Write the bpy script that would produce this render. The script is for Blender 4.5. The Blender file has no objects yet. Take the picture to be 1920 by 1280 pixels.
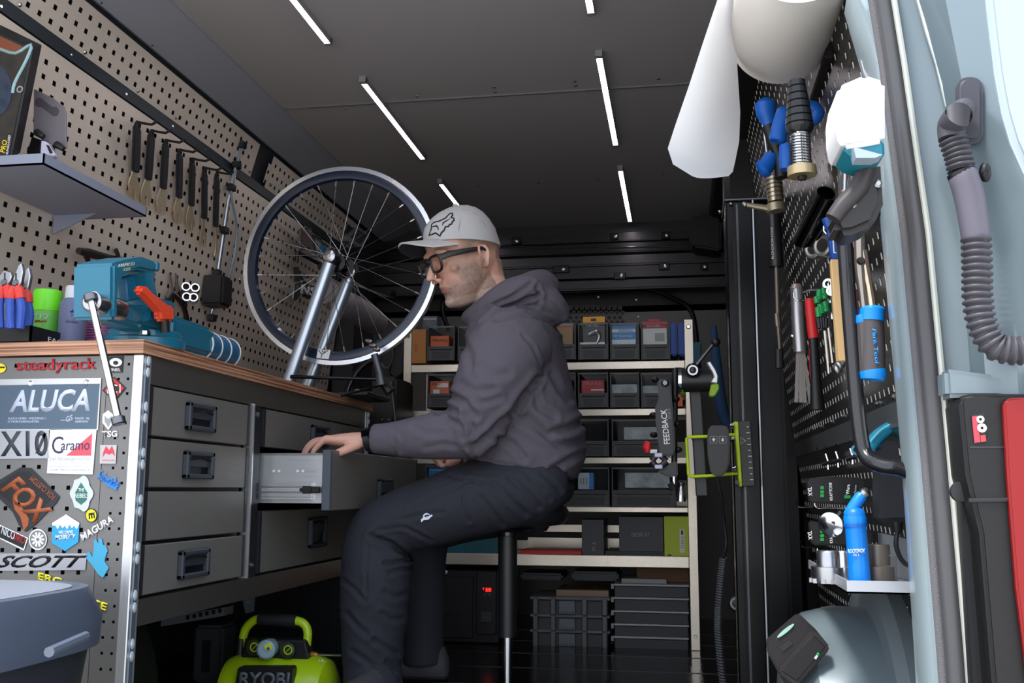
import bpy, bmesh, math, random
from mathutils import Vector as V, Matrix, noise
from mathutils.bvhtree import BVHTree
R = math.radians
S = bpy.context.scene
COL = S.collection
rnd = random.Random(7)

# ---------------------------------------------------------------- camera, sky, exposure
FOC, PSI, TH, RO = 1880.0, R(9.5), R(8.45), R(0.2)
CAM = V((0, 0, .58))
FW = V((-math.sin(PSI)*math.cos(TH), math.cos(PSI)*math.cos(TH), math.sin(TH)))
_r = V((math.cos(PSI), math.sin(PSI), 0)); _u = _r.cross(FW)
RT = _r*math.cos(RO)+_u*math.sin(RO); UP = RT.cross(FW)
cd = bpy.data.cameras.new('camera'); cam = bpy.data.objects.new('camera', cd); COL.objects.link(cam)
cd.sensor_width = 36; cd.lens = FOC/1920*36; cd.clip_start = .02
cam.matrix_world = Matrix(((RT.x, UP.x, -FW.x, CAM.x), (RT.y, UP.y, -FW.y, CAM.y), (RT.z, UP.z, -FW.z, CAM.z), (0, 0, 0, 1)))
S.camera = cam
S.view_settings.view_transform = 'Standard'; S.view_settings.look = 'None'
S.view_settings.gamma = 1; S.view_settings.exposure = 0.0; S.view_settings.use_curve_mapping = False
w = bpy.data.worlds.new('sky'); S.world = w; w.use_nodes = True
nt = w.node_tree; bg = nt.nodes['Background']
tc = nt.nodes.new('ShaderNodeTexCoord'); sp = nt.nodes.new('ShaderNodeSeparateXYZ'); cr = nt.nodes.new('ShaderNodeValToRGB')
nt.links.new(tc.outputs['Generated'], sp.inputs[0]); nt.links.new(sp.outputs['Z'], cr.inputs[0]); nt.links.new(cr.outputs[0], bg.inputs[0])
cr.color_ramp.elements[0].position = 0.0; cr.color_ramp.elements[0].color = (.95, .96, 1, 1)
cr.color_ramp.elements[1].position = .8; cr.color_ramp.elements[1].color = (.62, .76, 1, 1)
bg.inputs[1].default_value = 2.1
sd = bpy.data.lights.new('sun', 'SUN'); sun = bpy.data.objects.new('sun', sd); COL.objects.link(sun)
sd.energy = 4.5; sd.angle = R(12); sd.color = (1, .95, .88)
sun.rotation_euler = V((.28, .36, -.88)).to_track_quat('-Z', 'Y').to_euler()

# ---------------------------------------------------------------- helpers
def ray(x, y): return FW + RT*((x-960)/FOC) - UP*((y-640)/FOC)
def PX(x, y, X): d = ray(x, y); return CAM + d*((X-CAM.x)/d.x)
def PY(x, y, Y): d = ray(x, y); return CAM + d*((Y-CAM.y)/d.y)
def PZ(x, y, Z): d = ray(x, y); return CAM + d*((Z-CAM.z)/d.z)
def PP(x, y, p0, n): d = ray(x, y); return CAM + d*((V(p0)-CAM).dot(n)/d.dot(n))
LWN = V((1, 0, -.127)).normalized(); LUN = V((1, 0, -.28)).normalized(); RWN = V((-1, 0, -.118)).normalized()
LW0, LU0, RW0 = V((-1.608, 0, 1.263)), V((-1.553, 0, 1.698)), V((.39, 0, .77))
def LW(x, y, o=0): return PP(x, y, LW0+LWN*o, LWN)
def LU(x, y, o=0): return PP(x, y, LU0+LUN*o, LUN)
def RW(x, y, o=0): return PP(x, y, RW0+RWN*o, RWN)
def proj(p):
    v = p-CAM; z = v.dot(FW); return 960+FOC*v.dot(RT)/z, 640-FOC*v.dot(UP)/z

def lin(h):
    h = h.lstrip('#'); c = [int(h[i:i+2], 16)/255 for i in (0, 2, 4)]
    return tuple((x/12.92 if x <= .04045 else ((x+.055)/1.055)**2.4) for x in c)+(1,)
MATS = {}
def mt(h, rough=.5, metal=0, bump=0, scale=60, mix=None, mscale=8, emit=0, trans=0, alpha=1, coat=0, spec=.5):
    k = (h, rough, metal, bump, scale, mix, mscale, emit, trans, alpha, coat, spec)
    if k in MATS: return MATS[k]
    m = bpy.data.materials.new('material'); m.use_nodes = True; n = m.node_tree.nodes; l = m.node_tree.links
    b = n['Principled BSDF']; b.inputs['Base Color'].default_value = lin(h)
    b.inputs['Roughness'].default_value = rough; b.inputs['Metallic'].default_value = metal
    b.inputs['Specular IOR Level'].default_value = spec
    if coat: b.inputs['Coat Weight'].default_value = coat; b.inputs['Coat Roughness'].default_value = .08
    if trans: b.inputs['Transmission Weight'].default_value = trans; b.inputs['IOR'].default_value = 1.2
    if alpha < 1: b.inputs['Alpha'].default_value = alpha
    if emit: b.inputs['Emission Color'].default_value = lin(h); b.inputs['Emission Strength'].default_value = emit
    t = n.new('ShaderNodeTexCoord')
    if mix:
        z = n.new('ShaderNodeTexNoise'); z.inputs['Scale'].default_value = mscale; z.inputs['Detail'].default_value = 5
        c = n.new('ShaderNodeValToRGB'); c.color_ramp.elements[0].position = .35; c.color_ramp.elements[1].position = .68
        c.color_ramp.elements[0].color = lin(h); c.color_ramp.elements[1].color = lin(mix)
        l.new(t.outputs['Object'], z.inputs[0]); l.new(z.outputs[0], c.inputs[0]); l.new(c.outputs[0], b.inputs['Base Color'])
    if bump:
        z = n.new('ShaderNodeTexNoise'); z.inputs['Scale'].default_value = scale; z.inputs['Detail'].default_value = 3
        u = n.new('ShaderNodeBump'); u.inputs['Strength'].default_value = bump; u.inputs['Distance'].default_value = .003
        l.new(t.outputs['Object'], z.inputs[0]); l.new(z.outputs[0], u.inputs['Height']); l.new(u.outputs[0], b.inputs['Normal'])
    MATS[k] = m; return m
def brushed(h, rough=.32, metal=.85, sc=(2, 60, 60)):
    k = ('br', h, rough, metal, sc)
    if k in MATS: return MATS[k]
    m = bpy.data.materials.new('brushed'); m.use_nodes = True; n = m.node_tree.nodes; l = m.node_tree.links
    b = n['Principled BSDF']; b.inputs['Base Color'].default_value = lin(h); b.inputs['Metallic'].default_value = metal
    t = n.new('ShaderNodeTexCoord'); mp = n.new('ShaderNodeMapping'); mp.inputs['Scale'].default_value = sc
    z = n.new('ShaderNodeTexNoise'); z.inputs['Scale'].default_value = 3; z.inputs['Detail'].default_value = 4
    mr = n.new('ShaderNodeMapRange'); mr.inputs['To Min'].default_value = rough-.08; mr.inputs['To Max'].default_value = rough+.12
    l.new(t.outputs['Object'], mp.inputs[0]); l.new(mp.outputs[0], z.inputs[0]); l.new(z.outputs[0], mr.inputs[0]); l.new(mr.outputs[0], b.inputs['Roughness'])
    u = n.new('ShaderNodeBump'); u.inputs['Strength'].default_value = .03; u.inputs['Distance'].default_value = .0005
    l.new(z.outputs[0], u.inputs['Height']); l.new(u.outputs[0], b.inputs['Normal'])
    MATS[k] = m; return m

BLK = mt('#141416', .45); BLK2 = mt('#0b0b0d', .6); GLOSS = mt('#0c0c0e', .15); RUB = mt('#1b1c1e', .75, bump=.2)
CHR = mt('#d8dade', .12, 1); STL = mt('#b4b6ba', .28, 1); DST = mt('#77797d', .35, 1); ALU = brushed('#c9cbce'); DGR = mt('#34373b', .5)
WHT = mt('#e9eaec', .5); RED = mt('#c8281e', .4); BLU = mt('#0d86e0', .35); NAVY = mt('#0f57b0', .5)

class MB:
    def __init__(s): s.v = []; s.f = []
    def add(s, vs, fs):
        n = len(s.v); s.v += [tuple(p) for p in vs]; s.f += [tuple(i+n for i in f) for f in fs]; return s
    def bx(s, x0, x1, y0, y1, z0, z1):
        return s.add([(x, y, z) for x in (x0, x1) for y in (y0, y1) for z in (z0, z1)],
                     [(0, 1, 3, 2), (4, 6, 7, 5), (0, 4, 5, 1), (2, 3, 7, 6), (0, 2, 6, 4), (1, 5, 7, 3)])
    def box(s, c, ax, ay, az):     # centre and three half vectors
        c, ax, ay, az = V(c), V(ax), V(ay), V(az)
        return s.add([c+ax*i+ay*j+az*k for i in (-1, 1) for j in (-1, 1) for k in (-1, 1)],
                     [(0, 1, 3, 2), (4, 6, 7, 5), (0, 4, 5, 1), (2, 3, 7, 6), (0, 2, 6, 4), (1, 5, 7, 3)])
    def rings(s, rs, cap=True, loop=False):
        n = len(rs[0]); vs = [p for r in rs for p in r]; fs = []
        m = len(rs)
        for i in range(m if loop else m-1):
            a, b = i*n, ((i+1) % m)*n
            fs += [(a+j, a+(j+1) % n, b+(j+1) % n, b+j) for j in range(n)]
        if cap and not loop: fs += [tuple(range(n))[::-1], tuple(range((m-1)*n, m*n))]
        return s.add(vs, fs)
    def tube(s, pts, r, n=10, loop=False, sm=0, flat=None):
        pts = [V(p) for p in pts]; rr = list(r) if hasattr(r, '__len__') else [r]*len(pts)
        if sm:      # Catmull-Rom
            q, qr = [], []; N = len(pts)
            for i in range(N if loop else N-1):
                g = (lambda k: pts[k % N]) if loop else (lambda k: pts[max(0, min(N-1, k))])
                a, b, c, d = g(i-1), g(i), g(i+1), g(i+2)
                for k in range(sm):
                    t = k/sm
                    q.append(.5*((2*b)+(c-a)*t+(2*a-5*b+4*c-d)*t*t+(3*b-a-3*c+d)*t**3)); qr.append(rr[i]*(1-t)+rr[(i+1) % N]*t)
            if not loop: q.append(pts[-1]); qr.append(rr[-1])
            pts, rr = q, qr
        rs = []; N = len(pts); up = None
        for i, p in enumerate(pts):
            if loop: t = pts[(i+1) % N]-pts[i-1]
            else: t = pts[min(i+1, N-1)]-pts[max(i-1, 0)]
            t = t.normalized() if t.length > 1e-9 else V((0, 0, 1))
            if up is None: up = t.orthogonal().normalized() if flat is None else V(flat[0])
            up = (up-t*up.dot(t)); up = up.normalized() if up.length > 1e-6 else t.orthogonal().normalized()
            b = t.cross(up); fx, fy = (1, 1) if flat is None else (1, flat[1])
            rs.append([p+(up*math.cos(2*math.pi*k/n)*fx+b*math.sin(2*math.pi*k/n)*fy)*rr[i] for k in range(n)])
        return s.rings(rs, loop=loop)
    def lathe(s, p, ax, prof, n=24, cap=True, a0=0, a1=2*math.pi):
        p = V(p); ax = V(ax).normalized(); u = V((0, 0, 1)) if abs(ax.z) < .9 else V((1, 0, 0))
        u = (u-ax*u.dot(ax)).normalized(); b = ax.cross(u)
        return s.rings([[p+ax*t+(u*math.cos(2*math.pi*k/n)+b*math.sin(2*math.pi*k/n))*max(r, 1e-5) for k in range(n)] for t, r in prof], cap=cap)
    def ring(s, p, ax, prof, n=32):       # closed profile revolved
        p = V(p); ax = V(ax).normalized(); u = V((0, 0, 1)) if abs(ax.z) < .9 else V((1, 0, 0))
        u = (u-ax*u.dot(ax)).normalized(); b = ax.cross(u)
        return s.rings([[p+ax*t+(u*math.cos(2*math.pi*k/n)+b*math.sin(2*math.pi*k/n))*r for t, r in prof] for k in range(n)], loop=True)
    def cyl(s, p0, p1, r0, r1=None, n=16):
        p0, p1 = V(p0), V(p1); d = p1-p0; return s.lathe(p0, d, [(0, r0), (d.length, r0 if r1 is None else r1)], n)
    def ell(s, c, r, n=16, m=10, M=None):
        c = V(c); rs = []
        for i in range(m+1):
            t = math.pi*i/m; q = max(math.sin(t), 1e-4)
            ring = [V((r[0]*q*math.cos(2*math.pi*k/n), r[1]*q*math.sin(2*math.pi*k/n), -r[2]*math.cos(t))) for k in range(n)]
            rs.append([c+(M @ p if M else p) for p in ring])
        return s.rings(rs)
    def poly(s, pts, d):
        pts = [V(p) for p in pts]; d = V(d); n = len(pts)
        return s.add(pts+[p+d for p in pts], [tuple(range(n))[::-1], tuple(range(n, 2*n))]+[(i, (i+1) % n, n+(i+1) % n, n+i) for i in range(n)])
    def strip(s, rows):   # open grid of points
        n = len(rows[0]); return s.add([p for r in rows for p in r], [(i*n+j, i*n+j+1, (i+1)*n+j+1, (i+1)*n+j) for i in range(len(rows)-1) for j in range(n-1)])

def rr(x0, y0, x1, y1, r, n=4):
    o = []
    for cx, cy, a in ((x1-r, y0+r, -90), (x1-r, y1-r, 0), (x0+r, y1-r, 90), (x0+r, y0+r, 180)):
        for k in range(n+1): t = R(a+90*k/n); o.append((cx+r*math.cos(t), cy+r*math.sin(t)))
    return o
def circ(cx, cy, r, n=20, ry=None): return [(cx+r*math.cos(2*math.pi*k/n), cy+(ry or r)*math.sin(2*math.pi*k/n)) for k in range(n)]
def wloc(p):
    q = V((0, 0, 0))
    while p is not None: q += p.location; p = p.parent
    return q
def mesh_of(mb, bev=0, seg=1, ang=35, name='mesh'):
    me = bpy.data.meshes.new(name); me.from_pydata(mb.v, [], mb.f); bm = bmesh.new(); bm.from_mesh(me)
    bmesh.ops.recalc_face_normals(bm, faces=bm.faces)
    if bev:
        es = [e for e in bm.edges if len(e.link_faces) == 2 and e.calc_face_angle(0) > R(30)]
        bmesh.ops.bevel(bm, geom=es, offset=bev, segments=seg, affect='EDGES', clamp_overlap=True)
    bm.to_mesh(me); bm.free()
    me.shade_smooth()
    me.set_sharp_from_angle(angle=R(ang))
    return me
def ob(name, mb, m, par=None, label=None, cat=None, group=None, kind=None, bev=0, seg=1, ang=35):
    me = mb if isinstance(mb, bpy.types.Mesh) else mesh_of(mb, bev, seg, ang, name)
    if m is not None and not me.materials: me.materials.append(m)
    o = bpy.data.objects.new(name, me); COL.objects.link(o)
    if par is not None: o.parent = par; o.location = -wloc(par)
    for k, v in (('label', label), ('category', cat), ('group', group), ('kind', kind)):
        if v: o[k] = v
    return o
def thing(name, label, cat, loc=(0, 0, 0), group=None, kind=None):
    o = bpy.data.objects.new(name, None); COL.objects.link(o); o.location = loc; o.empty_display_size = .05
    for k, v in (('label', label), ('category', cat), ('group', group), ('kind', kind)):
        if v: o[k] = v
    return o
def dup(root, off, label=None):
    def cp(o, p):
        c = o.copy(); COL.objects.link(c); c.parent = p
        for ch in o.children: cp(ch, c)
        return c
    r = cp(root, None); r.location = root.location+V(off)
    if label: r['label'] = label
    return r
def plate(pf, pts, d, mb=None): return (mb or MB()).poly([pf(x, y) for x, y in pts], d)
def text(name, s, bl, br, tl, m, par, shear=0, ext=.0006, wt=0, **kw):
    cu = bpy.data.curves.new(name, 'FONT'); cu.body = s; cu.shear = shear; cu.offset = wt; cu.resolution_u = 3; cu.align_x = 'LEFT'
    t = bpy.data.objects.new(name, cu); COL.objects.link(t)
    me = bpy.data.meshes.new_from_object(t.evaluated_get(bpy.context.evaluated_depsgraph_get()))
    COL.objects.unlink(t); bpy.data.objects.remove(t); me.materials.clear()
    if not me.vertices: return None
    x0 = min(v.co.x for v in me.vertices); x1 = max(v.co.x for v in me.vertices); y0 = min(v.co.y for v in me.vertices); y1 = max(v.co.y for v in me.vertices)
    bl, br, tl = V(bl), V(br), V(tl); X = br-bl; Y = tl-bl; N = X.cross(Y).normalized()
    bm = bmesh.new(); bm.from_mesh(me)
    g = bmesh.ops.extrude_face_region(bm, geom=bm.faces[:]); nv = {v for v in g['geom'] if isinstance(v, bmesh.types.BMVert)}
    for v in bm.verts:
        v.co = bl+X*((v.co.x-x0)/(x1-x0))+Y*((v.co.y-y0)/(y1-y0))+N*(ext if v in nv else 0)
    bm.to_mesh(me); bm.free()
    return ob(name, me, m, par, **kw)
def tpx(name, s, pf, bl, br, tl, m, par, **kw): return text(name, s, pf(*bl), pf(*br), pf(*tl), m, par, **kw)
def screws(pf, pts, r, d, m=CHR, par=None, name='screw'):
    for x, y in pts:
        p = pf(x, y); ob(name, MB().lathe(p, d, [(-.001, r), (r*.4, r), (r*.8, r*.55)], 8), m, par)
# ---------------------------------------------------------------- the van's shell
PANEL = brushed('#ebdfd0', .36, .4, (8, 60, 60)); PANELR = brushed('#5c5a55', .24, .85, (1.5, 1, 3)); FRAME = mt('#2b3036', .5)  # PANEL's beige puts reflected surroundings into the steel's colour
BODY = mt('#7d8c92', .25, .3, coat=.6)
def perf(Pt, u0, u1, v0, v1, pu, pv, h, inside=None, ou=0, ov=0):
    # sheet with punched square holes; Pt(u,v) gives the 3D point, u along the van, v up the sheet
    us, vs = [u0], [v0]
    k = math.ceil((u0+h-ou)/pu)
    while ou+k*pu+h < u1: us += [ou+k*pu-h/2, ou+k*pu+h/2]; k += 1
    us.append(u1)
    k = math.ceil((v0+h-ov)/pv)
    while ov+k*pv+h < v1: vs += [ov+k*pv-h/2, ov+k*pv+h/2]; k += 1
    vs.append(v1); mb = MB(); n = len(vs)
    mb.v = [tuple(Pt(u, v)) for u in us for v in vs]
    for i in range(len(us)-1):
        for j in range(n-1):
            if i % 2 and j % 2: continue
            cu, cv = (us[i]+us[i+1])/2, (vs[j]+vs[j+1])/2
            if inside and not inside(cu, cv): continue
            mb.f.append((i*n+j, (i+1)*n+j, (i+1)*n+j+1, i*n+j+1))
    used = sorted({i for f in mb.f for i in f}); mp = {a: b for b, a in enumerate(used)}
    mb.v = [mb.v[i] for i in used]; mb.f = [tuple(mp[i] for i in f) for f in mb.f]
    return mb
YR, YB = 1.5, 4.83       # rear edge of the van and the bulkhead
fl = ob('floor', MB().bx(-1.95, .64, 1.2, 4.95, -.03, 0), mt('#0d0d0f', .12, bump=.25, scale=90), kind='structure')
for i in range(9):
    ob('floor_seam', MB().bx(-1.7, .5, 1.9+i*.3, 1.904+i*.3, .0, .0012), mt('#1d1d20', .4), fl)
ground = ob('ground', MB().bx(-6, 6, -7, 1.15, -.72, -.66), mt('#c9c2b6', .9, mix='#b3aca0', bump=.4, scale=30), kind='structure')
CEIL = mt('#aba9ac', .62, bump=.06, scale=300)
ce = ob('ceiling', MB().bx(-1.366, .254, 1.75, 4.95, 1.92, 1.95), CEIL, kind='structure')
yseam = PZ(900, 180, 1.92).y
ob('seam_strip', MB().bx(-1.36, .25, yseam-.004, yseam+.004, 1.915, 1.921), mt('#8c8c90', .4, .5), ce)
for x, y in ((648, 203), (782, 180), (785, 188), (927, 163), (929, 172), (1077, 152), (1079, 160), (1234, 147), (785, 357), (897, 349), (1010, 343), (1122, 336), (1244, 327)):
    p = PZ(x, y, 1.92); ob('rivet', MB().lathe(p, (0, 0, -1), [(0, .006), (.003, .005), (.004, .001)], 8), DST, ce)
# left wall: shell, slanted cove, rails, perforated sheets
def xl(z): return -1.608+.127*(z-1.263) if z < 1.698 else -1.553+.28*(z-1.698)
prof = [(xl(0)-.02, 0), (xl(1.698)-.02, 1.698), (xl(1.87)-.02, 1.87), (-1.53, 1.98), (-1.9, 1.98), (-1.9, 0)]
wl = ob('wall_left', MB().poly([(x, YR, z) for x, z in prof], (0, 3.45, 0)), FRAME, kind='structure')
ob('cove_panel', MB().poly([(xl(1.862), YR, 1.862), (-1.366, YR, 1.925), (-1.366, YR, 1.935), (xl(1.862)-.02, YR, 1.872)], (0, 3.45, 0)), mt('#9a9ea8', .6), wl)
LWd = V((.127, 0, 1)).normalized(); LUd = V((.28, 0, 1)).normalized()
def PtL(u, v): return V((LW0.x, u, LW0.z))+LWd*v
def PtU(u, v): return V((LU0.x, u, LU0.z))+LUd*v
q = LW(38/3.7646, 320+238/3.7646); ouL, ovL = q.y, (q-LW0).dot(LWd)
q = LU(711/4, 35/4); ouU, ovU = q.y, (q-LU0).dot(LUd)
yc = LU(482, 290).y; yc2 = LU(506, 300).y; ye = LU(735, 480).y
def ins(c0, c1, v0, v1, r):
    def f(u, v):
        for a, b in ((c0+r, -1), (c1-r, 1)):
            for d, e in ((v0+r, -1), (v1-r, 1)):
                if (u-a)*b > 0 and (v-d)*e > 0 and (u-a)**2+(v-d)**2 > r*r: return False
        return True
    return f
vU0, vU1 = .013, .152
ob('perforated_panel', perf(PtL, 1.6, 4.5, -.95, .425, .0449, .0385, .0135, None, ouL, ovL), PANEL, wl)
ob('perforated_panel', perf(PtU, 1.6, yc, vU0, vU1, .0445, .038, .0135, ins(1.4, yc, vU0, vU1, .05), ouU, ovU), PANEL, wl)
ob('perforated_panel', perf(PtU, yc2, 4.55, vU0, vU1, .0445, .038, .0135, ins(yc2, 4.55, vU0, vU1, .05), ouU, ovU), PANEL, wl)
ob('wall_rail', MB().poly([PtL(1.6, .428)+LWN*.006, PtL(1.6, .462)+LWN*.006, PtL(1.6, .462)-LWN*.02, PtL(1.6, .428)-LWN*.02], (0, 3.0, 0)), mt('#28333b', .35, .3), wl)
ob('side_panel', MB().bx(-1.62, -1.52, 4.52, 4.82, .05, 1.68), mt('#26282b', .4, .3), wl)
screws(lambda x, y: LW(x, y, .003), [(0, 12), (133, 103), (235, 176), (322, 236), (384, 281), (448, 525), (458, 531), (445, 612), (470, 160)][:8], .006, LWN, par=wl)
screws(lambda x, y: LU(x, y, .003), [(37, 9), (159, 98), (258, 170), (329, 221), (190, 3), (285, 83), (354, 140), (423, 198), (466, 234), (507, 347), (467, 322), (550, 303)], .006, LUN, par=wl)
screws(lambda x, y: PX(x, y, -1.555), [(635, 445), (694, 427), (722, 452), (655, 480), (688, 493), (700, 491), (715, 512), (725, 512), (734, 530), (743, 525), (742, 470)], .006, (1, 0, 0), DST, wl)
# right wall
def xr(z): return .39-.118*(z-.77)
prof = [(xr(0)+.02, 0), (xr(1.93)+.02, 1.93), (.36, 1.98), (.62, 1.98), (.62, 0)]
wr = ob('wall_right', MB().poly([(x, 1.72, z) for x, z in prof], (0, 3.2, 0)), mt('#6f6f6d', .5), kind='structure')
RWd = V((-.118, 0, 1)).normalized()
def PtR(u, v): return V((RW0.x, u, RW0.z))+RWd*v
q = RW(1440+920/4.923, 600+745/4.923); ouR, ovR = q.y, (q-RW0).dot(RWd)
vb = (RW(1600, 795)-RW0).dot(RWd)
vt = [(RW(*p)-RW0).dot(RWd) for p in ((1610, 782), (1610, 822))]
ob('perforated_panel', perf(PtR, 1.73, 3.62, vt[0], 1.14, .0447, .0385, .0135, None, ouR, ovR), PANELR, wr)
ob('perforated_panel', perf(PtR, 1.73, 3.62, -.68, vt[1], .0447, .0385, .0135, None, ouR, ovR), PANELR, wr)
def hole_edges(u0, u1, v0, v1, pu, pv, h, ou, ov):
    mb = MB(); k = math.ceil((u0+h-ou)/pu)
    while ou+k*pu+h < u1:
        j = math.ceil((v0+h-ov)/pv)
        while ov+j*pv+h < v1:
            u_, v_ = ou+k*pu+h/2, ov+j*pv; a_, b_2 = PtR(u_, v_-h/2), PtR(u_, v_+h/2)
            mb.add([a_+RWN*.0003, b_2+RWN*.0003, b_2-RWN*.0018, a_-RWN*.0018], [(0, 1, 2, 3)]); j += 1
        k += 1
    return mb
for v0_, v1_ in ((vt[0], 1.14), (-.68, vt[1])): ob('punched_edges', hole_edges(1.73, 3.62, v0_, v1_, .0447, .0385, .0135, ouR, ovR), mt('#e8e4dc', .6, 0), wr, kind='stuff')  # edges of the dark sheet, daylight on them put into a near-white colour
ob('wall_band', MB().poly([PtR(1.73, vt[0])+RWN*.004, PtR(1.73, vt[1])+RWN*.004, PtR(1.73, vt[1])-RWN*.012, PtR(1.73, vt[0])-RWN*.012], (0, 1.9, 0)), mt('#55585a', .45), wr)
screws(lambda x, y: RW(x, y, .002), [(1677, 744), (1645, 757), (1582, 781), (1559, 791), (1540, 800), (1524, 806), (1596, 824), (1571, 831), (1550, 836), (1534, 840), (1654, 1128)], .006, RWN, par=wr)
ob('wall_pillar', MB().bx(.18, .42, 3.63, 3.8, 0, 1.93), mt('#131416', .35), wr, bev=.02)
ob('roof_beam', MB().bx(.16, .34, 1.72, 4.8, 1.86, 1.94), mt('#17181a', .5), wr, bev=.01)
# bulkhead
BK = mt('#232326', .33, .35); BK1 = mt('#151517', .3, .4)
wb = ob('wall_back', MB().bx(-1.75, .5, YB, YB+.05, 0, 1.47), mt('#45423f', .4, .2), kind='structure')
ob('roof_end', MB().bx(-1.75, .5, 4.95, 5.0, 1.2, 1.96), mt('#2a2a2c', .6), wb)
ob('bulkhead_shelf', MB().bx(-1.75, .5, YB, 4.95, 1.44, 1.47), BK, wb)
def zb(y, Y, x=1150): return PY(x, y, Y).z
for i, (Y, ya, yb, m, b) in enumerate(((4.93, 436, 452, BK, .004), (4.90, 455, 473, BK1, .006), (4.86, 478, 497, mt('#3a3a3c', .28, .6), .008), (4.83, 499, 520, mt('#2c2c2e', .3, .5), .003), (4.81, 524, 542, BK, .008))):
    ob('cross_member', MB().bx(-1.6, .36, Y-.02, Y+.05, zb(yb, Y-.02), zb(ya, Y-.02)), m, wb, bev=b, seg=2)
for x0, x1 in ((930, 985), (998, 1122), (1138, 1262)):
    a, b = PY(x0, 464, 4.88), PY(x1, 462, 4.88); ob('slot_highlight', MB().tube([a, b], .006, 8), mt('#3d3d40', .25, .5), wb)  # paler tubes put the highlights of the bar's slots into colour
for x, y, s, Y in ((967, 452, 8, 4.87), (1152, 443, 8, 4.90), (1248, 441, 8, 4.90), (1052, 505, 16, 4.8), (1245, 499, 10, 4.8), (1320, 500, 7, 4.8), (1162, 517, 11, 4.78)):
    p = PY(x, y, Y); k = s*Y/FOC
    ob('bracket', MB().bx(p.x-k, p.x+k, Y-.004, Y+.02, p.z-.018, p.z+.018), BK1, wb, bev=.003)
    ob('bolt', MB().lathe(p+V((k*.3, -.004, 0)), (0, -1, 0), [(0, .009), (.005, .009), (.007, .004)], 8), STL, wb)
fb = [(1030, 549), (1120, 545), (1212, 541), (1255, 556), (1290, 575), (1303, 610), (1310, 690)]
ob('frame_bead', MB().tube([PY(x, y, YB-.005) for x, y in fb], .012, 8, sm=4), BK1, wb)
fb = [(842, 620), (830, 585), (838, 560), (900, 550), (1030, 549)]
ob('frame_bead', MB().tube([PY(x, y, YB-.005) for x, y in fb], .012, 8, sm=4), BK1, wb)
for k in range(13):
    for r in range(5):
        x = 1040+k*10.2+(r % 2)*5; y = 577+r*9
        if x > 1176: continue
        p = PY(x, y, YB-.001); ob('vent_hole', MB().ring(p, (0, -1, 0), [(-.002, .0085), (.003, .0085), (.003, .012), (-.002, .012)], 6), BK1, wb)
        ob('vent_recess', MB().lathe(p, (0, -1, 0), [(0, .0085), (.0008, .0085)], 6), BLK2, wb)
for x, y in ((1052, 561), (1122, 557), (1193, 562), (1197, 594)): p = PY(x, y, YB); ob('bolt', MB().lathe(p, (0, -1, 0), [(0, .007), (.004, .005)], 8), DST, wb)
ob('headliner_cover', MB().poly([PY(x, y, 4.68) for x, y in ((1291, 437), (1298, 408), (1330, 398), (1352, 412), (1352, 470), (1300, 462))], (0, .2, 0)), mt('#1d1d1f', .7), wb, bev=.01, seg=2)
ob('wheel_arch', MB().lathe((.42, 2.35, -.02), (-1, 0, 0), [(0, .35), (.1, .35), (.16, .335), (.19, .30), (.205, .25)], 48), mt('#74838a', .3, .1, coat=.4), wr)
ob('arch_flange', MB().lathe((.44, 2.35, -.02), (-1, 0, 0), [(0, .42), (.03, .42), (.05, .40), (.052, .36)], 48), mt('#7c888d', .3, .1), wr)
ob('wheel_arch', MB().lathe((-1.7, 2.3, .0), (1, 0, 0), [(0, .34), (.22, .34), (.3, .32), (.34, .25)], 40), mt('#18191b', .6), wl)
# exterior behind the camera: no building; PANEL's beige tint stands in for its reflection
# ---------------------------------------------------------------- LED strips
EM = mt('#fff4fa', .3, emit=20)
n = 0
for (a, b), lb in zip((((552, 0), (617, 72)), ((683, 150), (792, 292)), ((828, 340), (880, 410)), ((1098, -60), (1104, 15)), ((1122, 102), (1155, 265)), ((1162, 315), (1182, 410))),
        ('cut off by the top of the photo above the pegboard', 'between the pegboard and the bike wheel', 'partly behind the grey cap', 'of which only the end shows beside the paper roll', 'in the middle of the ceiling', 'above the bulkhead beams')):
    pa, pb = PZ(*a, 1.915), PZ(*b, 1.915)
    if n == 0: pa.y -= .5
    if n == 3: pa.y -= .5
    t = thing('led_strip_light', 'white LED ceiling strip '+lb, 'ceiling light', (pb.x, pb.y, 1.92), 'LED strips on the ceiling'); n += 1
    x = (pa.x+pb.x)/2
    ob('housing', MB().poly([(x+a_, pa.y-.01, z_) for a_, z_ in ((-.011, 1.921), (-.011, 1.9015), (-.009, 1.9015), (-.009, 1.917), (.009, 1.917), (.009, 1.9015), (.011, 1.9015), (.011, 1.921))], (0, pb.y-pa.y+.02, 0)), ALU, t)
    ob('diffuser', MB().bx(x-.0085, x+.0085, pa.y, pb.y, 1.902, 1.913), EM, t, bev=.003)
    for yy in (pa.y-.012, pb.y+.012): ob('end_cap', MB().bx(x-.011, x+.011, yy-.01, yy+.01, 1.9, 1.921), mt('#8a8a8c', .5), t)
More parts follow.
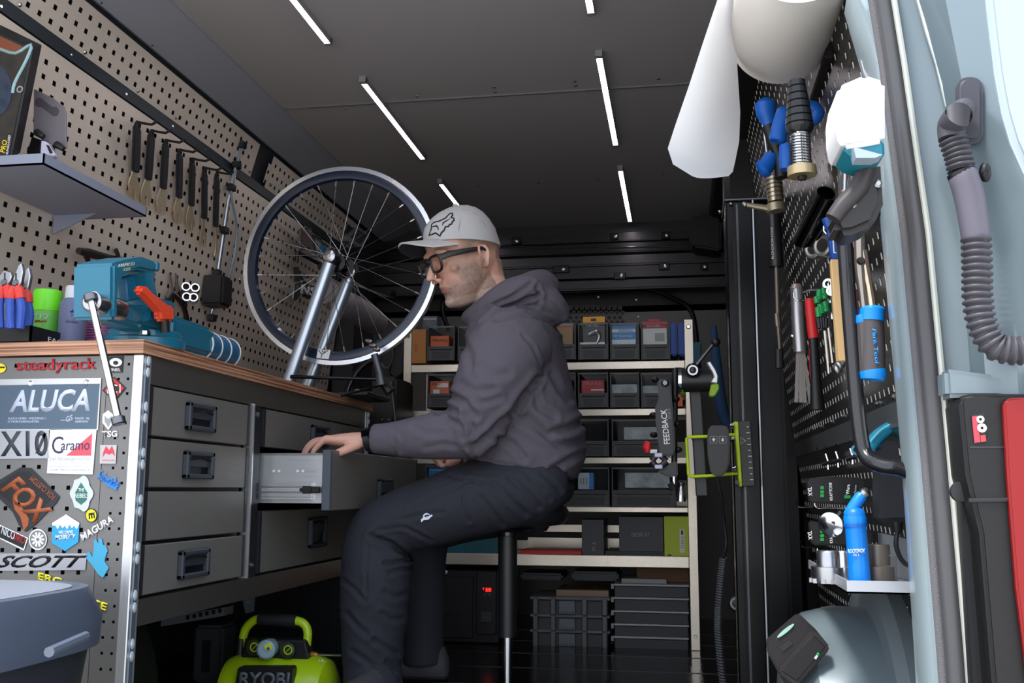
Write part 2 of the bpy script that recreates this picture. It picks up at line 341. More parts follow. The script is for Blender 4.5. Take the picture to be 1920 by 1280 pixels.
# ---------------------------------------------------------------- workbench cabinet on the left
XF, YN, YM, YE = -1.09, 1.9, 2.468, 3.44
DRW = brushed('#8a8782', .5, .45, (60, 4, 60)); APR = brushed('#8a8780', .34, .85, (60, 4, 60)); HND = mt('#3a4049', .5, bump=.1, scale=400)
def zf(x, y): return PX(x, y, XF).z
cb = thing('workbench_cabinet', 'grey steel workshop cabinet with drawers and sticker-covered end panel', 'cabinet', (-1.35, 2.65, 0))
m = MB(); m.bx(-1.62, -1.115, YN+.006, YE-.01, zf(237, 1180), .854)
ob('carcass', MB().bx(-1.6, -1.59, YN+.01, YE-.01, .3, .85), DGR, cb)
ob('far_end_panel', MB().bx(-1.58, -1.13, 3.42, 3.44, .36, .85), DGR, cb)  # closes the far end of the cabinet, same grey as the carcass
ob('base_panel', MB().bx(-1.6, -1.12, YN+.01, YE-.01, .355, .365), DGR, cb)
ob('apron', MB().bx(-1.115, XF-.004, YN+.04, YE-.03, zf(266, 716), .856), APR, cb)
ob('lower_fascia', MB().bx(-1.115, XF-.004, YN+.04, YE-.03, zf(237, 1180), zf(240, 1129)), APR, cb)
for y0, y1 in ((YN-.001, YN+.036), (YE-.03, YE)):
    p = ob('corner_profile', MB().bx(XF-.022, XF, y0, y1, 0, .856), brushed('#dfe2e6', .3, .8, (60, 60, 4)), cb, bev=.002)
    ob('groove', MB().bx(XF-.004, XF+.0015, y0+.012, y0+.026, .01, .85), mt('#7b8894', .3, .6), p)
    for k in range(9):
        z = .06+k*.095
        for dz in (0, .024): ob('stud', MB().ell((XF+.002, y0+.019, z+dz), (.004, .007, .011), 10, 6), mt('#dfeaf0', .12, .4), p)
ob('divider', MB().bx(-1.115, XF+.001, YM-.012, YM-.006, zf(452, 1086), zf(478, 757)), brushed('#e6e8ea', .3, .8), cb)
ob('divider_plate', MB().bx(-1.115, XF-.006, YM-.006, YM+.05, zf(452, 1086), zf(478, 757)), mt('#2f3236', .4, .4), cb)
screws(lambda x, y: PX(x, y, XF-.006), [(482, 778), (471, 1059)], .008, (1, 0, 0), STL, cb)
def handle(y, z, w, h, X, par):
    g = lambda a, b, c, d, r: [(X, y+q[0], z+q[1]) for q in rr(a, b, c, d, r, 3)]
    W, H = w/2, h/2
    fr = MB()
    for a, b, c, d in ((-W, -H, -W+.014, H), (W-.014, -H, W, H), (-W, H-.012, W, H), (-W, -H, W, -H+.012)): fr.bx(X, X+.014, y+a, y+c, z+b, z+d)
    ho = ob('handle', fr, HND, par, bev=.003)
    ob('handle_flap', MB().poly(g(-W+.014, -.004, W-.014, H-.018, .006), (.008, 0, 0)), mt('#31363e', .45), ho)
    ob('handle_recess', MB().bx(X, X+.001, y-W+.014, y+W-.014, z-H+.012, z-.004), mt('#0b0c0f', .4), ho)
    ob('handle_lip', MB().tube([(X+.01, y-W+.016, z+H-.02), (X+.012, y, z+H-.014), (X+.01, y+W-.016, z+H-.02)], .0022, 6, sm=3), BLK, ho)
def drawer(name, y0, y1, z0, z1, X, par):
    f = ob(name, MB().bx(X-.02, X-.002, y0, y1, z0, z1), DRW, par, bev=.002)
    for yy in (y0, y1): ob('edge_strip', MB().bx(X-.021, X, yy-.006, yy+.006, z0, z1), mt('#24262a', .45), f)
    return f
ya, yb_ = YN+.05, YM-.03
for i, (p0, p1) in enumerate((((267, 719), (262, 813)), ((260, 819), (256, 913)), ((254, 921), (250, 1017)), ((249, 1025), (243, 1122)))):
    z0, z1 = zf(*p1), zf(*p0)
    d = drawer('drawer', ya, yb_, z0, z1, XF-.004, cb)
    if i != 2: handle((PX(377, 780, XF).y), (z0+z1)/2, .135, (z1-z0)*.62, XF-.006, d)
    ob('gap', MB().bx(XF-.03, XF-.024, ya, yb_, z0-.01, z0), BLK2, d)
z0, z1 = zf(493, 837), zf(495, 765)
d = drawer('drawer', YM+.07, YE-.05, z0, z1, XF-.004, cb); handle(PX(600, 815, XF).y, (z0+z1)/2, .135, (z1-z0)*.62, XF-.006, d)
z0, z1 = zf(486, 1075), zf(488, 958)
d = drawer('drawer', YM+.07, YE-.05, z0, z1, XF-.004, cb); handle(PX(595, 1018, XF).y, (z0+z1)/2+.01, .135, .09, XF-.006, d)
# pulled out drawer
yo = YM+.06; Xo = PY(620, 900, yo).x; zt, zl = PY(620, 843, yo).z, PY(620, 957, yo).z
of = thing('drawer', None, None); of.parent = cb; of.location = -wloc(cb)+V((Xo, yo, zl))
of['label'] = 'drawer pulled out, with bare metal side and slide rail'
ob('drawer_front', MB().bx(Xo-.018, Xo, yo, YE-.05, zl, zt), DRW, of, bev=.002)
ob('edge_strip', MB().bx(Xo-.022, Xo+.001, yo-.006, yo+.004, zl, zt), mt('#4a525c', .45), of, bev=.002)
ob('edge_strip', MB().bx(Xo-.022, Xo+.001, YE-.05, YE-.04, zl, zt), mt('#24262a', .45), of)
hh = thing('handle', None, None); hh.parent = of; hh.location = -wloc(of)
yy = PX(718, 935, Xo).y; zz = PX(718, 925, Xo).z
fr = MB(); [fr.bx(Xo, Xo+.014, yy+a, yy+c, zz+b, zz+d_) for a, b, c, d_ in ((-.067, -.045, -.053, .045), (.053, -.045, .067, .045), (-.067, .034, .067, .045), (-.067, -.045, .067, -.034), (-.053, 0, .053, .034))]
bpy.data.objects.remove(hh); hh = ob('handle', fr, HND, of, bev=.003)
SIDE = brushed('#c9ccd0', .3, .75, (4, 60, 60)); z2, z3 = PY(540, 943, yo).z, PY(540, 851, yo).z
ob('drawer_side', MB().bx(XF-.3, Xo-.02, yo+.006, yo+.012, z2, z3), SIDE, of)
ob('drawer_side', MB().bx(XF-.3, Xo-.02, YE-.07, YE-.064, z2, z3), SIDE, of)
ob('drawer_floor', MB().bx(XF-.3, Xo-.02, yo+.01, YE-.07, z2, z2+.006), mt('#23252c', .6), of)
ob('side_lip', MB().tube([(XF-.02, yo+.006, z3), (Xo-.02, yo+.006, z3)], .003, 6), ALU, of)
for ya_, yb2, m_ in ((905, 912, ALU), (914, 921, SIDE), (924, 931, ALU), (932, 936, SIDE)):
    za, zc = PY(540, yb2, yo).z, PY(540, ya_, yo).z; ob('slide_rail', MB().bx(XF+.002, PY(586, 900, yo).x, yo-.008, yo+.005, za, zc), m_, of)
for x, y, s in ((576, 918, 9), (592, 918, 8), (566, 918, 4)):
    p = PY(x, y, yo-.01); k = s*yo/FOC; ob('slide_catch', MB().bx(p.x-k, p.x+k, p.y-.006, p.y+.008, p.z-k*.8, p.z+k*.8), BLK, of, bev=.002)
for x, y in ((513, 883), (523, 883), (558, 883), (568, 883)): p = PY(x, y, yo+.005); ob('rivet', MB().lathe(p, (0, -1, 0), [(0, .004), (.002, .003)], 8), WHT, of)
for k in range(4): ob('foam_insert', MB().bx(XF-.02+k*.05, XF+.022+k*.05, yo+.05, YE-.1, z3-.06, z3-.05), mt('#1b2550', .8), of)
# end panel and stickers
SP = YN-.002
def E(x, y): return PY(x, y, SP)
px0 = E(15, 875); dx = (E(72, 875).x-px0.x)/2
def PtE(u, v): return V((u, YN, v))
ob('end_panel', perf(PtE, -1.6, E(187, 900).x, .02, .854, abs(dx), abs(dx)*1.22, .0085, lambda u, v: True, px0.x, px0.z), brushed('#7b7b7a', .4, .6, (4, 60, 60)), cb)
q = E(193, 877); dx2 = E(211, 877).x-q.x
ob('end_panel', perf(PtE, E(188, 900).x, XF-.02, .02, .854, abs(dx2), dx2*1.43, .0055, lambda u, v: True, q.x, q.z), brushed('#777776', .4, .6, (4, 60, 60)), cb)
ob('end_backing', MB().bx(-1.6, XF-.024, YN+.012, YN+.016, .02, .854), mt('#1b1c20', .6), cb)
def stk(pts, m, label=None, lift=0, name='sticker', par=None):
    return ob(name, MB().poly([PY(x, y, SP-lift*.35) for x, y in pts], (0, -.0003, 0)), m, par or cb, label)
def lt(s, bl, br, tl, m, par=None, lift=.001, **kw):
    return text('lettering', s, PY(*bl, SP-lift*.35), PY(*br, SP-lift*.35), PY(*tl, SP-lift*.35), m, par or cb, ext=.0003, **kw)
W_, K_, R_ = mt('#eef0f2', .5), mt('#16171a', .5), mt('#c01f28', .5)
BL_ = mt('#2b9fd2', .5); YL_ = mt('#f0e020', .5)
s = stk(circ(0, 690, 11, 20, 9), YL_, 'yellow oval sticker'); stk([(0, 687), (9, 687), (9, 690), (0, 690)], K_, lift=.001, name='stripe', par=s)
lt('steadyrack', (31, 701), (181, 698), (31, 674), R_, wt=.01)
s = stk([(204, 668), (231, 667), (229, 698), (204, 698)], K_, 'black square sticker with white oval mark')
stk(circ(217, 679, 12, 16, 8), W_, lift=.0012, name='mark', par=s); stk(circ(217, 680, 5, 12, 4), K_, lift=.002, name='mark', par=s); lt('ONEIL', (205, 696), (226, 696), (205, 690), W_, s)
s = stk([(214, 706), (236, 727), (215, 752), (192, 732)], K_, 'diamond sticker black and red'); stk([(214, 709), (233, 727), (215, 747), (196, 732)], R_, lift=.001, name='mark', par=s); stk([(213, 715), (226, 728), (215, 742), (201, 731)], K_, lift=.0018, name='mark', par=s)
lt('FC1', (201, 738), (226, 736), (201, 722), W_, s, lift=.0028)
s = stk([(-8, 711), (190, 708), (184, 806), (-8, 806)], ALU, 'aluminium name plate'); stk([(-8, 722), (187, 719), (181, 804), (-8, 804)], mt('#4c6072', .4), lift=.001, name='plate_field', par=s)
for a, b in ((57, 719), (162, 717)): ob('screw', MB().lathe(E(a, b), (0, -1, 0), [(0, .007), (.003, .004)], 8), CHR, s)
LB_ = mt('#c6cfe0', .5)
lt('ALUCA', (17, 773), (168, 771), (22, 731), LB_, s, lift=.002, wt=.028, shear=.12)
lt('ALUCA GMBH - WESTRING 1', (15, 786), (85, 786), (15, 782), LB_, s, lift=.002); lt('D-74538 ROSENGARTEN', (15, 792), (73, 792), (15, 788), LB_, s, lift=.002)
lt('MADE  IN', (141, 786), (167, 786), (141, 782), LB_, s, lift=.002); lt('GERMANY', (141, 792), (166, 792), (141, 788), LB_, s, lift=.002)
lt('GS', (124, 791), (136, 787), (124, 781), LB_, s, lift=.002); stk([(114, 787), (123, 787), (123, 788), (114, 788)], LB_, lift=.002, name='mark', par=s)
s = stk([(-8, 806), (92, 806), (91, 859), (-8, 860)], mt('#aeb2b8', .35, .5), 'silver sticker with dark lettering'); lt('X10', (1, 856), (90, 855), (1, 808), mt('#3a3d44', .5), s, wt=.02); lt('/', (66, 850), (88, 850), (66, 812), mt('#3a3d44', .5), s)
s = stk([(94, 805), (181, 806), (174, 889), (88, 887)], W_, 'white sticker with red triangle'); stk([(173, 812), (171, 854), (124, 854)], mt('#e05262', .5), lift=.001, name='mark', par=s)
lt('C', (97, 850), (118, 850), (98, 818), mt('#2a2f50', .5), s, lift=.002); lt('aramo', (114, 844), (168, 843), (114, 831), mt('#2a2f50', .5), s, lift=.002, shear=.15)
lt('Der Fahrzeugeinrichter', (93, 865), (170, 865), (93, 856), mt('#a5a9b2', .5), s); lt('Am Kanaldamm 3 - 26725 Emden', (93, 876), (168, 876), (93, 872), mt('#b9bcc4', .5), s); lt('Tel. 0491-780 42 32 | www.caramo.de', (93, 883), (168, 883), (93, 879), mt('#9a9da8', .5), s)
s = stk([(193, 776), (203, 769), (213, 777), (213, 793), (203, 806), (192, 792)], W_, 'white shield sticker'); stk([(196, 779), (203, 785), (210, 779), (209, 790), (203, 801), (196, 790)], mt('#8f9296', .4), lift=.001, name='mark', par=s)
lt('TSG', (191, 820), (220, 819), (191, 808), W_, wt=.03)
s = stk([(188, 834), (219, 834), (217, 869), (187, 869)], mt('#b3b4b6', .4), 'square sticker with red mark'); R2 = mt('#e23a4a', .5)
stk([(192, 857), (194, 846), (199, 836), (205, 844), (210, 835), (214, 846), (216, 855), (210, 849), (205, 852), (198, 849)], R2, lift=.001, name='mark', par=s); lt('SINGLES', (192, 864), (215, 864), (192, 861), R2, s)
lt('Schwalbe', (182, 897), (221, 915), (187, 880), mt('#2a7fe0', .5), wt=.02, shear=.2); stk([(190, 897), (220, 912), (218, 919), (198, 908)], mt('#2a7fe0', .5), name='lettering')
BR_ = mt('#a8562f', .5)
s = stk([(-10, 905), (38, 876), (58, 877), (112, 931), (106, 942), (68, 982), (48, 997), (36, 985), (24, 960), (-10, 925)], mt('#24262c', .5), 'dark sticker with copper lettering'); stk([(-10, 915), (33, 884), (54, 884), (100, 930), (60, 975), (-10, 918)], mt('#111318', .5), lift=.001, name='mark', par=s)
lt('FOX', (1, 918), (66, 984), (36, 892), BR_, s, lift=.002, wt=.03); lt('FOX CUSTOM', (105, 929), (62, 891), (98, 937), BR_, s, lift=.002)
stk([(24, 940), (28, 955), (38, 968), (42, 982), (44, 996), (53, 984), (54, 972), (48, 962), (42, 952), (36, 940)], BR_, lift=.002, name='mark', par=s)
s = stk([(153+20*math.cos(t)*(1+.12*math.cos(6*t)), 925+32*math.sin(t)*(1+.1*math.cos(5*t))) for t in [k*math.pi/16 for k in range(32)]], mt('#c3ccd0', .5), 'green crest sticker'); stk([(152, 904), (165, 925), (162, 938), (152, 946), (142, 938), (140, 925)], mt('#2f6f62', .5), lift=.001, name='mark', par=s); lt('REBELS', (140, 933), (166, 933), (140, 925), W_, s, lift=.002); lt('THE', (147, 921), (158, 921), (147, 915), W_, s, lift=.002)
s = stk([(0, 983), (53, 1008), (45, 1032), (-12, 1004)], W_, 'black and red slanted sticker'); stk([(2, 986), (50, 1009), (44, 1028), (-9, 1003)], K_, lift=.001, name='mark', par=s); lt('NICO', (2, 1000), (26, 1012), (5, 985), W_, s, lift=.002); lt('DRO', (23, 1010), (45, 1020), (27, 997), R_, s, lift=.002)
s = stk(circ(71, 1011, 17, 24, 20), W_, 'round snowflake sticker'); stk(circ(71, 1011, 15, 24, 17), mt('#7c7e82', .5), lift=.001, name='mark', par=s)
for k in range(10):
    a = k*math.pi/5; c, d = math.cos(a), math.sin(a); stk([(71+c*3-d*1.5, 1011+d*3+c*1.5), (71+c*12-d*2, 1011+d*14+c*2), (71+c*12+d*2, 1011+d*14-c*2), (71+c*3+d*1.5, 1011+d*3-c*1.5)], W_, lift=.002, name='ray', par=s)
s = stk([(124, 964), (149, 980), (147, 1016), (122, 1033), (97, 1017), (98, 980)], BL_, 'blue hexagon sticker'); stk([(124, 964), (149, 980), (148, 984)]+[(148-k*4.4, 983+(6 if k % 2 else 0)+(k*7) % 4) for k in range(1, 11)]+[(98, 985), (98, 980)], W_, lift=.001, name='mark', par=s)
lt('WE DRIVE', (110, 1002), (137, 1001), (110, 995), W_, s, lift=.002, wt=.02); lt('MOBILITY', (103, 1012), (141, 1010), (104, 1003), W_, s, lift=.002, wt=.02, shear=.1)
s = stk(circ(171, 966, 11, 20, 13), K_, 'round yellow sticker'); stk(circ(171, 966, 9.6, 20, 11.5), YL_, lift=.001, name='mark', par=s); lt('E', (166, 962), (167, 973), (177, 960), K_, s, lift=.002, wt=.03)
lt('MAGURA', (155, 1015), (214, 978), (150, 1002), W_, wt=.03)
s = stk([(161, 1037), (168, 1034), (173, 1044), (176, 1030), (176, 1014), (180, 1010), (184, 1019), (186, 1008), (191, 1010), (193, 1021), (198, 1022), (202, 1032), (198, 1042), (196, 1052), (204, 1064), (193, 1083), (184, 1076), (172, 1058), (163, 1048)], mt('#3f9fc4', .5), 'plain light blue sticker')
s = stk([(-8, 1037), (163, 1037), (160, 1068), (-8, 1070)], mt('#a9abb2', .35, .5), 'silver strip sticker with black lettering'); lt('SCOTT', (-8, 1064), (156, 1064), (0, 1041), K_, s, wt=.03, shear=.35)
lt('ERG', (70, 1086), (115, 1098), (72, 1072), YL_, wt=.03); lt('ICE', (164, 1134), (198, 1145), (168, 1120), YL_, wt=.03)
# worktop with its ply edge
PLY = mt('#b8876a', .45, mix='#8c5a40', mscale=30)
m_ = bpy.data.materials.new('plywood'); m_.use_nodes = True; n_ = m_.node_tree.nodes; l_ = m_.node_tree.links; b_ = n_['Principled BSDF']; b_.inputs['Roughness'].default_value = .45
t_ = n_.new('ShaderNodeTexCoord'); wv = n_.new('ShaderNodeTexNoise'); mp_ = n_.new('ShaderNodeMapping'); mp_.inputs['Scale'].default_value = (2, 2, 260); wv.inputs['Scale'].default_value = 1.2; wv.inputs['Detail'].default_value = 4
r_ = n_.new('ShaderNodeValToRGB'); r_.color_ramp.elements[0].position = .4; r_.color_ramp.elements[0].color = lin('#7d4f38'); r_.color_ramp.elements[1].position = .6; r_.color_ramp.elements[1].color = lin('#cf9f80')
l_.new(t_.outputs['Object'], mp_.inputs[0]); l_.new(mp_.outputs[0], wv.inputs[0]); l_.new(wv.outputs[0], r_.inputs[0]); l_.new(r_.outputs[0], b_.inputs['Base Color'])
wt = thing('worktop', 'plywood worktop with layered edge on the grey drawer cabinet', 'worktop', (-1.35, 2.65, .857))
for k in range(7):
    z = .857+k*.004; o_ = (0, .0008, 0, .0012, .0003, .001, 0)[k]
    ob('ply_layer', MB().bx(-1.645, XF+.006-o_, YN-.012+o_, YE+.02, z, z+.0041), m_, wt)
# ---------------------------------------------------------------- vise
TEAL = mt('#166983', .34, .1, bump=.1, scale=120, coat=.3); ZW = .885; XV = -1.10
def Vp(x, y): return PX(x, y, XV)
vi = thing('bench_vise', 'teal bench vise on the near corner of the worktop', 'vise', (-1.15, 1.95, ZW))
p = [(212, 494), (240, 486), (270, 481), (297, 491), (297, 507), (284, 510), (262, 505), (244, 510), (232, 521), (225, 538), (222, 560), (222, 600), (211, 598)]
ob('moving_jaw', plate(Vp, p, (-.088, 0, 0)), TEAL, vi, bev=.006, seg=2)
ob('jaw_face', MB().bx(-1.19, -1.098, PX(292, 500, XV).y, PX(299, 500, XV).y, PX(290, 506, XV).z, PX(290, 490, XV).z+.002), TEAL, vi, bev=.003)
y1 = PX(268, 580, XV).y; y2 = PX(330, 580, XV).y
ob('beam', MB().bx(-1.175, -1.108, PX(214, 580, XV).y, y2, PX(222, 602, XV).z, PX(222, 556, XV).z), TEAL, vi, bev=.012, seg=3)
ob('fixed_jaw', plate(Vp, [(277, 508), (296, 508), (291, 525), (297, 557), (328, 566), (331, 604), (262, 604), (276, 596), (283, 575), (281, 545)], (-.088, 0, 0)), TEAL, vi, bev=.006, seg=2)
ob('guide_web', plate(lambda x, y: PX(x, y, -1.13), [(236, 520), (262, 512), (283, 515), (283, 560), (262, 560), (240, 566)], (-.02, 0, 0)), mt('#15668a', .4), vi, bev=.003)
ob('swivel_base', MB().lathe((-1.165, 2.03, ZW), (0, 0, 1), [(0, .088), (.018, .088), (.021, .084), (.022, .08), (.034, .08), (.038, .075)], 40), TEAL, vi, ang=25)
ob('bolt', MB().lathe((-1.12, 1.955, ZW+.02), (0, 0, 1), [(0, .012), (.008, .012), (.012, .006)], 8), CHR, vi)
sc = PY(172, 566, 1.76)
ob('spindle_head', MB().lathe(sc+V((0, -.005, 0)), (0, 1, 0), [(0, .016), (.004, .021), (.05, .021), (.055, .024), (.1, .024)], 24), STL, vi)
hb = PY(223, 792, 1.745); ht = PY(170, 556, 1.745)
bar = ob('spindle_bar', MB().tube([ht, hb], .0075, 12), CHR, vi)
dd = (hb-ht).normalized(); ob('bar_stop', MB().lathe(hb-dd*.012, dd, [(0, .011), (.002, .013), (.014, .013), (.016, .011)], 16), DST, bar)
ob('bar_stop', MB().lathe(ht-dd*.006, dd, [(0, .011), (.002, .013), (.014, .013), (.016, .011)], 16), DST, bar)
lv = lambda x, y: PX(x, y, -1.075)
ob('clamp_lever', plate(lv, [(263, 540), (268, 536), (279, 537), (292, 551), (318, 571), (328, 574), (328, 602), (302, 602), (301, 588), (285, 570), (272, 556), (264, 550)], (-.018, 0, 0)), mt('#e04a2a', .45), vi, bev=.005, seg=2)
ob('lever_post', MB().cyl(lv(315, 600)+V((-.009, 0, 0)), lv(317, 622)+V((-.009, 0, 0)), .01), BLK, vi)
gt = ob('rear_guide', MB().bx(-1.17, -1.105, PX(330, 600, XV).y, 2.25, ZW+.008, PX(330, 578, XV).z-.012), TEAL, vi, bev=.012, seg=3)
ya_ = 2.235; c_ = V((-1.14, 0, ZW+.040))
ob('guide_sleeve', MB().lathe(c_+V((0, ya_, 0)), (0, 1, 0), [(0, .038), (.15, .038), (.155, .03)], 28), mt('#1d5b80', .4), vi)
for k in (0, .05, .1, .152): ob('sleeve_ring', MB().ring(c_+V((0, ya_+k, 0)), (0, 1, 0), [(-.002, .037), (.002, .037), (.002, .0395), (-.002, .0395)], 28), WHT, vi)
text('lettering', 'BENCH 125', PX(214, 508, -1.0995)+V((-.07, -.0085, 0)), PX(214, 508, -1.0995)+V((-.005, -.0085, 0)), PX(214, 500, -1.0995)+V((-.07, -.0085, 0)), mt('#cfd8c8', .5), vi, shear=.2) if 0 else None
text('lettering', 'HAMCO', PX(222, 501, XV+.0005), PX(252, 497, XV+.0005), PX(222, 495, XV+.0005), mt('#d8d0b0', .5), vi, shear=.3)
text('lettering', '125', PX(232, 508, XV+.0005), PX(244, 506, XV+.0005), PX(232, 503, XV+.0005), mt('#d8d0b0', .5), vi)
# ---------------------------------------------------------------- tray, pliers, bottles
zt_ = PX(20, 600, -1.35).z
tr = ob('tray', MB().bx(-1.50, -1.35, 1.90, 2.3, ZW, ZW+.004).bx(-1.354, -1.35, 1.90, 2.3, ZW, zt_).bx(-1.50, -1.496, 1.90, 2.3, ZW, zt_).bx(-1.5, -1.35, 1.90, 1.904, ZW, zt_).bx(-1.5, -1.35, 2.296, 2.3, ZW, zt_), BLK, label='black tray with cut-off white letters on the worktop behind the vise', cat='tray')
text('lettering', 'FACOM', PX(90, 640, -1.348), PX(140, 652, -1.348), PX(90, 631, -1.348), WHT, tr)
def pliers(x, y, label, head=0, Y=1.86):
    t = thing('pliers', label, 'pliers', PY(x, 640, Y), 'pliers in the black tray')
    f = lambda a, b: PY(x+a, y+b, Y)
    for s_ in (-1, 1):
        h = ob('handle', MB().tube([f(s_*4, 40), f(s_*9, 60), f(s_*11, 80), f(s_*8, 112)], [.0075, .009, .010, .008], 10, sm=3, flat=((0, 1, 0), 1)), mt('#2b4fa8', .45), t)
        ob('handle_grip', MB().tube([f(s_*3, 34), f(s_*7, 44), f(s_*9, 56)], [.009, .0115, .010], 10, sm=3), mt('#d83a30', .45), h)
    if head == 0: m2 = MB().poly([f(-9, 34), f(-11, 14), f(-2, 2), f(10, 6), f(12, 16), f(5, 34)], (0, .012, 0))
    else: m2 = MB().poly([f(-8, 36), f(-7, 20), f(4, -8), f(9, -12), f(12, 5), f(9, 22), f(6, 36)], (0, .012, 0))
    hd = ob('jaws', m2, STL, t, bev=.002)
    ob('pivot', MB().lathe(f(-1, 26), (0, -1, 0), [(0, .008), (.003, .006)], 12), DST, hd)
    ob('cutting_edge', MB().poly([f(-1, 8), f(1, 8), f(1, 20), f(-1, 20)], (0, -.001, 0)), BLK, hd)
pliers(9, 503, 'side cutters with red and blue handles, at the photo edge left of the combination pliers')
pliers(30, 504, 'combination pliers with red and blue handles beside the green spray can', 1)
pliers(44, 512, 'slim pliers half behind the combination pliers, red and blue handles', 1, 1.91)
def bottle(name, x0, x1, yt, Y, prof, m, label, cat, parts=()):
    # prof: (pixel y, radius factor)
    c = PY((x0+x1)/2, yt, Y); r = (PY(x1, yt, Y)-PY(x0, yt, Y)).length/2; c.y += r
    t = thing(name, label, cat, (c.x, c.y, ZW)); zz = lambda y: PY((x0+x1)/2, y, Y).z
    return t, c, r, zz
t, c, r, zz = bottle('spray_can', 50, 98, 540, 2.0, None, None, 'small green spray can with cap standing behind the tray', 'can')
ob('body', MB().lathe((c.x, c.y, ZW), (0, 0, 1), [(0, r), (zz(582)-ZW, r), (zz(580)-ZW, r*.95)], 28), mt('#5fae3a', .4), t)
ob('cap', MB().lathe((c.x, c.y, zz(580)), (0, 0, 1), [(0, r*.98), (zz(545)-zz(580), r*.98), (zz(540)-zz(580), r*.9)], 28), mt('#6ee01c', .35), t)
def wrap(s, c, r, a0, a1, z0, z1, m, par, **kw):   # lettering bent around a can
    o_ = text('lettering', s, V((0, 0, 0)), V((1, 0, 0)), V((0, 1, 0)), m, par, ext=0, **kw)
    for v in o_.data.vertices:
        a = a0+(a1-a0)*v.co.x; v.co = V((c.x+math.cos(a)*(r+.0012), c.y+math.sin(a)*(r+.0012), z0+(z1-z0)*v.co.y))
wrap('TF2', c, r, R(-105), R(-45), zz(597), zz(589), WHT, t, wt=.02); wrap('SPRAY', c, r, R(-100), R(-50), zz(604), zz(600), mt('#b51f2a', .5), t, wt=.05)
t, c, r, zz = bottle('bottle', 103, 148, 532, 2.0, None, None, 'clear violet bottle with white cap between green can and vise', 'bottle')
ob('body', MB().lathe((c.x, c.y, ZW), (0, 0, 1), [(0, r), (zz(570)-ZW, r), (zz(562)-ZW, r*.93), (zz(556)-ZW, r*.6)], 28), mt('#8f97b8', .2, trans=.35), t)
ob('cap', MB().lathe((c.x, c.y, zz(556)), (0, 0, 1), [(0, r*.66), (zz(534)-zz(556), r*.62), (zz(532)-zz(556), r*.55)], 24), mt('#dfe2ea', .4), t)
wrap('Formula', c, r, R(-80), R(-35), zz(605), zz(599), mt('#4a3f8c', .5), t); wrap('*', c, r, R(-68), R(-48), zz(594), zz(580), mt('#4030c0', .5), t, wt=.05)
t, c, r, zz = bottle('bottle', 149, 199, 530, 2.1, None, None, 'pink bottle with white print half hidden behind the vise', 'bottle')
ob('body', MB().lathe((c.x, c.y, ZW), (0, 0, 1), [(0, r), (zz(572)-ZW, r), (zz(560)-ZW, r*.9), (zz(552)-ZW, r*.5)], 28), mt('#93407a', .3), t)
ob('cap', MB().lathe((c.x, c.y, zz(552)), (0, 0, 1), [(0, r*.5), (zz(530)-zz(552), r*.45)], 20), mt('#8b93b0', .4), t)
for k in range(9): ob('scale_mark', MB().lathe((c.x, c.y, zz(596+k*5)), (0, 0, 1), [(0, r+.0006), (.0008, r+.0006)], 28), mt('#d8b8d0', .5), t)
# ---------------------------------------------------------------- grey wall shelf and what stands on it
SH = mt('#8e95a8', .45, .2); XL = -1.37
a, b = PX(83, 288, XL), PX(275, 388, XL); z1 = (a.z+b.z)/2; z0 = PX(80, 307, XL).z
sh = thing('wall_shelf', 'grey metal shelf tray fixed to the pegboard above the vise', 'shelf', (XL-.1, a.y+.2, z0))
xw = xl(z1)
ob('shelf_board', MB().bx(xw, XL, a.y, b.y, z0, z0+.004), SH, sh)
ob('front_lip', MB().bx(XL-.003, XL, a.y, b.y, z0, z1), SH, sh)
ob('end_lip', MB().bx(PY(0, 290, a.y).x, XL, a.y, a.y+.003, z0, z1), SH, sh); ob('end_lip', MB().bx(xw, XL, b.y-.003, b.y, z0, z1), SH, sh)
ob('mounting_hook', MB().poly([(xw, b.y-.05, z0), (xw+.12, b.y-.05, z0), (xw, b.y-.05, z0-.05)], (0, .003, 0)), SH, sh)
Yd = a.y+.01
f = lambda x, y: PY(x, y, Yd)
bxp = [f(-70, 28), f(62, 92), f(20, 300), f(-110, 300)]
off = PY(79, 84, Yd+.05)-f(62, 92)
t = thing('display_box', 'black box with picture of sunglasses and yellow lettering, on the grey wall shelf', 'box', f(10, 300))
ob('carton', MB().poly(bxp, off), mt('#17171a', .5), t, bev=.002)
fr = lambda x, y: PY(x, y, Yd-.001)
ob('picture', MB().poly([fr(-70, 32), fr(57, 95), fr(17, 292), fr(-70, 292)], (0, -.0005, 0)), mt('#2a2622', .3, mix='#0c0d10', mscale=30), t)
ob('picture_orange', MB().poly([fr(-20, 58), fr(52, 92), fr(20, 98), fr(-20, 95)], (0, -.001, 0)), mt('#7a4026', .5), t)
ob('sunglass_lens', MB().poly([fr(x, y) for x, y in [(-14+37*math.cos(k*.2618)*1.0, 170+52*math.sin(k*.2618)) for k in range(24)]], (0, -.0015, 0)), mt('#2c3950', .15, .3), t)
ob('sunglass_frame', MB().tube([fr(0, 92), fr(30, 100), fr(58, 84), fr(50, 112), fr(28, 155), fr(24, 175)], .004, 8, sm=3), mt('#8fb0b4', .3, .3), t)
ob('badge', MB().ring(fr(38, 168), (0, -1, 0), [(0, .005), (.002, .005), (.002, .008), (0, .008)], 16), STL, t)
tpx('lettering', 'PRO', lambda x, y: PY(x, y, Yd-.002), (9, 287), (14, 264), (0, 284), mt('#e8c820', .5), t, wt=.02)
tpx('lettering', 'SUNGLASSES', lambda x, y: PY(x, y, Yd-.002), (15, 290), (20, 254), (11, 289), WHT, t)
Yp = a.y+.1
f = lambda x, y: PY(x, y, Yp)
t = thing('phone_holder', 'grey phone stand with a slot and two black clips on the wall shelf', 'phone stand', f(95, 290))
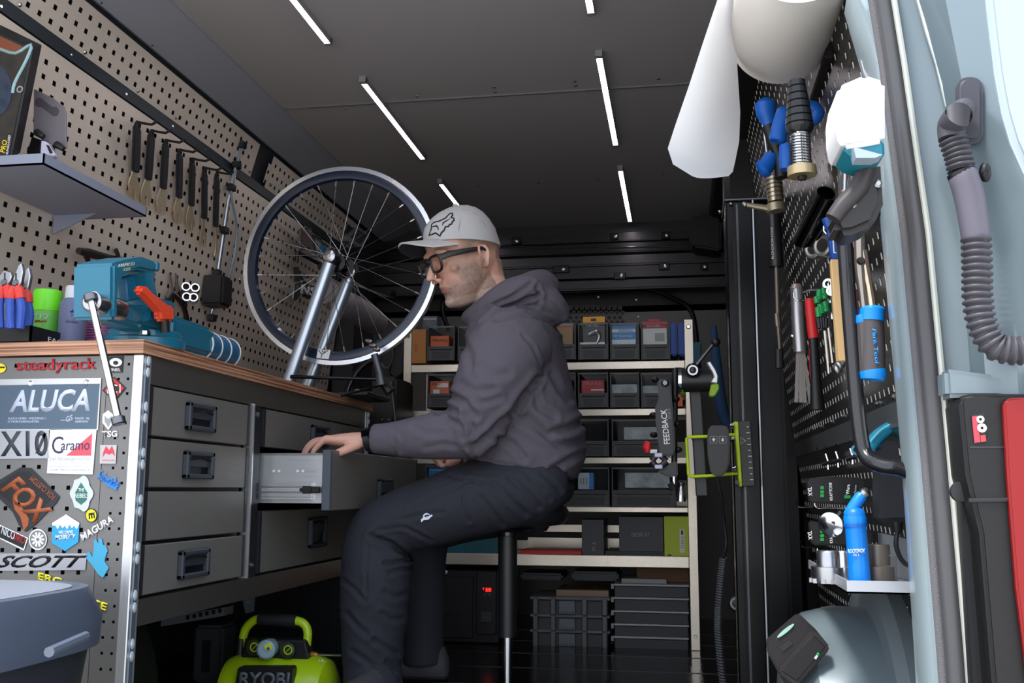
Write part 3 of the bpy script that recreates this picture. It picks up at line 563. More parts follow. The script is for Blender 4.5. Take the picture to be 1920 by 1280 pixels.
ob('plate', MB().poly([f(63, 166), f(100, 184), f(119, 199), f(123, 212), f(124, 278), f(108, 277), f(62, 252)], (.0, .006, 0)), mt('#70696e', .5), t, bev=.0015)
ob('slot', MB().poly([f(*p) for p in [(74+math.cos(R(a_))*8, 192+math.sin(R(a_))*9) for a_ in range(60, 301, 30)]+[(103+math.cos(R(a_))*8, 209+math.sin(R(a_))*9) for a_ in range(-120, 121, 30)]], (0, -.001, 0)), mt('#4c474c', .5), t)
for x, y in ((70, 251), (107, 274)): ob('clip', MB().tube([f(x, y), f(x+10, y+3)+V((0, -.02, 0)), f(x+22, y+11)+V((0, -.02, 0))], [.005, .009, .006], 8, sm=3), BLK, t)
ob('strut', MB().poly([f(60, 256), f(76, 262), f(72, 290), f(50, 288)], (0, .01, 0)), BLK, t)
t = ob('card_reader', MB().poly([PY(x, y, Yp-.02) for x, y in ((76, 262), (86, 265), (103, 288), (98, 294), (74, 288))], (0, .02, 0)), mt('#cfcadb', .4), label='small white gadget with dark display on the shelf under the phone stand', cat='gadget', bev=.003)
ob('screen', MB().poly([PY(x, y, Yp-.021) for x, y in ((87, 271), (92, 273), (99, 286), (94, 288))], (0, -.001, 0)), BLK, t)
# ---------------------------------------------------------------- cone wrenches hanging on the pegboard
WR = mt('#c9b898', .35, .5)
lab = ('first and largest cone wrench of the row, nearest the wall shelf', 'second cone wrench of the row, with a slim head', 'third cone wrench from the wall shelf', 'middle cone wrench of the row of seven', 'fifth cone wrench from the wall shelf', 'sixth wrench, open end spanner with round jaws', 'last tool of the wrench row, with a hooked end')
for i, (xt, yt, xb, yb) in enumerate(((254, 232, 249, 374), (281, 248, 271, 388), (308, 266, 300, 404), (334, 284, 332, 421), (358, 301, 355, 434), (381, 318, 380, 463), (404, 326, 400, 482))):
    A, B = LW(xt, yt, .035), LW(xb, yb, .012); d = (B-A); L = d.length; d.normalize(); sd_ = V((0, 1, 0)); k = .9+.08*(3-i)/3 if i < 5 else .85
    nn = d.cross(sd_).normalized()
    if nn.x < 0: nn = -nn
    t = thing('cone_wrench', 'black handled '+lab[i], 'wrench', A, 'wrenches hanging in a row on the pegboard')
    g = lambda u, v, o=0: A+d*(u*L)+sd_*(v*k)+nn*o
    ob('handle', MB().poly([g(.06, -.018), g(.02, -.010), g(.02, .010), g(.06, .018), g(.4, .019), g(.62, .017), g(.64, -.017), g(.4, -.019)], nn*.011), mt('#232427', .5), t, bev=.003, seg=2)
    if i == 6: ob('head', MB().tube([g(.6, 0, .004), g(.78, .012, .004), g(.92, .010, .004), g(1, -.006, .004), g(.97, -.02, .004)], [.007, .006, .006, .005, .004], 8, sm=4, flat=((0, 1, 0), .5)), WR, t)
    else:
        w_ = .030 if i != 5 else .026; n1 = .64 if i != 5 else .80
        out = [g(.60, -.012), g(n1, -.013), g(.80, -w_), g(.88, -w_), g(.97, -.018), g(.99, -.008), g(.86, -.008), g(.85, 0), g(.86, .008), g(.99, .008), g(.97, .018), g(.88, w_), g(.80, w_), g(n1, .013), g(.60, .012)]
        ob('head', MB().poly(out, nn*.004), WR, t, bev=.0008)
    hk = LW(xt+2, yt-4, 0)
    ob('hook', MB().tube([hk, hk+nn*.05, hk+nn*.065+V((0, 0, .015))], .004, 8, sm=2), BLK, t)
    ob('ring', MB().ring(g(.02, 0, .005), nn, [(-.003, .006), (.003, .006), (.003, .011), (-.003, .011)], 12), BLK, t)
t = thing('cable_duct', 'slim silver rail with black clips running down the pegboard beside the wrenches', 'cable', LW(430, 400))
ob('rail', MB().tube([LW(453, 268, .012), LW(428, 380, .012), LW(396, 600, .012)], .009, 8, flat=((0, 1, 0), .6)), mt('#a9b2bc', .25, .7), t)
ob('hose', MB().tube([LW(455, 275, .02), LW(433, 350, .02), LW(444, 430, .02), (LW(432, 510, .02)), LW(398, 590, .02)], .004, 8, sm=6), mt('#8fa3b3', .3, .2), t)
for x, y in ((450, 272), (430, 352), (417, 432), (403, 512), (393, 596), (440, 310)): p = LW(x, y, .012); ob('clip', MB().bx(p.x-.004, p.x+.02, p.y-.016, p.y+.016, p.z-.012, p.z+.012), BLK, t, bev=.003)
t = thing('tube_rack', 'black block holding four open chrome tubes on the pegboard behind the vise', 'tool holder', LW(378, 545))
p = LW(384, 545, 0); ob('block', MB().bx(p.x, p.x+.08, p.y-.03, p.y+.05, p.z-.055, p.z+.05), BLK, t, bev=.008, seg=2)
for x, y in ((366, 540), (363, 558), (349, 538), (350, 557)):  # the left pair are reflections of the right pair, built as tubes
    q = LW(x, y, .075)if x > 355 else LW(x, y, .06)
    ob('tube', MB().ring(q, (.5, -1, 0), [(-.05, .010), (.01, .010), (.01, .014), (-.05, .014)], 20), CHR, t); ob('bore', MB().lathe(q, (.5, -1, 0), [(-.02, .010), (-.018, .010)], 16), BLK2, t)
t = thing('trigger_clamp', 'black trigger tool hanging on the pegboard behind the vise', 'tool', LW(190, 490))
ob('body', MB().tube([LW(147, 470, .05), LW(165, 474, .05), LW(205, 484, .05), LW(232, 487, .05)], [.009, .013, .010, .008], 10), BLK, t)
ob('trigger', MB().tube([LW(160, 476, .05), LW(165, 492, .05), LW(152, 508, .05)], [.008, .007, .004], 8, sm=3), BLK, t); ob('hook', MB().tube([LW(218, 468, 0), LW(218, 470, .06), LW(222, 480, .06)], .006, 8), BLK, t)
t = thing('needle_pliers', 'slim silver pliers hanging points up on the pegboard behind the vise lever', 'pliers', LW(325, 540))
for x0, x1 in ((322, 313), (333, 345)): ob('jaw', MB().tube([LW(x0-4, 512, .02), LW(x0, 545, .02), LW(x1, 560, .02)], [.003, .008, .006], 8), STL, t)
for x1, x2 in ((308, 300), (345, 352)): ob('grip', MB().tube([LW(325, 552, .02), LW(x1, 575, .02), LW(x2, 610, .02)], [.006, .009, .008], 8, sm=2), BLK, t)
# things on the wall behind the wheel
t = thing('chain_tool', 'silver and black chain tool hanging behind the bike wheel', 'tool', LW(590, 460))
fr = lambda x, y: LW(x, y, .06)
for pts in (((563, 432), (563, 475), (590, 480), (583, 430), (570, 425)), ((587, 440), (592, 482), (612, 486), (600, 445))): ob('frame', MB().tube([fr(*p) for p in pts], .0055, 8, loop=True), STL, t)
ob('lever', MB().tube([fr(558, 470), fr(556, 490)], .009, 8), BLK, t); ob('shaft', MB().tube([fr(560, 474), fr(620, 505)], .009, 8), BLK, t)
ob('arm', MB().tube([fr(570, 428), fr(590, 445), fr(615, 462)], .006, 8), CHR, t); ob('block', MB().box(fr(573, 450), (.02, 0, 0), (0, .022, 0), (0, 0, .035)), mt('#4a3f3a', .4), t); ob('pad', MB().box(fr(605, 468), (.01, 0, 0), (0, .02, 0), (0, 0, .014)), mt('#2a6fa0', .4), t)
t = thing('frame_clamp', 'silver jaw clamp hanging low behind the silver truing stand arm', 'tool', LW(560, 530))
ob('jaw', MB().poly([fr(545, 500), fr(556, 500), fr(560, 530), (fr(560, 562)), fr(546, 562), fr(549, 530)], (.012, 0, 0)), STL, t, bev=.003)
ob('arm', MB().tube([fr(556, 505), fr(572, 530), fr(590, 540)], .006, 8, sm=3), CHR, t); ob('body', MB().box(fr(578, 548), (.02, 0, 0), (0, .04, 0), (0, 0, .022)), BLK, t, bev=.004)
tpx('lettering', 'NS', lambda x, y: LW(x, y, .085), (563, 550), (590, 556), (566, 533), WHT, t, wt=.04)
t = thing('rolled_bag', 'grey fabric roll hanging on the wall behind the wheel', 'bag', LW(680, 590))
ob('roll', MB().tube([PY(612, 548, 3.55), PY(640, 566, 3.65), PY(680, 588, 3.85), PY(706, 606, 4.0), PY(712, 610, 4.03)], [.046, .052, .055, .050, .028], 20, sm=2), mt('#979395', .8, bump=.6, scale=20, mix='#7d797e', mscale=12), t)
ob('strap', MB().tube([PY(600, 500, 3.6), PY(650, 530, 3.8), PY(730, 560, 4.1), PY(737, 545, 4.1)], .012, 8, sm=3), BLK, t)
t = thing('wall_lamp', 'square van interior lamp with clear lens on the dark side panel', 'lamp', PX(674, 445, -1.5))
f = lambda x, y, X=-1.5: PX(x, y, X)
ob('housing', MB().poly([f(x, y) for x, y in ((651, 444), (671, 427), (676, 426), (693, 439), (694, 445), (679, 462), (672, 464), (653, 451))], (-.03, 0, 0)), mt('#8c8e92', .35), t, bev=.004, seg=2)
ob('lens', MB().poly([PX(x, y, -1.498) for x, y in ((657, 444), (672, 431), (688, 441), (675, 457))], (.004, 0, 0)), mt('#4c4e54', .15), t)
ob('socket', MB().poly([PX(x, y, -1.52) for x, y in ((652, 410), (668, 398), (676, 424), (650, 446))], (-.04, 0, 0)), BLK, t, bev=.003)
# ---------------------------------------------------------------- truing stand and bike wheel
YW = 3.1
wc = PY(638, 497, YW); rw = (PY(638, 312, YW)-PY(638, 682, YW)).length/2
t = thing('truing_stand', 'wheel truing stand with two silver arms on the far end of the worktop', 'truing stand', (wc.x-.1, YW, ZW))
for (x0, y0, x1, y1, Y, nm) in ((618, 494, 546, 702, YW-.075, 0), (655, 522, 583, 708, YW+.075, 0)):
    A, B = PY(x0, y0, Y), PY(x1, y1, Y); d = (B-A); B = A+d*((ZW+.01-A.z)/d.z)
    ob('arm', MB().tube([A, B], .0215, 28), mt('#b9c6d6', .3, .85), t)
    ob('arm_base', MB().tube([B+V((0, 0, .0)), B-V((0, 0, .008))], .026, 20), BLK, t)
    u = (A-B).normalized(); ob('axle_cap', MB().tube([A, A+u*.012, A+u*.03, A+u*.05], [.0215, .024, .026, .012], 20), BLK, t)
    p = A+u*.02; ob('axle_bolt', MB().lathe(p, (0, -1, 0), [(0, .02), (.026, .02), (.028, .016), (.03, .008), (.026, .006)], 20), STL, t)
ob('base_plate', MB().bx(-1.42, -1.12, YW-.16, YW+.22, ZW, ZW+.01), BLK, t, bev=.003)
a, b = PY(500, 702, 3.0), PY(715, 711, 3.0)
ob('cross_rod', MB().tube([PY(545, 706, 2.99), b], .006, 10), mt('#1d1e22', .2, .5), t)
ob('cross_rod', MB().tube([PY(640, 742, 3.05), PY(712, 722, 3.0)], .004, 8), mt('#1d1e22', .2, .5), t)
ob('gauge_arm', MB().tube([PY(702, 664, 2.99), PY(712, 700, 2.99), PY(715, 722, 2.99)], [.012, .012, .02], 12, flat=((1, 0, 0), .7)), mt('#4a4d52', .25, .6), t)
ob('gauge_arm', MB().tube([PY(715, 712, 3.02), PY(732, 735, 3.02)], [.014, .018], 10), BLK, t)
for x, y in ((692, 640), (699, 648), (706, 655)): ob('gauge_tip', MB().lathe(PY(x, y, 3.0), (1, -.4, -.3), [(-.012, .006), (0, .008), (.012, .005)], 10), STL, t)
p = PY(678, 742, 3.2); ob('foot', MB().bx(p.x-.09, p.x+.04, 3.15, 3.4, ZW, ZW+.016), BLK, t, bev=.004); ob('knob', MB().lathe((p.x-.01, 3.18, ZW+.014), (0, 0, 1), [(0, .012), (.008, .014), (.012, .008)], 12), STL, t)
t = thing('bike_wheel', 'bare bicycle wheel with black rim and silver brake track in the truing stand', 'wheel', wc)
ro = rw
RIM = mt('#16233a', .28, .3, coat=.4)
ob('rim', MB().ring(wc, (0, 1, 0), [(-.011, ro-.014), (-.012, ro-.022), (-.010, ro-.040), (0, ro-.046), (.010, ro-.040), (.012, ro-.022), (.011, ro-.014), (.004, ro-.017), (-.004, ro-.017)], 96), RIM, t, ang=50)
ob('brake_track', MB().ring(wc, (0, 1, 0), [(-.0125, ro), (-.0125, ro-.014), (-.0105, ro-.014), (-.009, ro-.004), (.009, ro-.004), (.0105, ro-.014), (.0125, ro-.014), (.0125, ro)], 96), mt('#cfd4da', .22, .9), t)
ob('hub', MB().lathe(wc-V((0, .055, 0)), (0, 1, 0), [(0, .012), (.012, .014), (.016, .030), (.022, .032), (.026, .018), (.05, .016), (.08, .02), (.084, .036), (.09, .036), (.094, .03), (.11, .026)], 28), mt('#16181c', .25, .6), t)
ob('axle', MB().tube([wc-V((0, .09, 0)), wc+V((0, .09, 0))], .007, 12), STL, t)
for k in range(28):
    a = 2*math.pi*k/28+.08; sd_ = -1 if k % 2 else 1; ha = a+(.9 if (k//2) % 2 else -.9)
    h = wc+V((.032*math.cos(ha), sd_*.033, .032*math.sin(ha))); e = wc+V(((ro-.045)*math.cos(a), 0, (ro-.045)*math.sin(a)))
    ob('spoke', MB().tube([h, e], .0011, 5), mt('#8b8d92', .25, .9), t)
    u = (e-h).normalized(); ob('nipple', MB().tube([e-u*.016, e+u*.002], .0027, 6), mt('#d9d6d2', .25, .8), t)
r0, r1 = ro-.042, ro-.016
def onrim(x, y): return PY(x, y, YW-.0135)
s = ob('rim_sticker', MB().poly([onrim(*p) for p in ((596, 654), (620, 656), (616, 673), (593, 671))], (0, .001, 0)), WHT, t)
for p, q in (((597, 656), (604, 664)), ((604, 664), (615, 657)), ((604, 664), (602, 671))): ob('mark', MB().tube([onrim(*p)-V((0, .001, 0)), onrim(*q)-V((0, .001, 0))], .0012, 5), BLK, s)
ob('mark', MB().ring(onrim(607, 657)-V((0, .001, 0)), (0, 1, 0), [(-.0006, .004), (.0006, .004), (.0006, .006), (-.0006, .006)], 12), BLK, s)
def rimarc(a0, a1, r0, r1, m): ob('rim_label', MB().strip([[wc+V((r*math.cos(a), -.0128, r*math.sin(a))) for r in (r0, r1)] for a in [a0+(a1-a0)*k/8 for k in range(9)]]), m, t)
rimarc(R(57), R(50), ro-.013, ro-.001, WHT)
# dark things behind the wheel at the end of the bench
t = ob('rubber_hoop', MB().tube([PY(x, y, 3.56) for x, y in ((648, 742), (655, 722), (668, 700), (684, 684), (702, 675), (716, 673))][::-1]+[PY(645, 800, 3.56), V((PY(645, 800, 3.56).x, 3.56, .012))], .012, 10, sm=5), BLK2, label='dark rubber hoop with silver edge between bench end and black case', cat='hoop')
ob('silver_edge', MB().tube([PY(x, y, 3.54) for x, y in ((650, 738), (657, 719), (670, 697), (686, 681), (703, 672))], .003, 8, sm=5), DST, t)
p0, p1 = PY(697, 700, 3.6), PY(743, 700, 3.6)
t = thing('equipment_case', 'tall black case between the bench end and the metal shelving', 'case', (p0.x, 3.7, 0)); ob('body', MB().bx(p0.x, p1.x, 3.6, 3.85, 0, PY(700, 706, 3.6).z), BLK, t, bev=.01, seg=2)
ob('edge_trim', MB().tube([PY(733, 716, 3.59), PY(741, 790, 3.59), PY(741, 1000, 3.59)], .006, 8), mt('#3a3f46', .3), t)
screws(lambda x, y: PY(x, y, 3.595), [(717, 787), (729, 788), (708, 640)], .006, (0, -1, 0), DST, t)
t = ob('clipboard_stack', MB().poly([PY(x, y, 3.8) for x, y in ((738, 724), (751, 724), (758, 790), (754, 794))], (0, .1, 0)), mt('#777a84', .5), label='grey leaning sheets behind the silver shelf post', cat='sheets')
ob('sheet', MB().poly([PY(x, y, 3.78) for x, y in ((741, 725), (744, 724), (757, 786), (752, 790))], (0, .01, 0)), WHT, t)
t = thing('junction_box', 'dark grey plastic box with a screw on the panel behind the wheel', 'box', PY(722, 650, 4.73))
ob('cover', MB().poly([PY(x, y, 4.73) for x, y in ((742, 620), (758, 620), (758, 700), (740, 712), (728, 700))], (0, .1, 0)), mt('#33373b', .5), t, bev=.01); ob('screw', MB().lathe(PY(747, 643, 4.72), (0, -1, 0), [(0, .012), (.006, .009)], 12), STL, t)
ob('cable', MB().tube([PY(x, y, 4.70) for x, y in ((739, 640), (736, 655), (736, 670), (731, 685), (722, 690), (715, 680))], .004, 6, sm=4), mt('#777c82', .3, .4), t)
# ---------------------------------------------------------------- bin
t = thing('waste_bin', 'grey plastic waste bin with lid in front of the sticker panel', 'bin', (-1.1, 1.5, 0))
YBn = 1.5; c = PY(30, 1100, YBn); rb = .22; c.x = PY(179, 1120, YBn).x-rb-.078
zt = .410; G1, G2 = mt('#7f8896', .4, bump=.1, scale=200), mt('#2c2f36', .5, bump=.15, scale=200)
def sup(r, z, k=1.0, n=40): return [(c.x+r*k*(abs(math.cos(a))**.62)*math.copysign(1, math.cos(a)), YBn+r*1.25*(abs(math.sin(a))**.62)*math.copysign(1, math.sin(a)), z) for a in [2*math.pi*i/n for i in range(n)]]
ob('body', MB().rings([sup(rb*.72, .0), sup(rb*.78, .01), sup(rb*.93, zt-.09), sup(rb*.93, zt-.088)]), G2, t)
ob('rim', MB().rings([sup(rb*.93, zt-.105), sup(rb*.99, zt-.10), sup(rb*1.0, zt-.05), sup(rb*.9, zt), sup(rb*.86, zt+.002), sup(rb*.82, zt-.012)]), mt('#4f5868', .42), t)
ob('lid', MB().rings([sup(rb*.80, zt-.02), sup(rb*.80, zt+.001), sup(rb*.7, zt+.006), sup(rb*.3, zt+.008)]), mt('#868c99', .5), t)
a = PY(92, 1222, YBn-rb*1.24); b = PY(160, 1192, YBn-rb*.62)
ob('grip', MB().tube([a, b], .007, 8), mt('#5f6878', .4), t)
# ---------------------------------------------------------------- compressor under the bench
GRN = mt('#b2d418', .35, coat=.3); Yc = 2.72
def Cc(x, y, o=0): return PY(x, y, Yc+o)
t = thing('air_compressor', 'lime green portable air compressor with roll bar under the bench', 'compressor', Cc(520, 1280))
l, r_ = Cc(400, 1270), Cc(618, 1270); rt = .105
L = r_.x-l.x; zc = Cc(520, 1234).z-rt
ob('tank', MB().lathe((l.x, Yc+.06, zc), (1, 0, 0), [(0, .02), (.006, .06), (.025, .095), (.05, rt), (L-.05, rt), (L-.025, .095), (L-.006, .06), (L, .02)], 36), GRN, t)
hb_ = ob('handle', MB().tube([Cc(452, 1238, .06), Cc(455, 1200, .06), Cc(462, 1176, .06), Cc(480, 1161, .06), Cc(500, 1160, .06), Cc(545, 1162, .06), Cc(568, 1168, .06), Cc(577, 1185, .06), Cc(574, 1215, .06), Cc(570, 1245, .06)], .0125, 12, sm=4), GRN, t)
ob('foam_grip', MB().tube([Cc(486, 1160, .06), Cc(556, 1164, .06)], .0175, 16), mt('#17191f', .7), t)
ob('control_panel', plate(lambda x, y: Cc(x, y, .03), ((460, 1195), (572, 1200), (580, 1240), (450, 1236)), (0, .05, 0)), BLK, t, bev=.005)
for x0, y0, x1, y1 in ((452, 1196, 450, 1228), (572, 1202, 574, 1238)): ob('post_sleeve', MB().tube([Cc(x0, y0, .06), Cc(x1, y1, .06)], .016, 12), BLK, t)
for x, y in ((477, 1213), (540, 1218)):
    g = ob('pressure_gauge', MB().lathe(Cc(x, y, .02), (0, -1, 0), [(0, .022), (.008, .022), (.009, .019)], 24), mt('#2c3322', .4), t)
    ob('dial', MB().ring(Cc(x, y, .0105), (0, -1, 0), [(0, .010), (.001, .010), (.001, .013), (0, .013)], 20), GRN, g); ob('needle', MB().tube([Cc(x-4, y+4, .009), Cc(x+5, y-5, .009)], .001, 4), GRN, g)
k = ob('regulator_knob', MB().lathe(Cc(506, 1213, .03), (.15, -1, 0), [(0, .026), (.03, .028), (.045, .026), (.05, .02)], 12), mt('#a9c8d8', .2, .2), t)
ob('knob_mark', MB().lathe(Cc(503, 1213, -.022), (.15, -1, 0), [(0, .011), (.001, .011)], 16), mt('#d8e020', .4), k); ob('knob_mark', MB().lathe(Cc(503, 1216, -.0235), (.15, -1, 0), [(0, .005), (.001, .005)], 12), NAVY, k)
cp = ob('coupler', MB().tube([Cc(578, 1226, .06), Cc(586, 1227, .06), Cc(596, 1227, .06)], [.008, .010, .007], 12), mt('#b58a3c', .3, .8), t); ob('coupler_spring', MB().tube([Cc(596, 1227, .06), Cc(640, 1228, .06)], .0035, 6), STL, cp)
lp = ob('name_plate', plate(lambda x, y: Cc(x, y, -.05), ((446, 1253), (450, 1250), (546, 1250), (549, 1254), (546, 1290), (440, 1290)), (0, .03, 0)), BLK, t)
tpx('lettering', 'RYOBI', lambda x, y: Cc(x, y, -.0505), (447, 1286), (541, 1287), (450, 1259), mt('#5d6468', .5), lp, wt=.03)
tpx('lettering', '6.4L', lambda x, y: Cc(x, y, .029), (598, 1241), (608, 1241), (598, 1235), WHT, t)
t = ob('wiring_duct', MB().box(PY(370, 1154, 2.9), (.1, 0, .018), (0, .03, 0), (0, 0, .012)), mt('#6f7378', .4), label='slotted grey cable duct under the bench behind the wheel arch', cat='cable duct')
for k in range(6): ob('slot', MB().bx(*(lambda p: (p.x-.005, p.x+.005, p.y-.001, p.y+.002, p.z-.006, p.z+.006))(PY(352+k*12, 1157-k*2.5, 2.868))), BLK, t)
t = thing('battery_charger', 'dark grey charger unit under the bench beside the wheel arch', 'charger', PY(390, 1250, 2.95))
ob('housing', MB().bx(PY(362, 1200, 2.95).x, PY(418, 1200, 2.95).x, 2.95, 3.05, 0, PY(390, 1172, 2.95).z), mt('#3a3e42', .5), t, bev=.01, seg=2); ob('slot', MB().bx(PY(380, 1200, 2.95).x, PY(396, 1200, 2.95).x, 2.948, 2.96, PY(390, 1260, 2.95).z, PY(390, 1200, 2.95).z), BLK2, t)
t = thing('low_pegboard', 'dark perforated sheet standing behind the compressor', 'panel', PY(550, 1200, 3.3))
u0, u1 = PY(425, 1150, 3.35).x, PY(650, 1150, 3.35).x
ob('sheet', perf(lambda u, v: V((u, 3.35, v)), u0, u1, 0, .345, .035, .035, .009), mt('#3f4146', .35, .6), t)
ob('backing', MB().bx(u0, u1, 3.36, 3.37, 0, .345), BLK2, t); tpx('lettering', 'AC', lambda x, y: PY(x, y, 3.34), (460, 1131), (472, 1131), (460, 1126), WHT, t)
ob('tag', plate(lambda x, y: PY(x, y, 3.345), ((454, 1122), (478, 1120), (476, 1146), (460, 1150)), (0, .002, 0)), mt('#8fa2b0', .4), t)
# ---------------------------------------------------------------- metal shelving at the bulkhead
YS, YS2 = 3.87, 4.24
def F(x, y, o=0): return PY(x, y, YS-o)
SF = brushed('#c8c0b2', .3, .8, (60, 4, 60))
un = thing('shelving_unit', 'silver metal shelving unit with two posts in front of the bulkhead', 'shelving', (-.5, 4.05, 0))
xa, xb, xc, xd = F(757, 650).x, F(772, 650).x, F(1283, 640).x, F(1300, 640).x
zt = F(1291, 598).z
for x0, x1, z1 in ((xa, xb, F(764, 616).z), (xc, xd, zt)):
    for y0 in (YS, YS2):
        p = ob('post', MB().bx(x0, x1, y0, y0+.004, 0, z1).add(*(lambda m_: (m_.v, m_.f))(MB().bx(x0, x0+.003, y0+.004, y0+.03, 0, z1))) if 0 else MB().bx(x0, x1, y0, y0+.02, 0, z1), SF, un, bev=.002)
        if y0 == YS: ob('bolt', MB().lathe(((x0+x1)/2, YS, z1-.03), (0, -1, 0), [(0, .009), (.004, .006)], 10), CHR, p); ob('bolt', MB().lathe(((x0+x1)/2, YS, .05), (0, -1, 0), [(0, .007), (.004, .005)], 10), STL, p)
rails = []
for i, (yt, yb) in enumerate(((675, 690), (765, 778), (857, 869), (951, 961), (1043, 1065))):
    z1, z0 = F(1290, yt).z, F(1290, yb).z; rails.append(z1)
    o_ = ob('shelf_board', MB().bx(xb-.01, xc+.01, YS+.004, YS2, z1-.006, z1-.003), SF, un)
    ob('front_edge', MB().bx(xb, xc, YS-.001, YS+.006, z0, z1), SF, o_, bev=.002)
    ob('rear_edge', MB().bx(xb, xc, YS2-.01, YS2, z1, z1+.035), SF, o_)
for y in (705, 735, 820, 898): ob('end_plate', MB().bx(xc-.035, xc, YS2-.02, YS2-.015, F(1250, y+40).z, F(1250, y).z), mt('#c9c4b8', .5, .2), un)
BIN = mt('#3b3e40', .45, bump=.1, scale=200); GLS = mt('#e8f0f4', .03, trans=1.0, alpha=.35)
def binf(x0, x1, yt, yb, label, grp='storage bins on the shelving'):
    a, b = F(x0, yt).x, F(x1, yt).x; z0, z1 = F(x0, yb).z+.001, F(x0, yt).z; h = z1-z0; Y0 = YS+.012; Y1 = Y0+.3
    t = thing('storage_bin', label, 'storage bin', ((a+b)/2, Y0+.1, z0), grp)
    ob('bin_floor', MB().bx(a, b, Y0, Y1, z0, z0+.003), BIN, t); ob('bin_back', MB().bx(a, b, Y1-.003, Y1, z0, z1), BIN, t)
    for s_ in (a, b-.006): ob('bin_wall', MB().bx(s_, s_+.006, Y0, Y1, z0, z1), BIN, t, bev=.001)
    fr = ob('bin_front', MB().bx(a+.006, b-.006, Y0, Y0+.005, z0, z0+h*.42), BIN, t)
    ob('finger_grip', MB().bx(a+.014, b-.014, Y0-.008, Y0+.001, z0+h*.32, z0+h*.38), BIN, fr, bev=.002); ob('label_slot', MB().bx(a+.02, b-.02, Y0-.001, Y0+.001, z0+.008, z0+h*.26), mt('#2a2c2e', .5), fr)
    w_ = ob('window', MB().bx(a+.006, b-.006, Y0+.004, Y0+.006, z0+h*.42, z1-.006), GLS, t)
    ob('window_rim', MB().bx(a+.006, b-.006, Y0+.001, Y0+.007, z1-.008, z1-.002), mt('#8d9296', .2, trans=.4), t)
    return (a+b)/2, Y0, z0, h
B = [((800, 852, 610, 677), 'dark storage bin on the top shelf holding the orange box'), ((857, 910, 610, 677), 'dark storage bin on the top shelf half behind the hooded man'),
     ((1022, 1079, 604, 675), 'dark storage bin on the top shelf beside the hood, with a brown box'), ((1083, 1140, 604, 675), 'dark storage bin on the top shelf with the yellow topped package'),
     ((1143, 1198, 604, 675), 'dark storage bin on the top shelf with the blue and white box'), ((1201, 1256, 604, 675), 'dark storage bin on the top shelf with the red and white package'),
     ((800, 852, 700, 765), 'dark storage bin on the second shelf with the orange printed packet'), ((1025, 1079, 697, 765), 'dark storage bin on the second shelf directly behind the man'),
     ((1083, 1140, 697, 765), 'dark storage bin on the second shelf with the red box'), ((1143, 1198, 697, 765), 'dark storage bin on the second shelf with a white sheet'),
     ((1201, 1262, 697, 765), 'dark storage bin on the second shelf behind the repair clamp'),
     ((1048, 1141, 785, 857), 'wide storage bin on the third shelf touching the back of the man'), ((1146, 1240, 785, 857), 'wide storage bin on the third shelf behind the lettered clamp'),
     ((1048, 1142, 875, 951), 'wide storage bin on the fourth shelf with a white and blue box'), ((1146, 1266, 875, 951), 'widest storage bin on the fourth shelf with crumpled paper'),
     ((797, 905, 871, 951), 'storage bin on the fourth shelf with the blue box above the knee')]
for a, lb in B: binf(*a, lb)
def boxf(name, x0, x1, y0, y1, m, label, cat='box', dep=.08, off=.03, group=None, bev=.001):
    p, q = F(x0, y1, -off), F(x1, y0, -off)
    return ob(name, MB().bx(p.x, q.x, YS+off, YS+off+dep, p.z, q.z), m, label=label, cat=cat, group=group, bev=bev)
def onf(s, x0, x1, y0, y1, m, off, **kw): return tpx('lettering', s, lambda x, y: F(x, y, -off+.0015), (x0, y1), (x1, y1), (x0, y0), m, **kw)
def patch(x0, x1, y0, y1, m, par, off=.03, name='label_patch', l=.0008): p, q = F(x0, y1, -off), F(x1, y0, -off); return ob(name, MB().bx(p.x, q.x, YS+off-l, YS+off+.001, p.z, q.z), m, par)
ORG = mt('#d8622a', .45)
t = boxf('cardboard_box', 772, 799, 617, 681, mt('#b07a44', .75), 'brown cardboard box with a red outline stamp at the left end of the top shelf', dep=.2, off=.004)
for a_ in ((779, 780, 645, 660), (782, 783, 645, 660), (779, 783, 645, 646), (779, 783, 659, 660)): patch(*a_, R_, t, .004, 'stamp_line')
t = boxf('small_carton', 792, 820, 592, 620, mt('#5e6872', .5, mix='#3e4a56', mscale=30), 'grey blue carton standing behind the cardboard box above the top shelf', dep=.08, off=.2); patch(794, 818, 596, 600, mt('#9aa4ac', .5), t, .2)
t = boxf('boxed_part', 807, 842, 629, 660, ORG, 'orange box in the top bin beside the cardboard box'); onf('CERAMIC', 809, 840, 636, 640, BLK, .03, par=t); patch(815, 838, 648, 656, mt('#e8a890', .4), t)
t = boxf('boxed_part', 806, 842, 714, 746, ORG, 'orange packet with silver print in the second row bin'); patch(820, 840, 718, 726, mt('#c9b8b4', .3, .3), t); patch(812, 824, 730, 742, mt('#c9c4c4', .3, .3), t); onf('SPEED', 809, 826, 717, 722, BLK, .03, par=t)
t = boxf('boxed_part', 1022, 1074, 612, 655, mt('#a58a68', .7), 'brown box with red and white top edge beside the hood'); patch(1022, 1074, 605, 611, WHT, t); patch(1022, 1074, 611, 614, RED, t)
t = boxf('boxed_part', 1093, 1134, 594, 648, mt('#26272a', .4), 'black hang pack with yellow header in the top shelf bin'); patch(1093, 1134, 593, 605, mt('#e0a420', .5), t); onf('TOPTRO', 1098, 1122, 607, 612, WHT, .03, par=t, wt=.02)
q = patch(1108, 1118, 597, 602, BLK, t, l=.002); ob('metal_part', MB().tube([F(1104, 628, -.028), F(1118, 622, -.028), F(1124, 632, -.028), F(1118, 645, -.028)], [.008, .012, .009, .005], 8, sm=3), STL, t); patch(1085, 1134, 641, 647, WHT, t, l=.003)
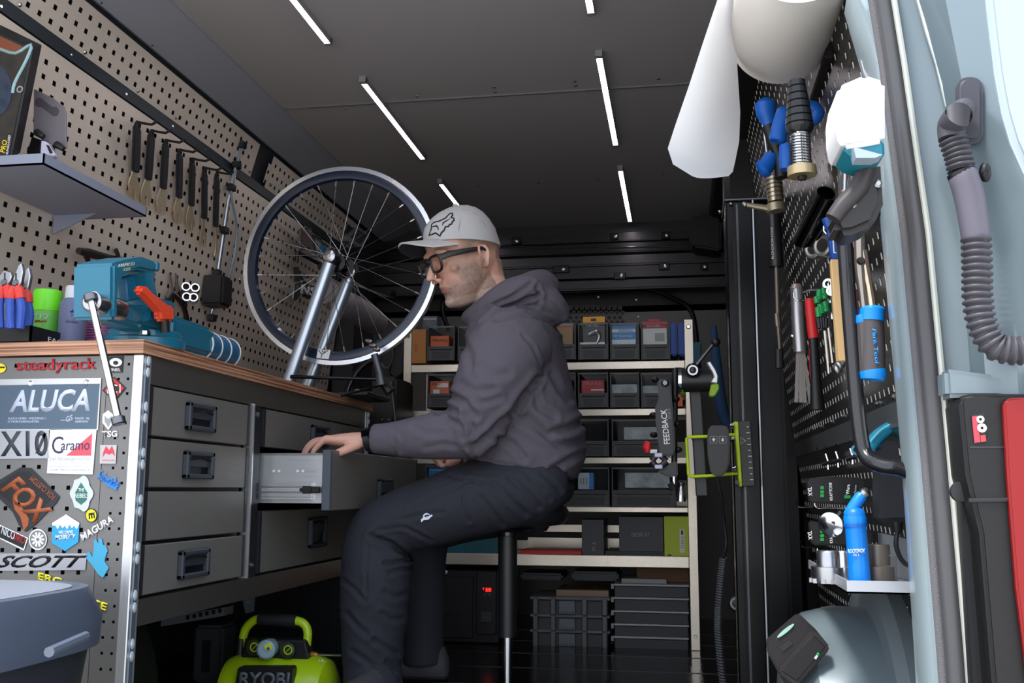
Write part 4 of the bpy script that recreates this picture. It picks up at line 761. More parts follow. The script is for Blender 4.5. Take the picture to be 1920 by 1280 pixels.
t = boxf('boxed_part', 1146, 1192, 609, 648, mt('#e4e8ec', .5), 'blue and white box in the top shelf bin'); patch(1146, 1192, 609, 617, mt('#3f8fd0', .5), t); patch(1146, 1192, 622, 637, mt('#3f8fd0', .5), t); onf('SHIMANO', 1160, 1186, 617, 622, mt('#54708c', .5), .03, par=t); onf('DISC BRAKE PADS', 1150, 1186, 628, 632, WHT, .03, par=t, wt=.02)
t = boxf('boxed_part', 1204, 1250, 602, 646, mt('#cfd2cc', .3), 'white package with red header in the last bin of the top shelf'); patch(1204, 1250, 602, 616, mt('#c82838', .5), t); patch(1216, 1236, 598, 602, mt('#c82838', .5), t); onf('ELIXIR', 1213, 1238, 607, 612, WHT, .03, par=t, wt=.02); patch(1228, 1246, 624, 640, mt('#8f9a88', .4), t)
for i, x in enumerate((1258, 1273)):
    p, q = F(x, 667, -.01), F(x+11, 604, -.01); t = thing('blue_case', ('blue case beside the last top shelf bin', 'blue case touching the right silver post')[i], 'case', (p.x, YS+.02, p.z), 'two blue cases upright on the top shelf')
    ob('shell', MB().bx(p.x, q.x, YS+.01, YS+.2, p.z, q.z), mt('#1648a0', .5), t, bev=.006, seg=2); ob('zip', MB().bx(q.x, q.x+.004, YS+.03, YS+.18, p.z+.01, q.z-.01), BLK, t)
t = boxf('boxed_part', 1090, 1133, 712, 738, mt('#b0242c', .4), 'red box in the second shelf bin'); onf('BRAKE', 1094, 1128, 716, 722, mt('#e08088', .5), .03, par=t); patch(1108, 1133, 729, 732, WHT, t)
for x0, x1, y0, y1, lb in ((1147, 1195, 720, 737, 'white sheet lying in the second shelf bin beside the red box'), (1205, 1258, 722, 738, 'white packet in the second shelf bin behind the clamp'), (1170, 1234, 800, 824, 'white paper in the wide third shelf bin behind the clamp'), (1172, 1256, 886, 914, 'crumpled white paper in the wide fourth shelf bin'), (1060, 1090, 790, 820, 'speckled grey packet in the third shelf bin behind the man')):
    boxf('packet', x0, x1, y0, y1, mt('#b9c2c6', .4, bump=.8, scale=60, mix='#848d8c', mscale=25), lb, 'packet')
t = boxf('boxed_part', 1084, 1113, 886, 917, mt('#bcc6d0', .5), 'grey and blue box in the fourth shelf bin near the seat'); patch(1105, 1113, 886, 917, mt('#2f86d0', .5), t); [patch(1089+i*5, 1090+i*5, 896, 908, BLK, t) for i in range(3)]
t = boxf('boxed_part', 803, 869, 875, 912, mt('#2a86c8', .5), 'bright blue box in the bin above the knee'); patch(806, 860, 880, 882, mt('#8fc0e0', .5), t); ob('print', MB().poly([F(805, 908, -.028), F(812, 888, -.028), (F(816, 900, -.028)), F(822, 908, -.028)], (0, .001, 0)), mt('#b8d8d8', .5), t)
t = boxf('orange_tin', 1268, 1280, 735, 762, mt('#e0561c', .45), 'orange tin between second shelf bin and right post', 'tin', off=.02)
zz = lambda y: F(1290, y).z
XT = mt('#4b4c50', .55)
t = boxf('grey_carton', 1091, 1132, 974, 1042, XT, 'narrow grey carton standing on the bottom shelf', dep=.2); tpx('lettering', 'XT', lambda x, y: F(x, y, -.028), (1110, 1034), (1110, 1014), (1116, 1034), mt('#8d8e92', .4), t)
t = boxf('grey_carton', 1161, 1243, 969, 1033, XT, 'wide grey carton on top of a flat one on the bottom shelf', dep=.2); onf('DEORE XT', 1184, 1218, 998, 1006, mt('#8d8e92', .4), .03, par=t, shear=.2)
boxf('flat_carton', 1135, 1246, 1034, 1042, mt('#3a3b3e', .6), 'flat dark carton under the wide grey carton', dep=.25)
t = boxf('yellow_box', 1246, 1291, 968, 1042, mt('#b9cc22', .5), 'yellow green box beside the right post on the bottom shelf', dep=.2, off=.02); patch(1275, 1283, 992, 1036, mt('#dfe3d8', .5), t, .02); patch(1277, 1281, 994, 1002, BLK, t, .02, l=.002); [patch(1277, 1282, 1006+k*4, 1007+k*4, mt('#6a6a50', .5), t, .02, l=.002) for k in range(6)]; patch(1252, 1259, 1039, 1042, BLK, t, .02)
t = boxf('red_case', 975, 1090, 1033, 1042, mt('#c8231c', .45), 'flat red case lying on the bottom shelf', 'case', dep=.2, off=.01)
t = thing('teal_case', 'teal power tool case on the bottom shelf beside the stool post', 'case', F(880, 1042)); p = [(823, 1042), (823, 990), (850, 978), (900, 975), (915, 985), (915, 1005), (936, 1008), (936, 1042)]
ob('shell', MB().poly([F(x, y, -.02) for x, y in p], (0, .25, 0)), mt('#0f5a66', .5), t, bev=.006, seg=2); ob('latch_panel', MB().poly([F(x, y, -.018) for x, y in rr(826, 1011, 870, 1042, 6)], (0, .01, 0)), mt('#116672', .5), t, bev=.002)
t = thing('silver_rack', 'low silver rack rails behind the boxes on the bottom shelf', 'rack', F(1100, 1042, -.2))
for y0, y1 in ((985, 996), (1010, 1034)): p, q = F(990, y1, -.28), F(1235, y0, -.28); ob('rail', MB().bx(p.x, q.x, YS+.28, YS+.29, p.z, q.z), SF, t)
# organiser boxes on the floor
t = thing('dark_trays', 'two dark lids stacked above the organiser boxes under the bottom shelf', 'trays', F(1090, 1095, -.1))
for x0, x1, y0, y1 in ((975, 1055, 1075, 1086), (1072, 1160, 1072, 1088)): p, q = F(x0, y1, -.12), F(x1, y0, -.12); ob('lid', MB().bx(p.x, q.x, YS+.12, YS+.34, p.z, q.z), BLK, t, bev=.008, seg=2)
for i, (y0, y1) in enumerate(((1120, 1154), (1153, 1184), (1182, 1214))):
    p, q = F(994, y1, -.03), F(1144, y0, -.03); lb = ('top', 'middle', 'bottom')[i]
    t = thing('organiser_case', lb+' organiser case with grey latches in the stack of three', 'organiser case', (0.5*(p.x+q.x), YS+.15, p.z), 'three latched organiser cases on the floor')
    ob('tray', MB().bx(p.x+.008, q.x-.008, YS+.03, YS+.3, p.z+.001, q.z-.012), mt('#36383b', .5), t, bev=.004); ob('lid', MB().bx(p.x, q.x, YS+.022, YS+.306, q.z-.012, q.z-.002), mt('#8c8f92', .25, trans=.3), t, bev=.003)
    for x in (1036, 1095, 1003, 1133): k = F(x, y0); ob('latch', MB().bx(k.x-.01, k.x+.01, YS+.012, YS+.03, p.z+.008, q.z-.004), mt('#55595c', .4), t, bev=.003)
    a_, b_2 = F(1046, y0), F(1078, y0); g_ = ob('handle', MB().bx(a_.x, b_2.x, YS+.014, YS+.03, p.z+.01, q.z-.014), mt('#5d666e', .4), t, bev=.003)
    [ob('rib', MB().bx(a_.x+.012+k*.01, a_.x+.015+k*.01, YS+.012, YS+.016, p.z+.014, p.z+.022), BLK, g_) for k in range(5)]
t = thing('small_parts_box', 'clear box of orange parts on the stack of three organisers', 'box', F(1110, 1120)); p, q = F(1042, 1121, -.08), F(1142, 1106, -.08)
ob('box', MB().bx(p.x, q.x, YS+.08, YS+.3, p.z, q.z), mt('#6b5a42', .3, mix='#8a5a1c', mscale=14), t, bev=.003)
for i, y0 in enumerate((1096, 1121, 1146, 1171, 1195)):
    p, q = F(1152, y0+24, -.02), F(1292, y0, -.02); lb = ('first from the top', 'second from the top', 'middle one', 'fourth from the top', 'lowest one')[i]
    t = thing('drawer_case', 'dark flat organiser with pale rim, '+lb+' in the stack of five', 'organiser case', ((p.x+q.x)/2, YS+.15, p.z), 'five flat organisers on the floor')
    ob('tray', MB().bx(p.x, q.x-.002, YS+.02, YS+.3, p.z+.002, q.z-.008), mt('#343639', .5), t, bev=.003); ob('rim', MB().bx(p.x-.002, q.x, YS+.012, YS+.3, q.z-.008, q.z-.001), mt('#a9acae', .3), t, bev=.002)
    ob('hinge', MB().bx(p.x-.012, p.x-.002, YS+.02, YS+.05, q.z-.02, q.z-.002), mt('#73777a', .3), t)
boxf('carton', 1194, 1291, 1066, 1090, mt('#6f5136', .7), 'brown carton lying on the flat organisers under the shelf', dep=.25, off=.1)
t = ob('manual_stack', MB().bx(F(1165, 1090, -.06).x, F(1250, 1090, -.06).x, YS+.06, YS+.26, F(1165, 1093, -.06).z, F(1165, 1084, -.06).z), mt('#9c9c98', .5), label='flat grey lid lying on the flat organisers', cat='lid', bev=.002)
t = thing('power_station', 'black cabinet with red digits and green lamps on the floor under the teal case', 'power unit', F(870, 1200))
p, q = F(826, 1215, -.02), F(938, 1068, -.02); ob('cabinet', MB().bx(p.x, q.x, YS+.02, YS+.33, 0, q.z), mt('#111114', .5), t, bev=.006)
ob('door_panel', MB().bx(p.x+.005, F(888, 1100, -.02).x, YS+.014, YS+.022, F(830, 1195, -.02).z, F(830, 1080, -.02).z), mt('#17171b', .5), t, bev=.003)
ob('door_handle', MB().bx(F(832, 1150).x, F(862, 1150).x, YS+.008, YS+.016, F(832, 1156).z, F(832, 1148).z), BLK2, t)
ob('control_panel', MB().bx(F(892, 1100).x, F(930, 1100).x, YS+.012, YS+.022, F(892, 1190).z, F(892, 1070).z), BLK, t, bev=.003)
EMR, EMG = mt('#ff1a10', .4, emit=5), mt('#20ff40', .4, emit=3)
fp = lambda x, y: F(x, y, -.009)
for s_, x0, x1 in (('1', 911, 914), ('8', 915, 921)): tpx('digit', s_, fp, (x0, 1109), (x1, 1109), (x0, 1102), EMR, t, wt=.02)
tpx('digit', 'T', fp, (905, 1106), (908, 1106), (905, 1102), EMR, t, wt=.02)
ob('lamp', MB().lathe(F(919, 1150, -.012), (0, -1, 0), [(0, .003), (.002, .003)], 8), EMG, t)
for x in (909, 918): ob('button', MB().lathe(F(x, 1114, -.012), (0, -1, 0), [(0, .005), (.003, .004)], 10), mt('#2c6b50', .4), t)
ob('socket', MB().bx(F(900, 1165).x, F(922, 1165).x, YS+.006, YS+.012, F(900, 1167).z, F(900, 1147).z), mt('#3a3d3a', .5), t, bev=.002)
screws(fp, [(836, 1072)], .008, (0, -1, 0), WHT, t)
# ---------------------------------------------------------------- black lift column and repair stand
YK = 3.0
def K(x, y, o=0): return PY(x, y, YK-o)
cl = thing('lift_column', 'tall black aluminium lift column with slotted face in front of the tool wall', 'column', K(1400, 1300))
z1 = K(1350, 378).z; x0, x1, x2 = K(1348, 400).x, K(1398, 400).x, K(1440, 400).x
ob('profile', MB().bx(x0+.02, x1+.02, YK, YK+.09, 0, z1), mt('#161618', .25, .5), cl, bev=.004)
ob('side_cover', MB().bx(x1+.024, x2+.03, YK+.01, YK+.2, 0, z1-.01), mt('#0e0e10', .3, .3), cl, bev=.012, seg=2)
ob('slot', MB().bx(x0+.05, x0+.056, YK-.002, YK+.001, .0, z1-.01), mt('#5c5d60', .25, .7), cl); ob('slot', MB().bx(x0+.04, x0+.046, YK-.001, YK+.001, .0, z1-.01), BLK2, cl)
ob('edge_highlight_strip', MB().tube([(x1+.022, YK-.002, 0), (x1+.022, YK-.002, z1)], .004, 6), mt('#8f9498', .25, .8), cl)
ob('top_plate', MB().bx(x0+.016, x2+.03, YK-.004, YK+.2, z1, z1+.008), DST, cl, bev=.002)
for x, y in ((1350, 397), (1371, 382), (1398, 381)): ob('bolt', MB().ell(K(x, y, .008), (.006,)*3, 8, 6), STL, cl)
rs = thing('repair_stand', 'black and silver bicycle repair clamp on a square arm with yellow green guard', 'repair stand', K(1310, 930))
KA = lambda o: (lambda x, y: K(x, y, o))
ob('clamp_body', MB().poly([K(x, y, .12) for x, y in ((1232, 712), (1252, 708), (1256, 712), (1262, 770), (1266, 848), (1258, 856), (1238, 852), (1230, 800), (1228, 765), (1235, 748))], (0, .05, 0)), mt('#2b2b2d', .45), rs, bev=.005, seg=2)
cbk = rs
screws(KA(.122), [(1247, 718)], .012, (0, -1, 0), DST, rs, 'pivot')
text('lettering', 'FEEDBACK', K(1257, 832, .1225), K(1250, 766, .1225), K(1245, 833, .1225), WHT, rs, wt=.025)
text('lettering', 'SPORTS', K(1259, 785, .1225), K(1257, 766, .1225), K(1254, 785, .1225), mt('#9a9a9c', .5), rs)
for x, y in ((1229, 712), (1225, 778), (1226, 815), (1267, 748), (1270, 795), (1272, 843)): ob('lug', MB().ell(K(x, y, .09), (.012, .02, .009), 10, 6), BLK, rs)
ob('release_lever', MB().tube([K(1216, 828, .1), K(1213, 838, .1), K(1215, 848, .1)], [.010, .013, .009], 10, sm=2), mt('#d01f24', .4), rs); ob('lever_stem', MB().tube([K(1219, 846, .1), K(1232, 846, .1)], .006, 8), WHT, rs)
for y, s_ in ((858, 1), (870, -1)):
    ob('jaw', MB().tube([K(1222, y+6*s_, .1), K(1234, y-6*s_, .1), K(1250, y+6*s_, .1)], .009, 10, sm=3), mt('#26262c', .4), rs); ob('jaw_pad', MB().box(K(1235, y-5*s_, .11), (.011, 0, 0), (0, .01, 0), (0, 0, .006)), mt('#c9c9e0', .4), rs, bev=.002)
ob('lower_grip', MB().poly([K(x, y, .1) for x, y in ((1256, 868), (1270, 863), (1271, 893), (1264, 896), (1236, 888), (1232, 880), (1248, 876))], (0, .04, 0)), mt('#2b2b2d', .45), rs, bev=.004, seg=2)
ob('slide_rod', MB().tube([K(1266, 690, .08), K(1264, 905, .08)], .009, 12), BLK, rs); ob('chrome_rod', MB().tube([K(1264, 893, .09), K(1264, 912, .09)], .008, 12), CHR, rs)
ob('spring_foot', MB().tube([K(1277, 905, .05), K(1277, 913, .05), K(1277, 925, .05), K(1277, 940, .05)], [.012, .007, .011, .014], 14, sm=3), CHR, rs); ob('rubber_tip', MB().tube([K(1256, 905, .1), K(1264, 918, .1)], .009, 8), BLK, rs)
ob('swivel_tube', MB().tube([K(1275, 714, .03), K(1335, 712, .03)], .034, 24), mt('#1f1f21', .35), rs)
ob('chrome_collar', MB().tube([K(1266, 714, .03), K(1278, 714, .03)], .040, 24), CHR, rs); ob('green_ring', MB().tube([K(1272, 734, .03), K(1279, 730, .03)], .02, 16), mt('#5f9020', .4), rs)
ob('knob', MB().ell(K(1299, 694, .07), (.021, .021, .021), 16, 10), mt('#1a1a1c', .25), rs); ob('knob_ring', MB().ring(K(1299, 694, .09), (0, -1, 0), [(-.004, .01), (.004, .01), (.004, .015), (-.004, .015)], 16), STL, rs)
ob('lever_rod', MB().tube([K(1304, 686, .07), K(1338, 643, .07)], .006, 10), mt('#5d5e60', .25, .8), rs); ob('lever_ball', MB().ell(K(1342, 641, .07), (.014,)*3, 12, 8), BLK, rs)
ob('cam_lever', MB().poly([K(x, y, .07) for x, y in ((1324, 679), (1332, 676), (1342, 692), (1347, 704), (1346, 719), (1331, 717), (1338, 706), (1335, 698))], (0, .03, 0)), mt('#c8cacd', .25, .7), rs, bev=.003)
ob('cam_pad', MB().poly([K(x, y, .07) for x, y in ((1333, 720), (1348, 719), (1349, 729), (1341, 742), (1333, 744), (1329, 740))], (0, .03, 0)), mt('#8db61c', .4), rs, bev=.003)
a, b = K(1303, 727, .0), K(1316, 930, .0); ob('square_arm', MB().box((a+b)/2, (.017, 0, 0), (0, .017, 0), (b-a)/2), mt('#3a393a', .45), rs, bev=.003)
ob('arm_collar', MB().box(K(1310, 820, 0), (.021, 0, 0), (0, .021, 0), (0, 0, .006)), BLK, rs); ob('arm_collar', MB().box(K(1314, 893, 0), (.021, 0, 0), (0, .021, 0), (0, 0, .006)), BLK, rs)
YG = mt('#d3f01c', .4, emit=0)
ob('guard_bar', MB().tube([K(1378, 815, .05), K(1372, 815, .05), K(1325, 818, .05), K(1290, 819, .05), K(1287, 822, .05), K(1291, 890, .05), K(1296, 893, .05), K(1340, 891, .05), K(1382, 887, .05)], .0045, 8), YG, rs)
ob('bracket_face', MB().poly([K(x, y, .06) for x, y in ((1376, 790), (1384, 790), (1392, 912), (1386, 912))], (0, .05, 0)), YG, rs, bev=.002)
ob('bracket_plate', MB().poly([K(x, y, .062) for x, y in ((1384, 789), (1407, 788), (1416, 911), (1392, 912))], (0, .05, 0)), mt('#3a3938', .45), rs, bev=.002)
for k in range(10): p = K(1402+k*.8, 800+k*11, .0635); ob('scale_mark', MB().box(p, (.003+.002*(k % 2), 0, 0), (0, .0006, 0), (0, 0, .0009)), WHT, rs)
ob('triangle_mark', MB().tube([K(1389, 820, .064), K(1389, 832, .064), K(1398, 826, .064)], .0012, 5, loop=True), WHT, rs)
for x, y in ((1373, 798), (1374, 824), (1377, 880), (1382, 905)): ob('bolt', MB().tube([K(x-4, y, .07), K(x+3, y, .07)], [.005, .009], 8), STL, rs)
t = thing('foot_remote', 'grey rounded hand control with up and down arrow buttons beside the scale plate', 'remote', K(1347, 895, .1))
ob('shell', MB().poly([K(x, y, .13) for x, y in ((1329, 800), (1336, 797), (1360, 797), (1366, 802), (1369, 830), (1368, 865), (1362, 885), (1353, 893), (1340, 893), (1332, 882), (1327, 850), (1326, 820))], (0, .03, 0)), mt('#3d3c3c', .5), t, bev=.004, seg=2)
for x in (1338, 1355):
    s_ = ob('button', MB().poly([K(a_, b_2, .1315) for a_, b_2 in rr(x-7, 817, x+7, 831, 2)], (0, .001, 0)), mt('#8a8a88', .5), t); ob('button_face', MB().poly([K(a_, b_2, .132) for a_, b_2 in rr(x-6, 818, x+6, 830, 2)], (0, .001, 0)), mt('#3a3939', .5), s_)
    d_ = 1 if x < 1345 else -1; yc_ = 824; ob('arrow', MB().poly([K(x+u_*3.6, yc_-d_*v_*4, .1325) for u_, v_ in ((0, 1), (1, 0), (.4, 0), (.4, -.8), (-.4, -.8), (-.4, 0), (-1, 0))], (0, .001, 0)), WHT, s_)
ca = [K(1345, 893, .11), K(1352, 930, .1), K(1358, 980, .08), K(1362, 1020, .08), K(1356, 1045, .1)]
ob('cable', MB().tube(ca, .004, 8, sm=5), BLK, t)
sp_ = []
path = [(1356, 1045), (1351, 1090), (1347, 1140), (1346, 1180), (1350, 1230), (1356, 1285)]
N_ = 300
for i in range(N_):
    u_ = i/(N_-1)*(len(path)-1); k = min(int(u_), len(path)-2); f_ = u_-k
    c_ = K(path[k][0]*(1-f_)+path[k+1][0]*f_, path[k][1]*(1-f_)+path[k+1][1]*f_, .1); a_ = i*2*math.pi/6
    sp_.append(c_+V((math.cos(a_)*.0085, math.sin(a_)*.0085, 0)))
ob('coiled_cable', MB().tube(sp_, .0028, 5), mt('#55575a', .35), t)
t = thing('door_latch_unit', 'chrome and black latch fitting low on the wall beside the column foot', 'latch', PY(1382, 1130, 3.7))
ob('disc', MB().lathe(PY(1381, 1131, 3.7), (0, -1, 0), [(0, .03), (.02, .03), (.025, .02)], 20), mt('#2c2e30', .3, .5), t); ob('inner_ring', MB().ring(PY(1381, 1131, 3.67), (0, -1, 0), [(-.003, .015), (.003, .015), (.003, .022), (-.003, .022)], 20), STL, t)
t = ob('blue_card', MB().poly([PY(x, y, 4.80) for x, y in ((1302, 641), (1313, 641), (1313, 680), (1302, 680))], (0, .02, 0)), mt('#1f6c8c', .5), label='teal blue card behind the right silver post', cat='card')
t = thing('blue_jacket', 'dark blue fabric hanging behind the repair clamp beside the column', 'jacket', PY(1345, 800, 3.5)); ob('cloth', MB().tube([PY(1338, 610, 3.5), PY(1343, 680, 3.5), PY(1352, 760, 3.5), PY(1366, 800, 3.5)], [.010, .018, .022, .018], 14, sm=4, flat=((1, 0, 0), .8)), mt('#173c60', .8, bump=.5, scale=20), t)
# ---------------------------------------------------------------- tool wall on the right
def loc(x, y, off):     # frame at the depth where pixel x,y meets the tool wall
    Y = RW(x, y, off).y
    return (lambda a, b, o=0: PY(a, b, Y-o))
def hookpair(x, y, off=.07, name='wall_hook', par=None, L=22):
    f = loc(x, y, off); w0 = RW(x+L, y+2, 0)
    return MB().tube([f(x, y-12), f(x, y-3), f(x+4, y+2), f(x+10, y+3), PY(x+L, y+2, f(x, y).y)], .0028, 8)
def hook(x, y, label, L=26, off=.07):
    return ob('wall_hook', hookpair(x, y, off, L=L), CHR, label=label, cat='hook', group='chrome hooks on the tool wall')
BH = mt('#0f62c4', .45)
f = loc(1440, 230, .09)
t = thing('reaming_tool', 'blue handled reaming tool with black shaft, farthest at the top of the tool wall', 'tool', f(1440, 240))
ob('ball_handle', MB().tube([f(1437, 186), f(1436, 196), f(1437, 212), f(1441, 228), f(1443, 238)], [.012, .026, .024, .017, .015], 18, sm=2), BH, t)
ob('lower_handle', MB().tube([f(1448, 290), f(1440, 305), f(1430, 318), f(1425, 322)], [.016, .019, .023, .014], 16, sm=2), BH, t)
ob('shaft', MB().tube([f(1442, 236), f(1450, 262), f(1458, 285), f(1463, 310), f(1467, 333)], [.018, .017, .013, .014, .018], 16, sm=3), BLK, t)
ob('rod', MB().tube([f(1430, 233), f(1434, 255), f(1438, 288)], .003, 8), STL, t)
f = loc(1470, 250, .1)
t = thing('facing_tool', 'tilted blue T handle tool behind the spring tool', 'tool', f(1470, 250))
ob('handle', MB().tube([f(1474, 204), f(1471, 210), f(1463, 235), f(1458, 262), f(1457, 266)], [.010, .017, .017, .018, .012], 16, sm=2), BH, t)
ob('handle_end', MB().tube([f(1508, 202), f(1522, 206), f(1530, 212), f(1525, 222), f(1518, 232)], [.016, .020, .018, .016, .010], 14, sm=2), BH, t)
ob('handle_end', MB().tube([f(1474, 272), f(1476, 295), f(1474, 318)], [.014, .017, .013], 14, sm=2), BH, t)
t = thing('thread_cutter', 'silver threaded cutter with side arm on the tool wall above the black pump', 'tool', f(1450, 360)); f = loc(1452, 350, .08)
ob('cutter', MB().tube([f(1449, 322), f(1450, 330), f(1452, 352), f(1455, 378)], [.015, .018, .019, .020], 20), mt('#b9ac96', .25, .85), t)
for k in range(6): ob('thread', MB().ring(f(1450+k*.9, 330+k*8), (-.08, 0, 1), [(-.0015, .018), (.0015, .018), (.0015, .0205), (-.0015, .0205)], 20), mt('#6f6656', .3, .8), t)
ob('collar', MB().tube([f(1454, 382), f(1456, 396)], .023, 20), mt('#a49a82', .35, .6), t); ob('arm', MB().tube([f(1400, 384), f(1425, 388), f(1448, 392)], [.006, .008, .009], 10), mt('#a49a82', .35, .7), t); ob('arm_ball', MB().ell(f(1397, 383), (.008,)*3, 10, 8), STL, t)
f = loc(1498, 220, .12)
t = thing('spring_press', 'black segmented bearing press with chrome spring and brass ring', 'tool', f(1500, 250))
u_px = f(0, 220).y/FOC/1.02; Lb = f(1500, 250)-f(1494, 152); pr = []
for k in range(6): pr += [(Lb.length*k/7, (16+k*1.9)*u_px), (Lb.length*(k+.75)/7, (16.6+k*1.9)*u_px), (Lb.length*(k+.8)/7, (15+k*1.9)*u_px)]
pr += [(Lb.length*.86, 27*u_px), (Lb.length*.93, 26*u_px), (Lb.length, 21*u_px)]
ob('stepped_body', MB().lathe(f(1494, 152), Lb, pr, 28), mt('#101012', .22), t)
A, Bq = f(1499, 248), f(1502, 312); d = (Bq-A); pts = []
for i in range(121):
    a_ = i/10*2*math.pi; pts.append(A+d*(i/120)+V((math.cos(a_)*18*u_px, math.sin(a_)*18*u_px, 0)))
ob('spring', MB().tube(pts, .0024, 5), CHR, t); ob('core', MB().tube([A, Bq], 11*u_px, 12), BLK, t)
ob('brass_ring', MB().tube([f(1503, 313), f(1504, 330)], 27*u_px, 28), mt('#b5a27e', .3, .7), t); ob('core_end', MB().tube([f(1504, 330), f(1505, 337)], .008, 10), BLK, t)
for x, y, L, lb in ((1447, 247, 26, 'chrome hook carrying the blue handled reamer'), (1443, 264, 60, 'long chrome hook crossing behind the spring press'), (1523, 401, 26, 'chrome hook under the upper chrome tube'), (1498, 452, 30, 'chrome hook carrying the lower chrome tube'), (1551, 424, 14, 'chrome hook with blue tip beside the file handle'), (1545, 436, 18, 'chrome hook just below the one with blue tip'),
                    (1489, 560, 40, 'chrome hook carrying the headset remover'), (1494, 948, 30, 'chrome hook under the upper black pouch'), (1528, 950, 60, 'long chrome hook under the upper black pouch'), (1501, 1023, 32, 'chrome hook under the lower black pouch'), (1533, 1040, 20, 'chrome hook just above the small metal shelf')): hook(x, y, lb, L)
for (xa_, ya_), (xb_2, yb_2), lb in (((1549, 362), (1502, 452), 'upper polished tube with open end on the tool wall'), ((1565, 380), (1520, 450), 'second polished tube just behind the open ended one')):
    f = loc(1540, 370, .07); A, Bq = f(xa_, ya_), f(xb_2, yb_2, -.12)
    if xb_2 == 1520: A = A+V((0, .03, 0))
    t = ob('seat_tube', MB().ring(A, (A-Bq), [(-(A-Bq).length, .016), (0, .016), (0, .0185), (-(A-Bq).length, .0185)], 24), mt('#5a5a5c', .12, 1), label=lb, cat='tube')
    ob('bore', MB().lathe(A-(A-Bq).normalized()*.03, A-Bq, [(0, .016), (.001, .016)], 20), BLK2, t)
for x, y, lb in ((1531, 466, 'silver cup ring hanging under the polished tubes'), (1549, 461, 'second silver cup ring, half behind the blue file handle')):
    f = loc(x, y, .06); ob('cup_ring', MB().ring(f(x, y), (-1, -.9, 0), [(-.012, .014), (.012, .014), (.014, .018), (.012, .022), (-.012, .022)], 24), mt('#9d9892', .35, .7), label=lb, cat='ring')
f = loc(1458, 450, .07)
t = thing('shock_pump', 'slim black pump with white lettering hanging below the thread cutter', 'pump', f(1460, 500))
ob('barrel', MB().tube([f(1450, 394), f(1456, 500)], .019, 18), mt('#151517', .3), t); ob('rod', MB().tube([f(1459, 398), f(1465, 496)], .004, 8), DST, t); ob('hose', MB().tube([f(1456, 500), f(1459, 600), f(1462, 655), f(1459, 690)], [.006, .006, .004, .004], 8, sm=3), mt('#6a5f56', .35, .5), t)
ob('coupler', MB().tube([f(1457, 588), f(1459, 612)], .008, 10), mt('#7a6e66', .3, .7), t); ob('chuck', MB().tube([f(1461, 655), f(1462, 690)], [.010, .012], 10), BLK, t)
text('lettering', 'ROCKSHOX', f(1451, 485, .021), f(1449, 425, .021), f(1447, 485, .021), WHT, t)
f = loc(1498, 620, .06)
t = thing('headset_remover', 'long silver headset remover flaring into split blades', 'tool', f(1500, 600))
ob('tube', MB().tube([f(1494, 536), f(1495, 545), f(1497, 600), f(1501, 660)], [.013, .017, .0175, .018], 20), mt('#b0aeb0', .28, .85), t); ob('cap', MB().tube([f(1494, 533), f(1494, 542)], [.012, .017], 16), mt('#c8b8b0', .3, .6), t)
for bi, (dx0, dx1) in enumerate(((-5, -11), (-1, -2), (3, 6), (6, 17))): ob('blade', MB().poly([V((0, bi*.004, 0))+q_ for q_ in [f(1501+dx0-3, 655), f(1501+dx0+3, 655), f(1504+dx1+3.5, 754), f(1504+dx1-3.5, 754)]], (0, .003, 0)), mt('#c4bdb8', .25, .85), t)
ob('clip', MB().tube([f(1484, 592), f(1496, 590), f(1514, 586)], .005, 8), CHR, t); ob('clip', MB().ell(f(1487, 630), (.007,)*3, 8, 6), CHR, t)
f = loc(1522, 620, .06)
t = thing('red_pry_bar', 'tool with red upper grip and long black lower grip beside the headset remover', 'tool', f(1522, 600))
ob('red_grip', MB().tube([f(1519, 560), f(1519, 566), f(1523, 610), f(1526, 634)], [.010, .0125, .0125, .0125], 16), mt('#e0282c', .4), t); ob('black_grip', MB().tube([f(1525, 634), f(1529, 700), f(1533, 768)], [.011, .012, .017], 16), BLK, t)
ob('red_wire', MB().tube([f(1518, 640), f(1521, 715), f(1525, 757)], .0028, 6), mt('#c02028', .4), t); ob('hook_arm', MB().tube([f(1505, 548), f(1517, 543), f(1532, 543)], .003, 8), CHR, t)
f = loc(1538, 570, .07)
t = thing('folding_hex_set', 'green plastic clips of a hex key set with black keys', 'tool set', f(1540, 570))
for x0, y0, x1, y1 in ((1531, 556, 1533, 568), (1537, 543, 1536, 562), (1544, 541, 1547, 560), (1534, 576, 1536, 594), (1538, 570, 1541, 588), (1547, 566, 1550, 584), (1541, 552, 1544, 553), (1541, 577, 1545, 577)): ob('clip', MB().tube([f(x0, y0), f(x1, y1)], .0068, 10), mt('#129a50', .4), t)
for k in range(4): ob('hex_key', MB().tube([f(1534+k*5, 596), f(1537+k*4, 615)], .006, 8), BLK, t)
for k, (x, a_, b_2) in enumerate(((1546, 620, 700), (1553, 612, 680))): ob('hex_key', MB().tube([f(x, a_), f(x+8, b_2)], .0032, 6), mt('#b9b3a6', .25, .8), t)
for i, (x, y, x2_, y2_) in enumerate(((1553, 532, 1571, 690), (1560, 545, 1576, 680), (1566, 545, 1580, 672))):
    f = loc(1560, 600, .05+.012*i); t = thing('combination_wrench', ('front wrench of three, reaching lowest, beside the hex key set', 'middle one of three thin wrenches', 'rear wrench of three, touching the wooden file')[i], 'wrench', f(x, y), 'thin silver wrenches on the tool wall')
    ob('shank', MB().tube([f(x, y), f(x2_, y2_)], .0048, 8, flat=((0, 1, 0), .7)), CHR, t); ob('ring_end', MB().ring(f(x, y), (-.5, -1, 0), [(-.004, .006), (.004, .006), (.004, .011), (-.004, .011)], 16), CHR, t); ob('open_end', MB().ell(f(x2_, y2_), (.010, .006, .012), 12, 8), STL, t)
f = loc(1575, 560, .07)
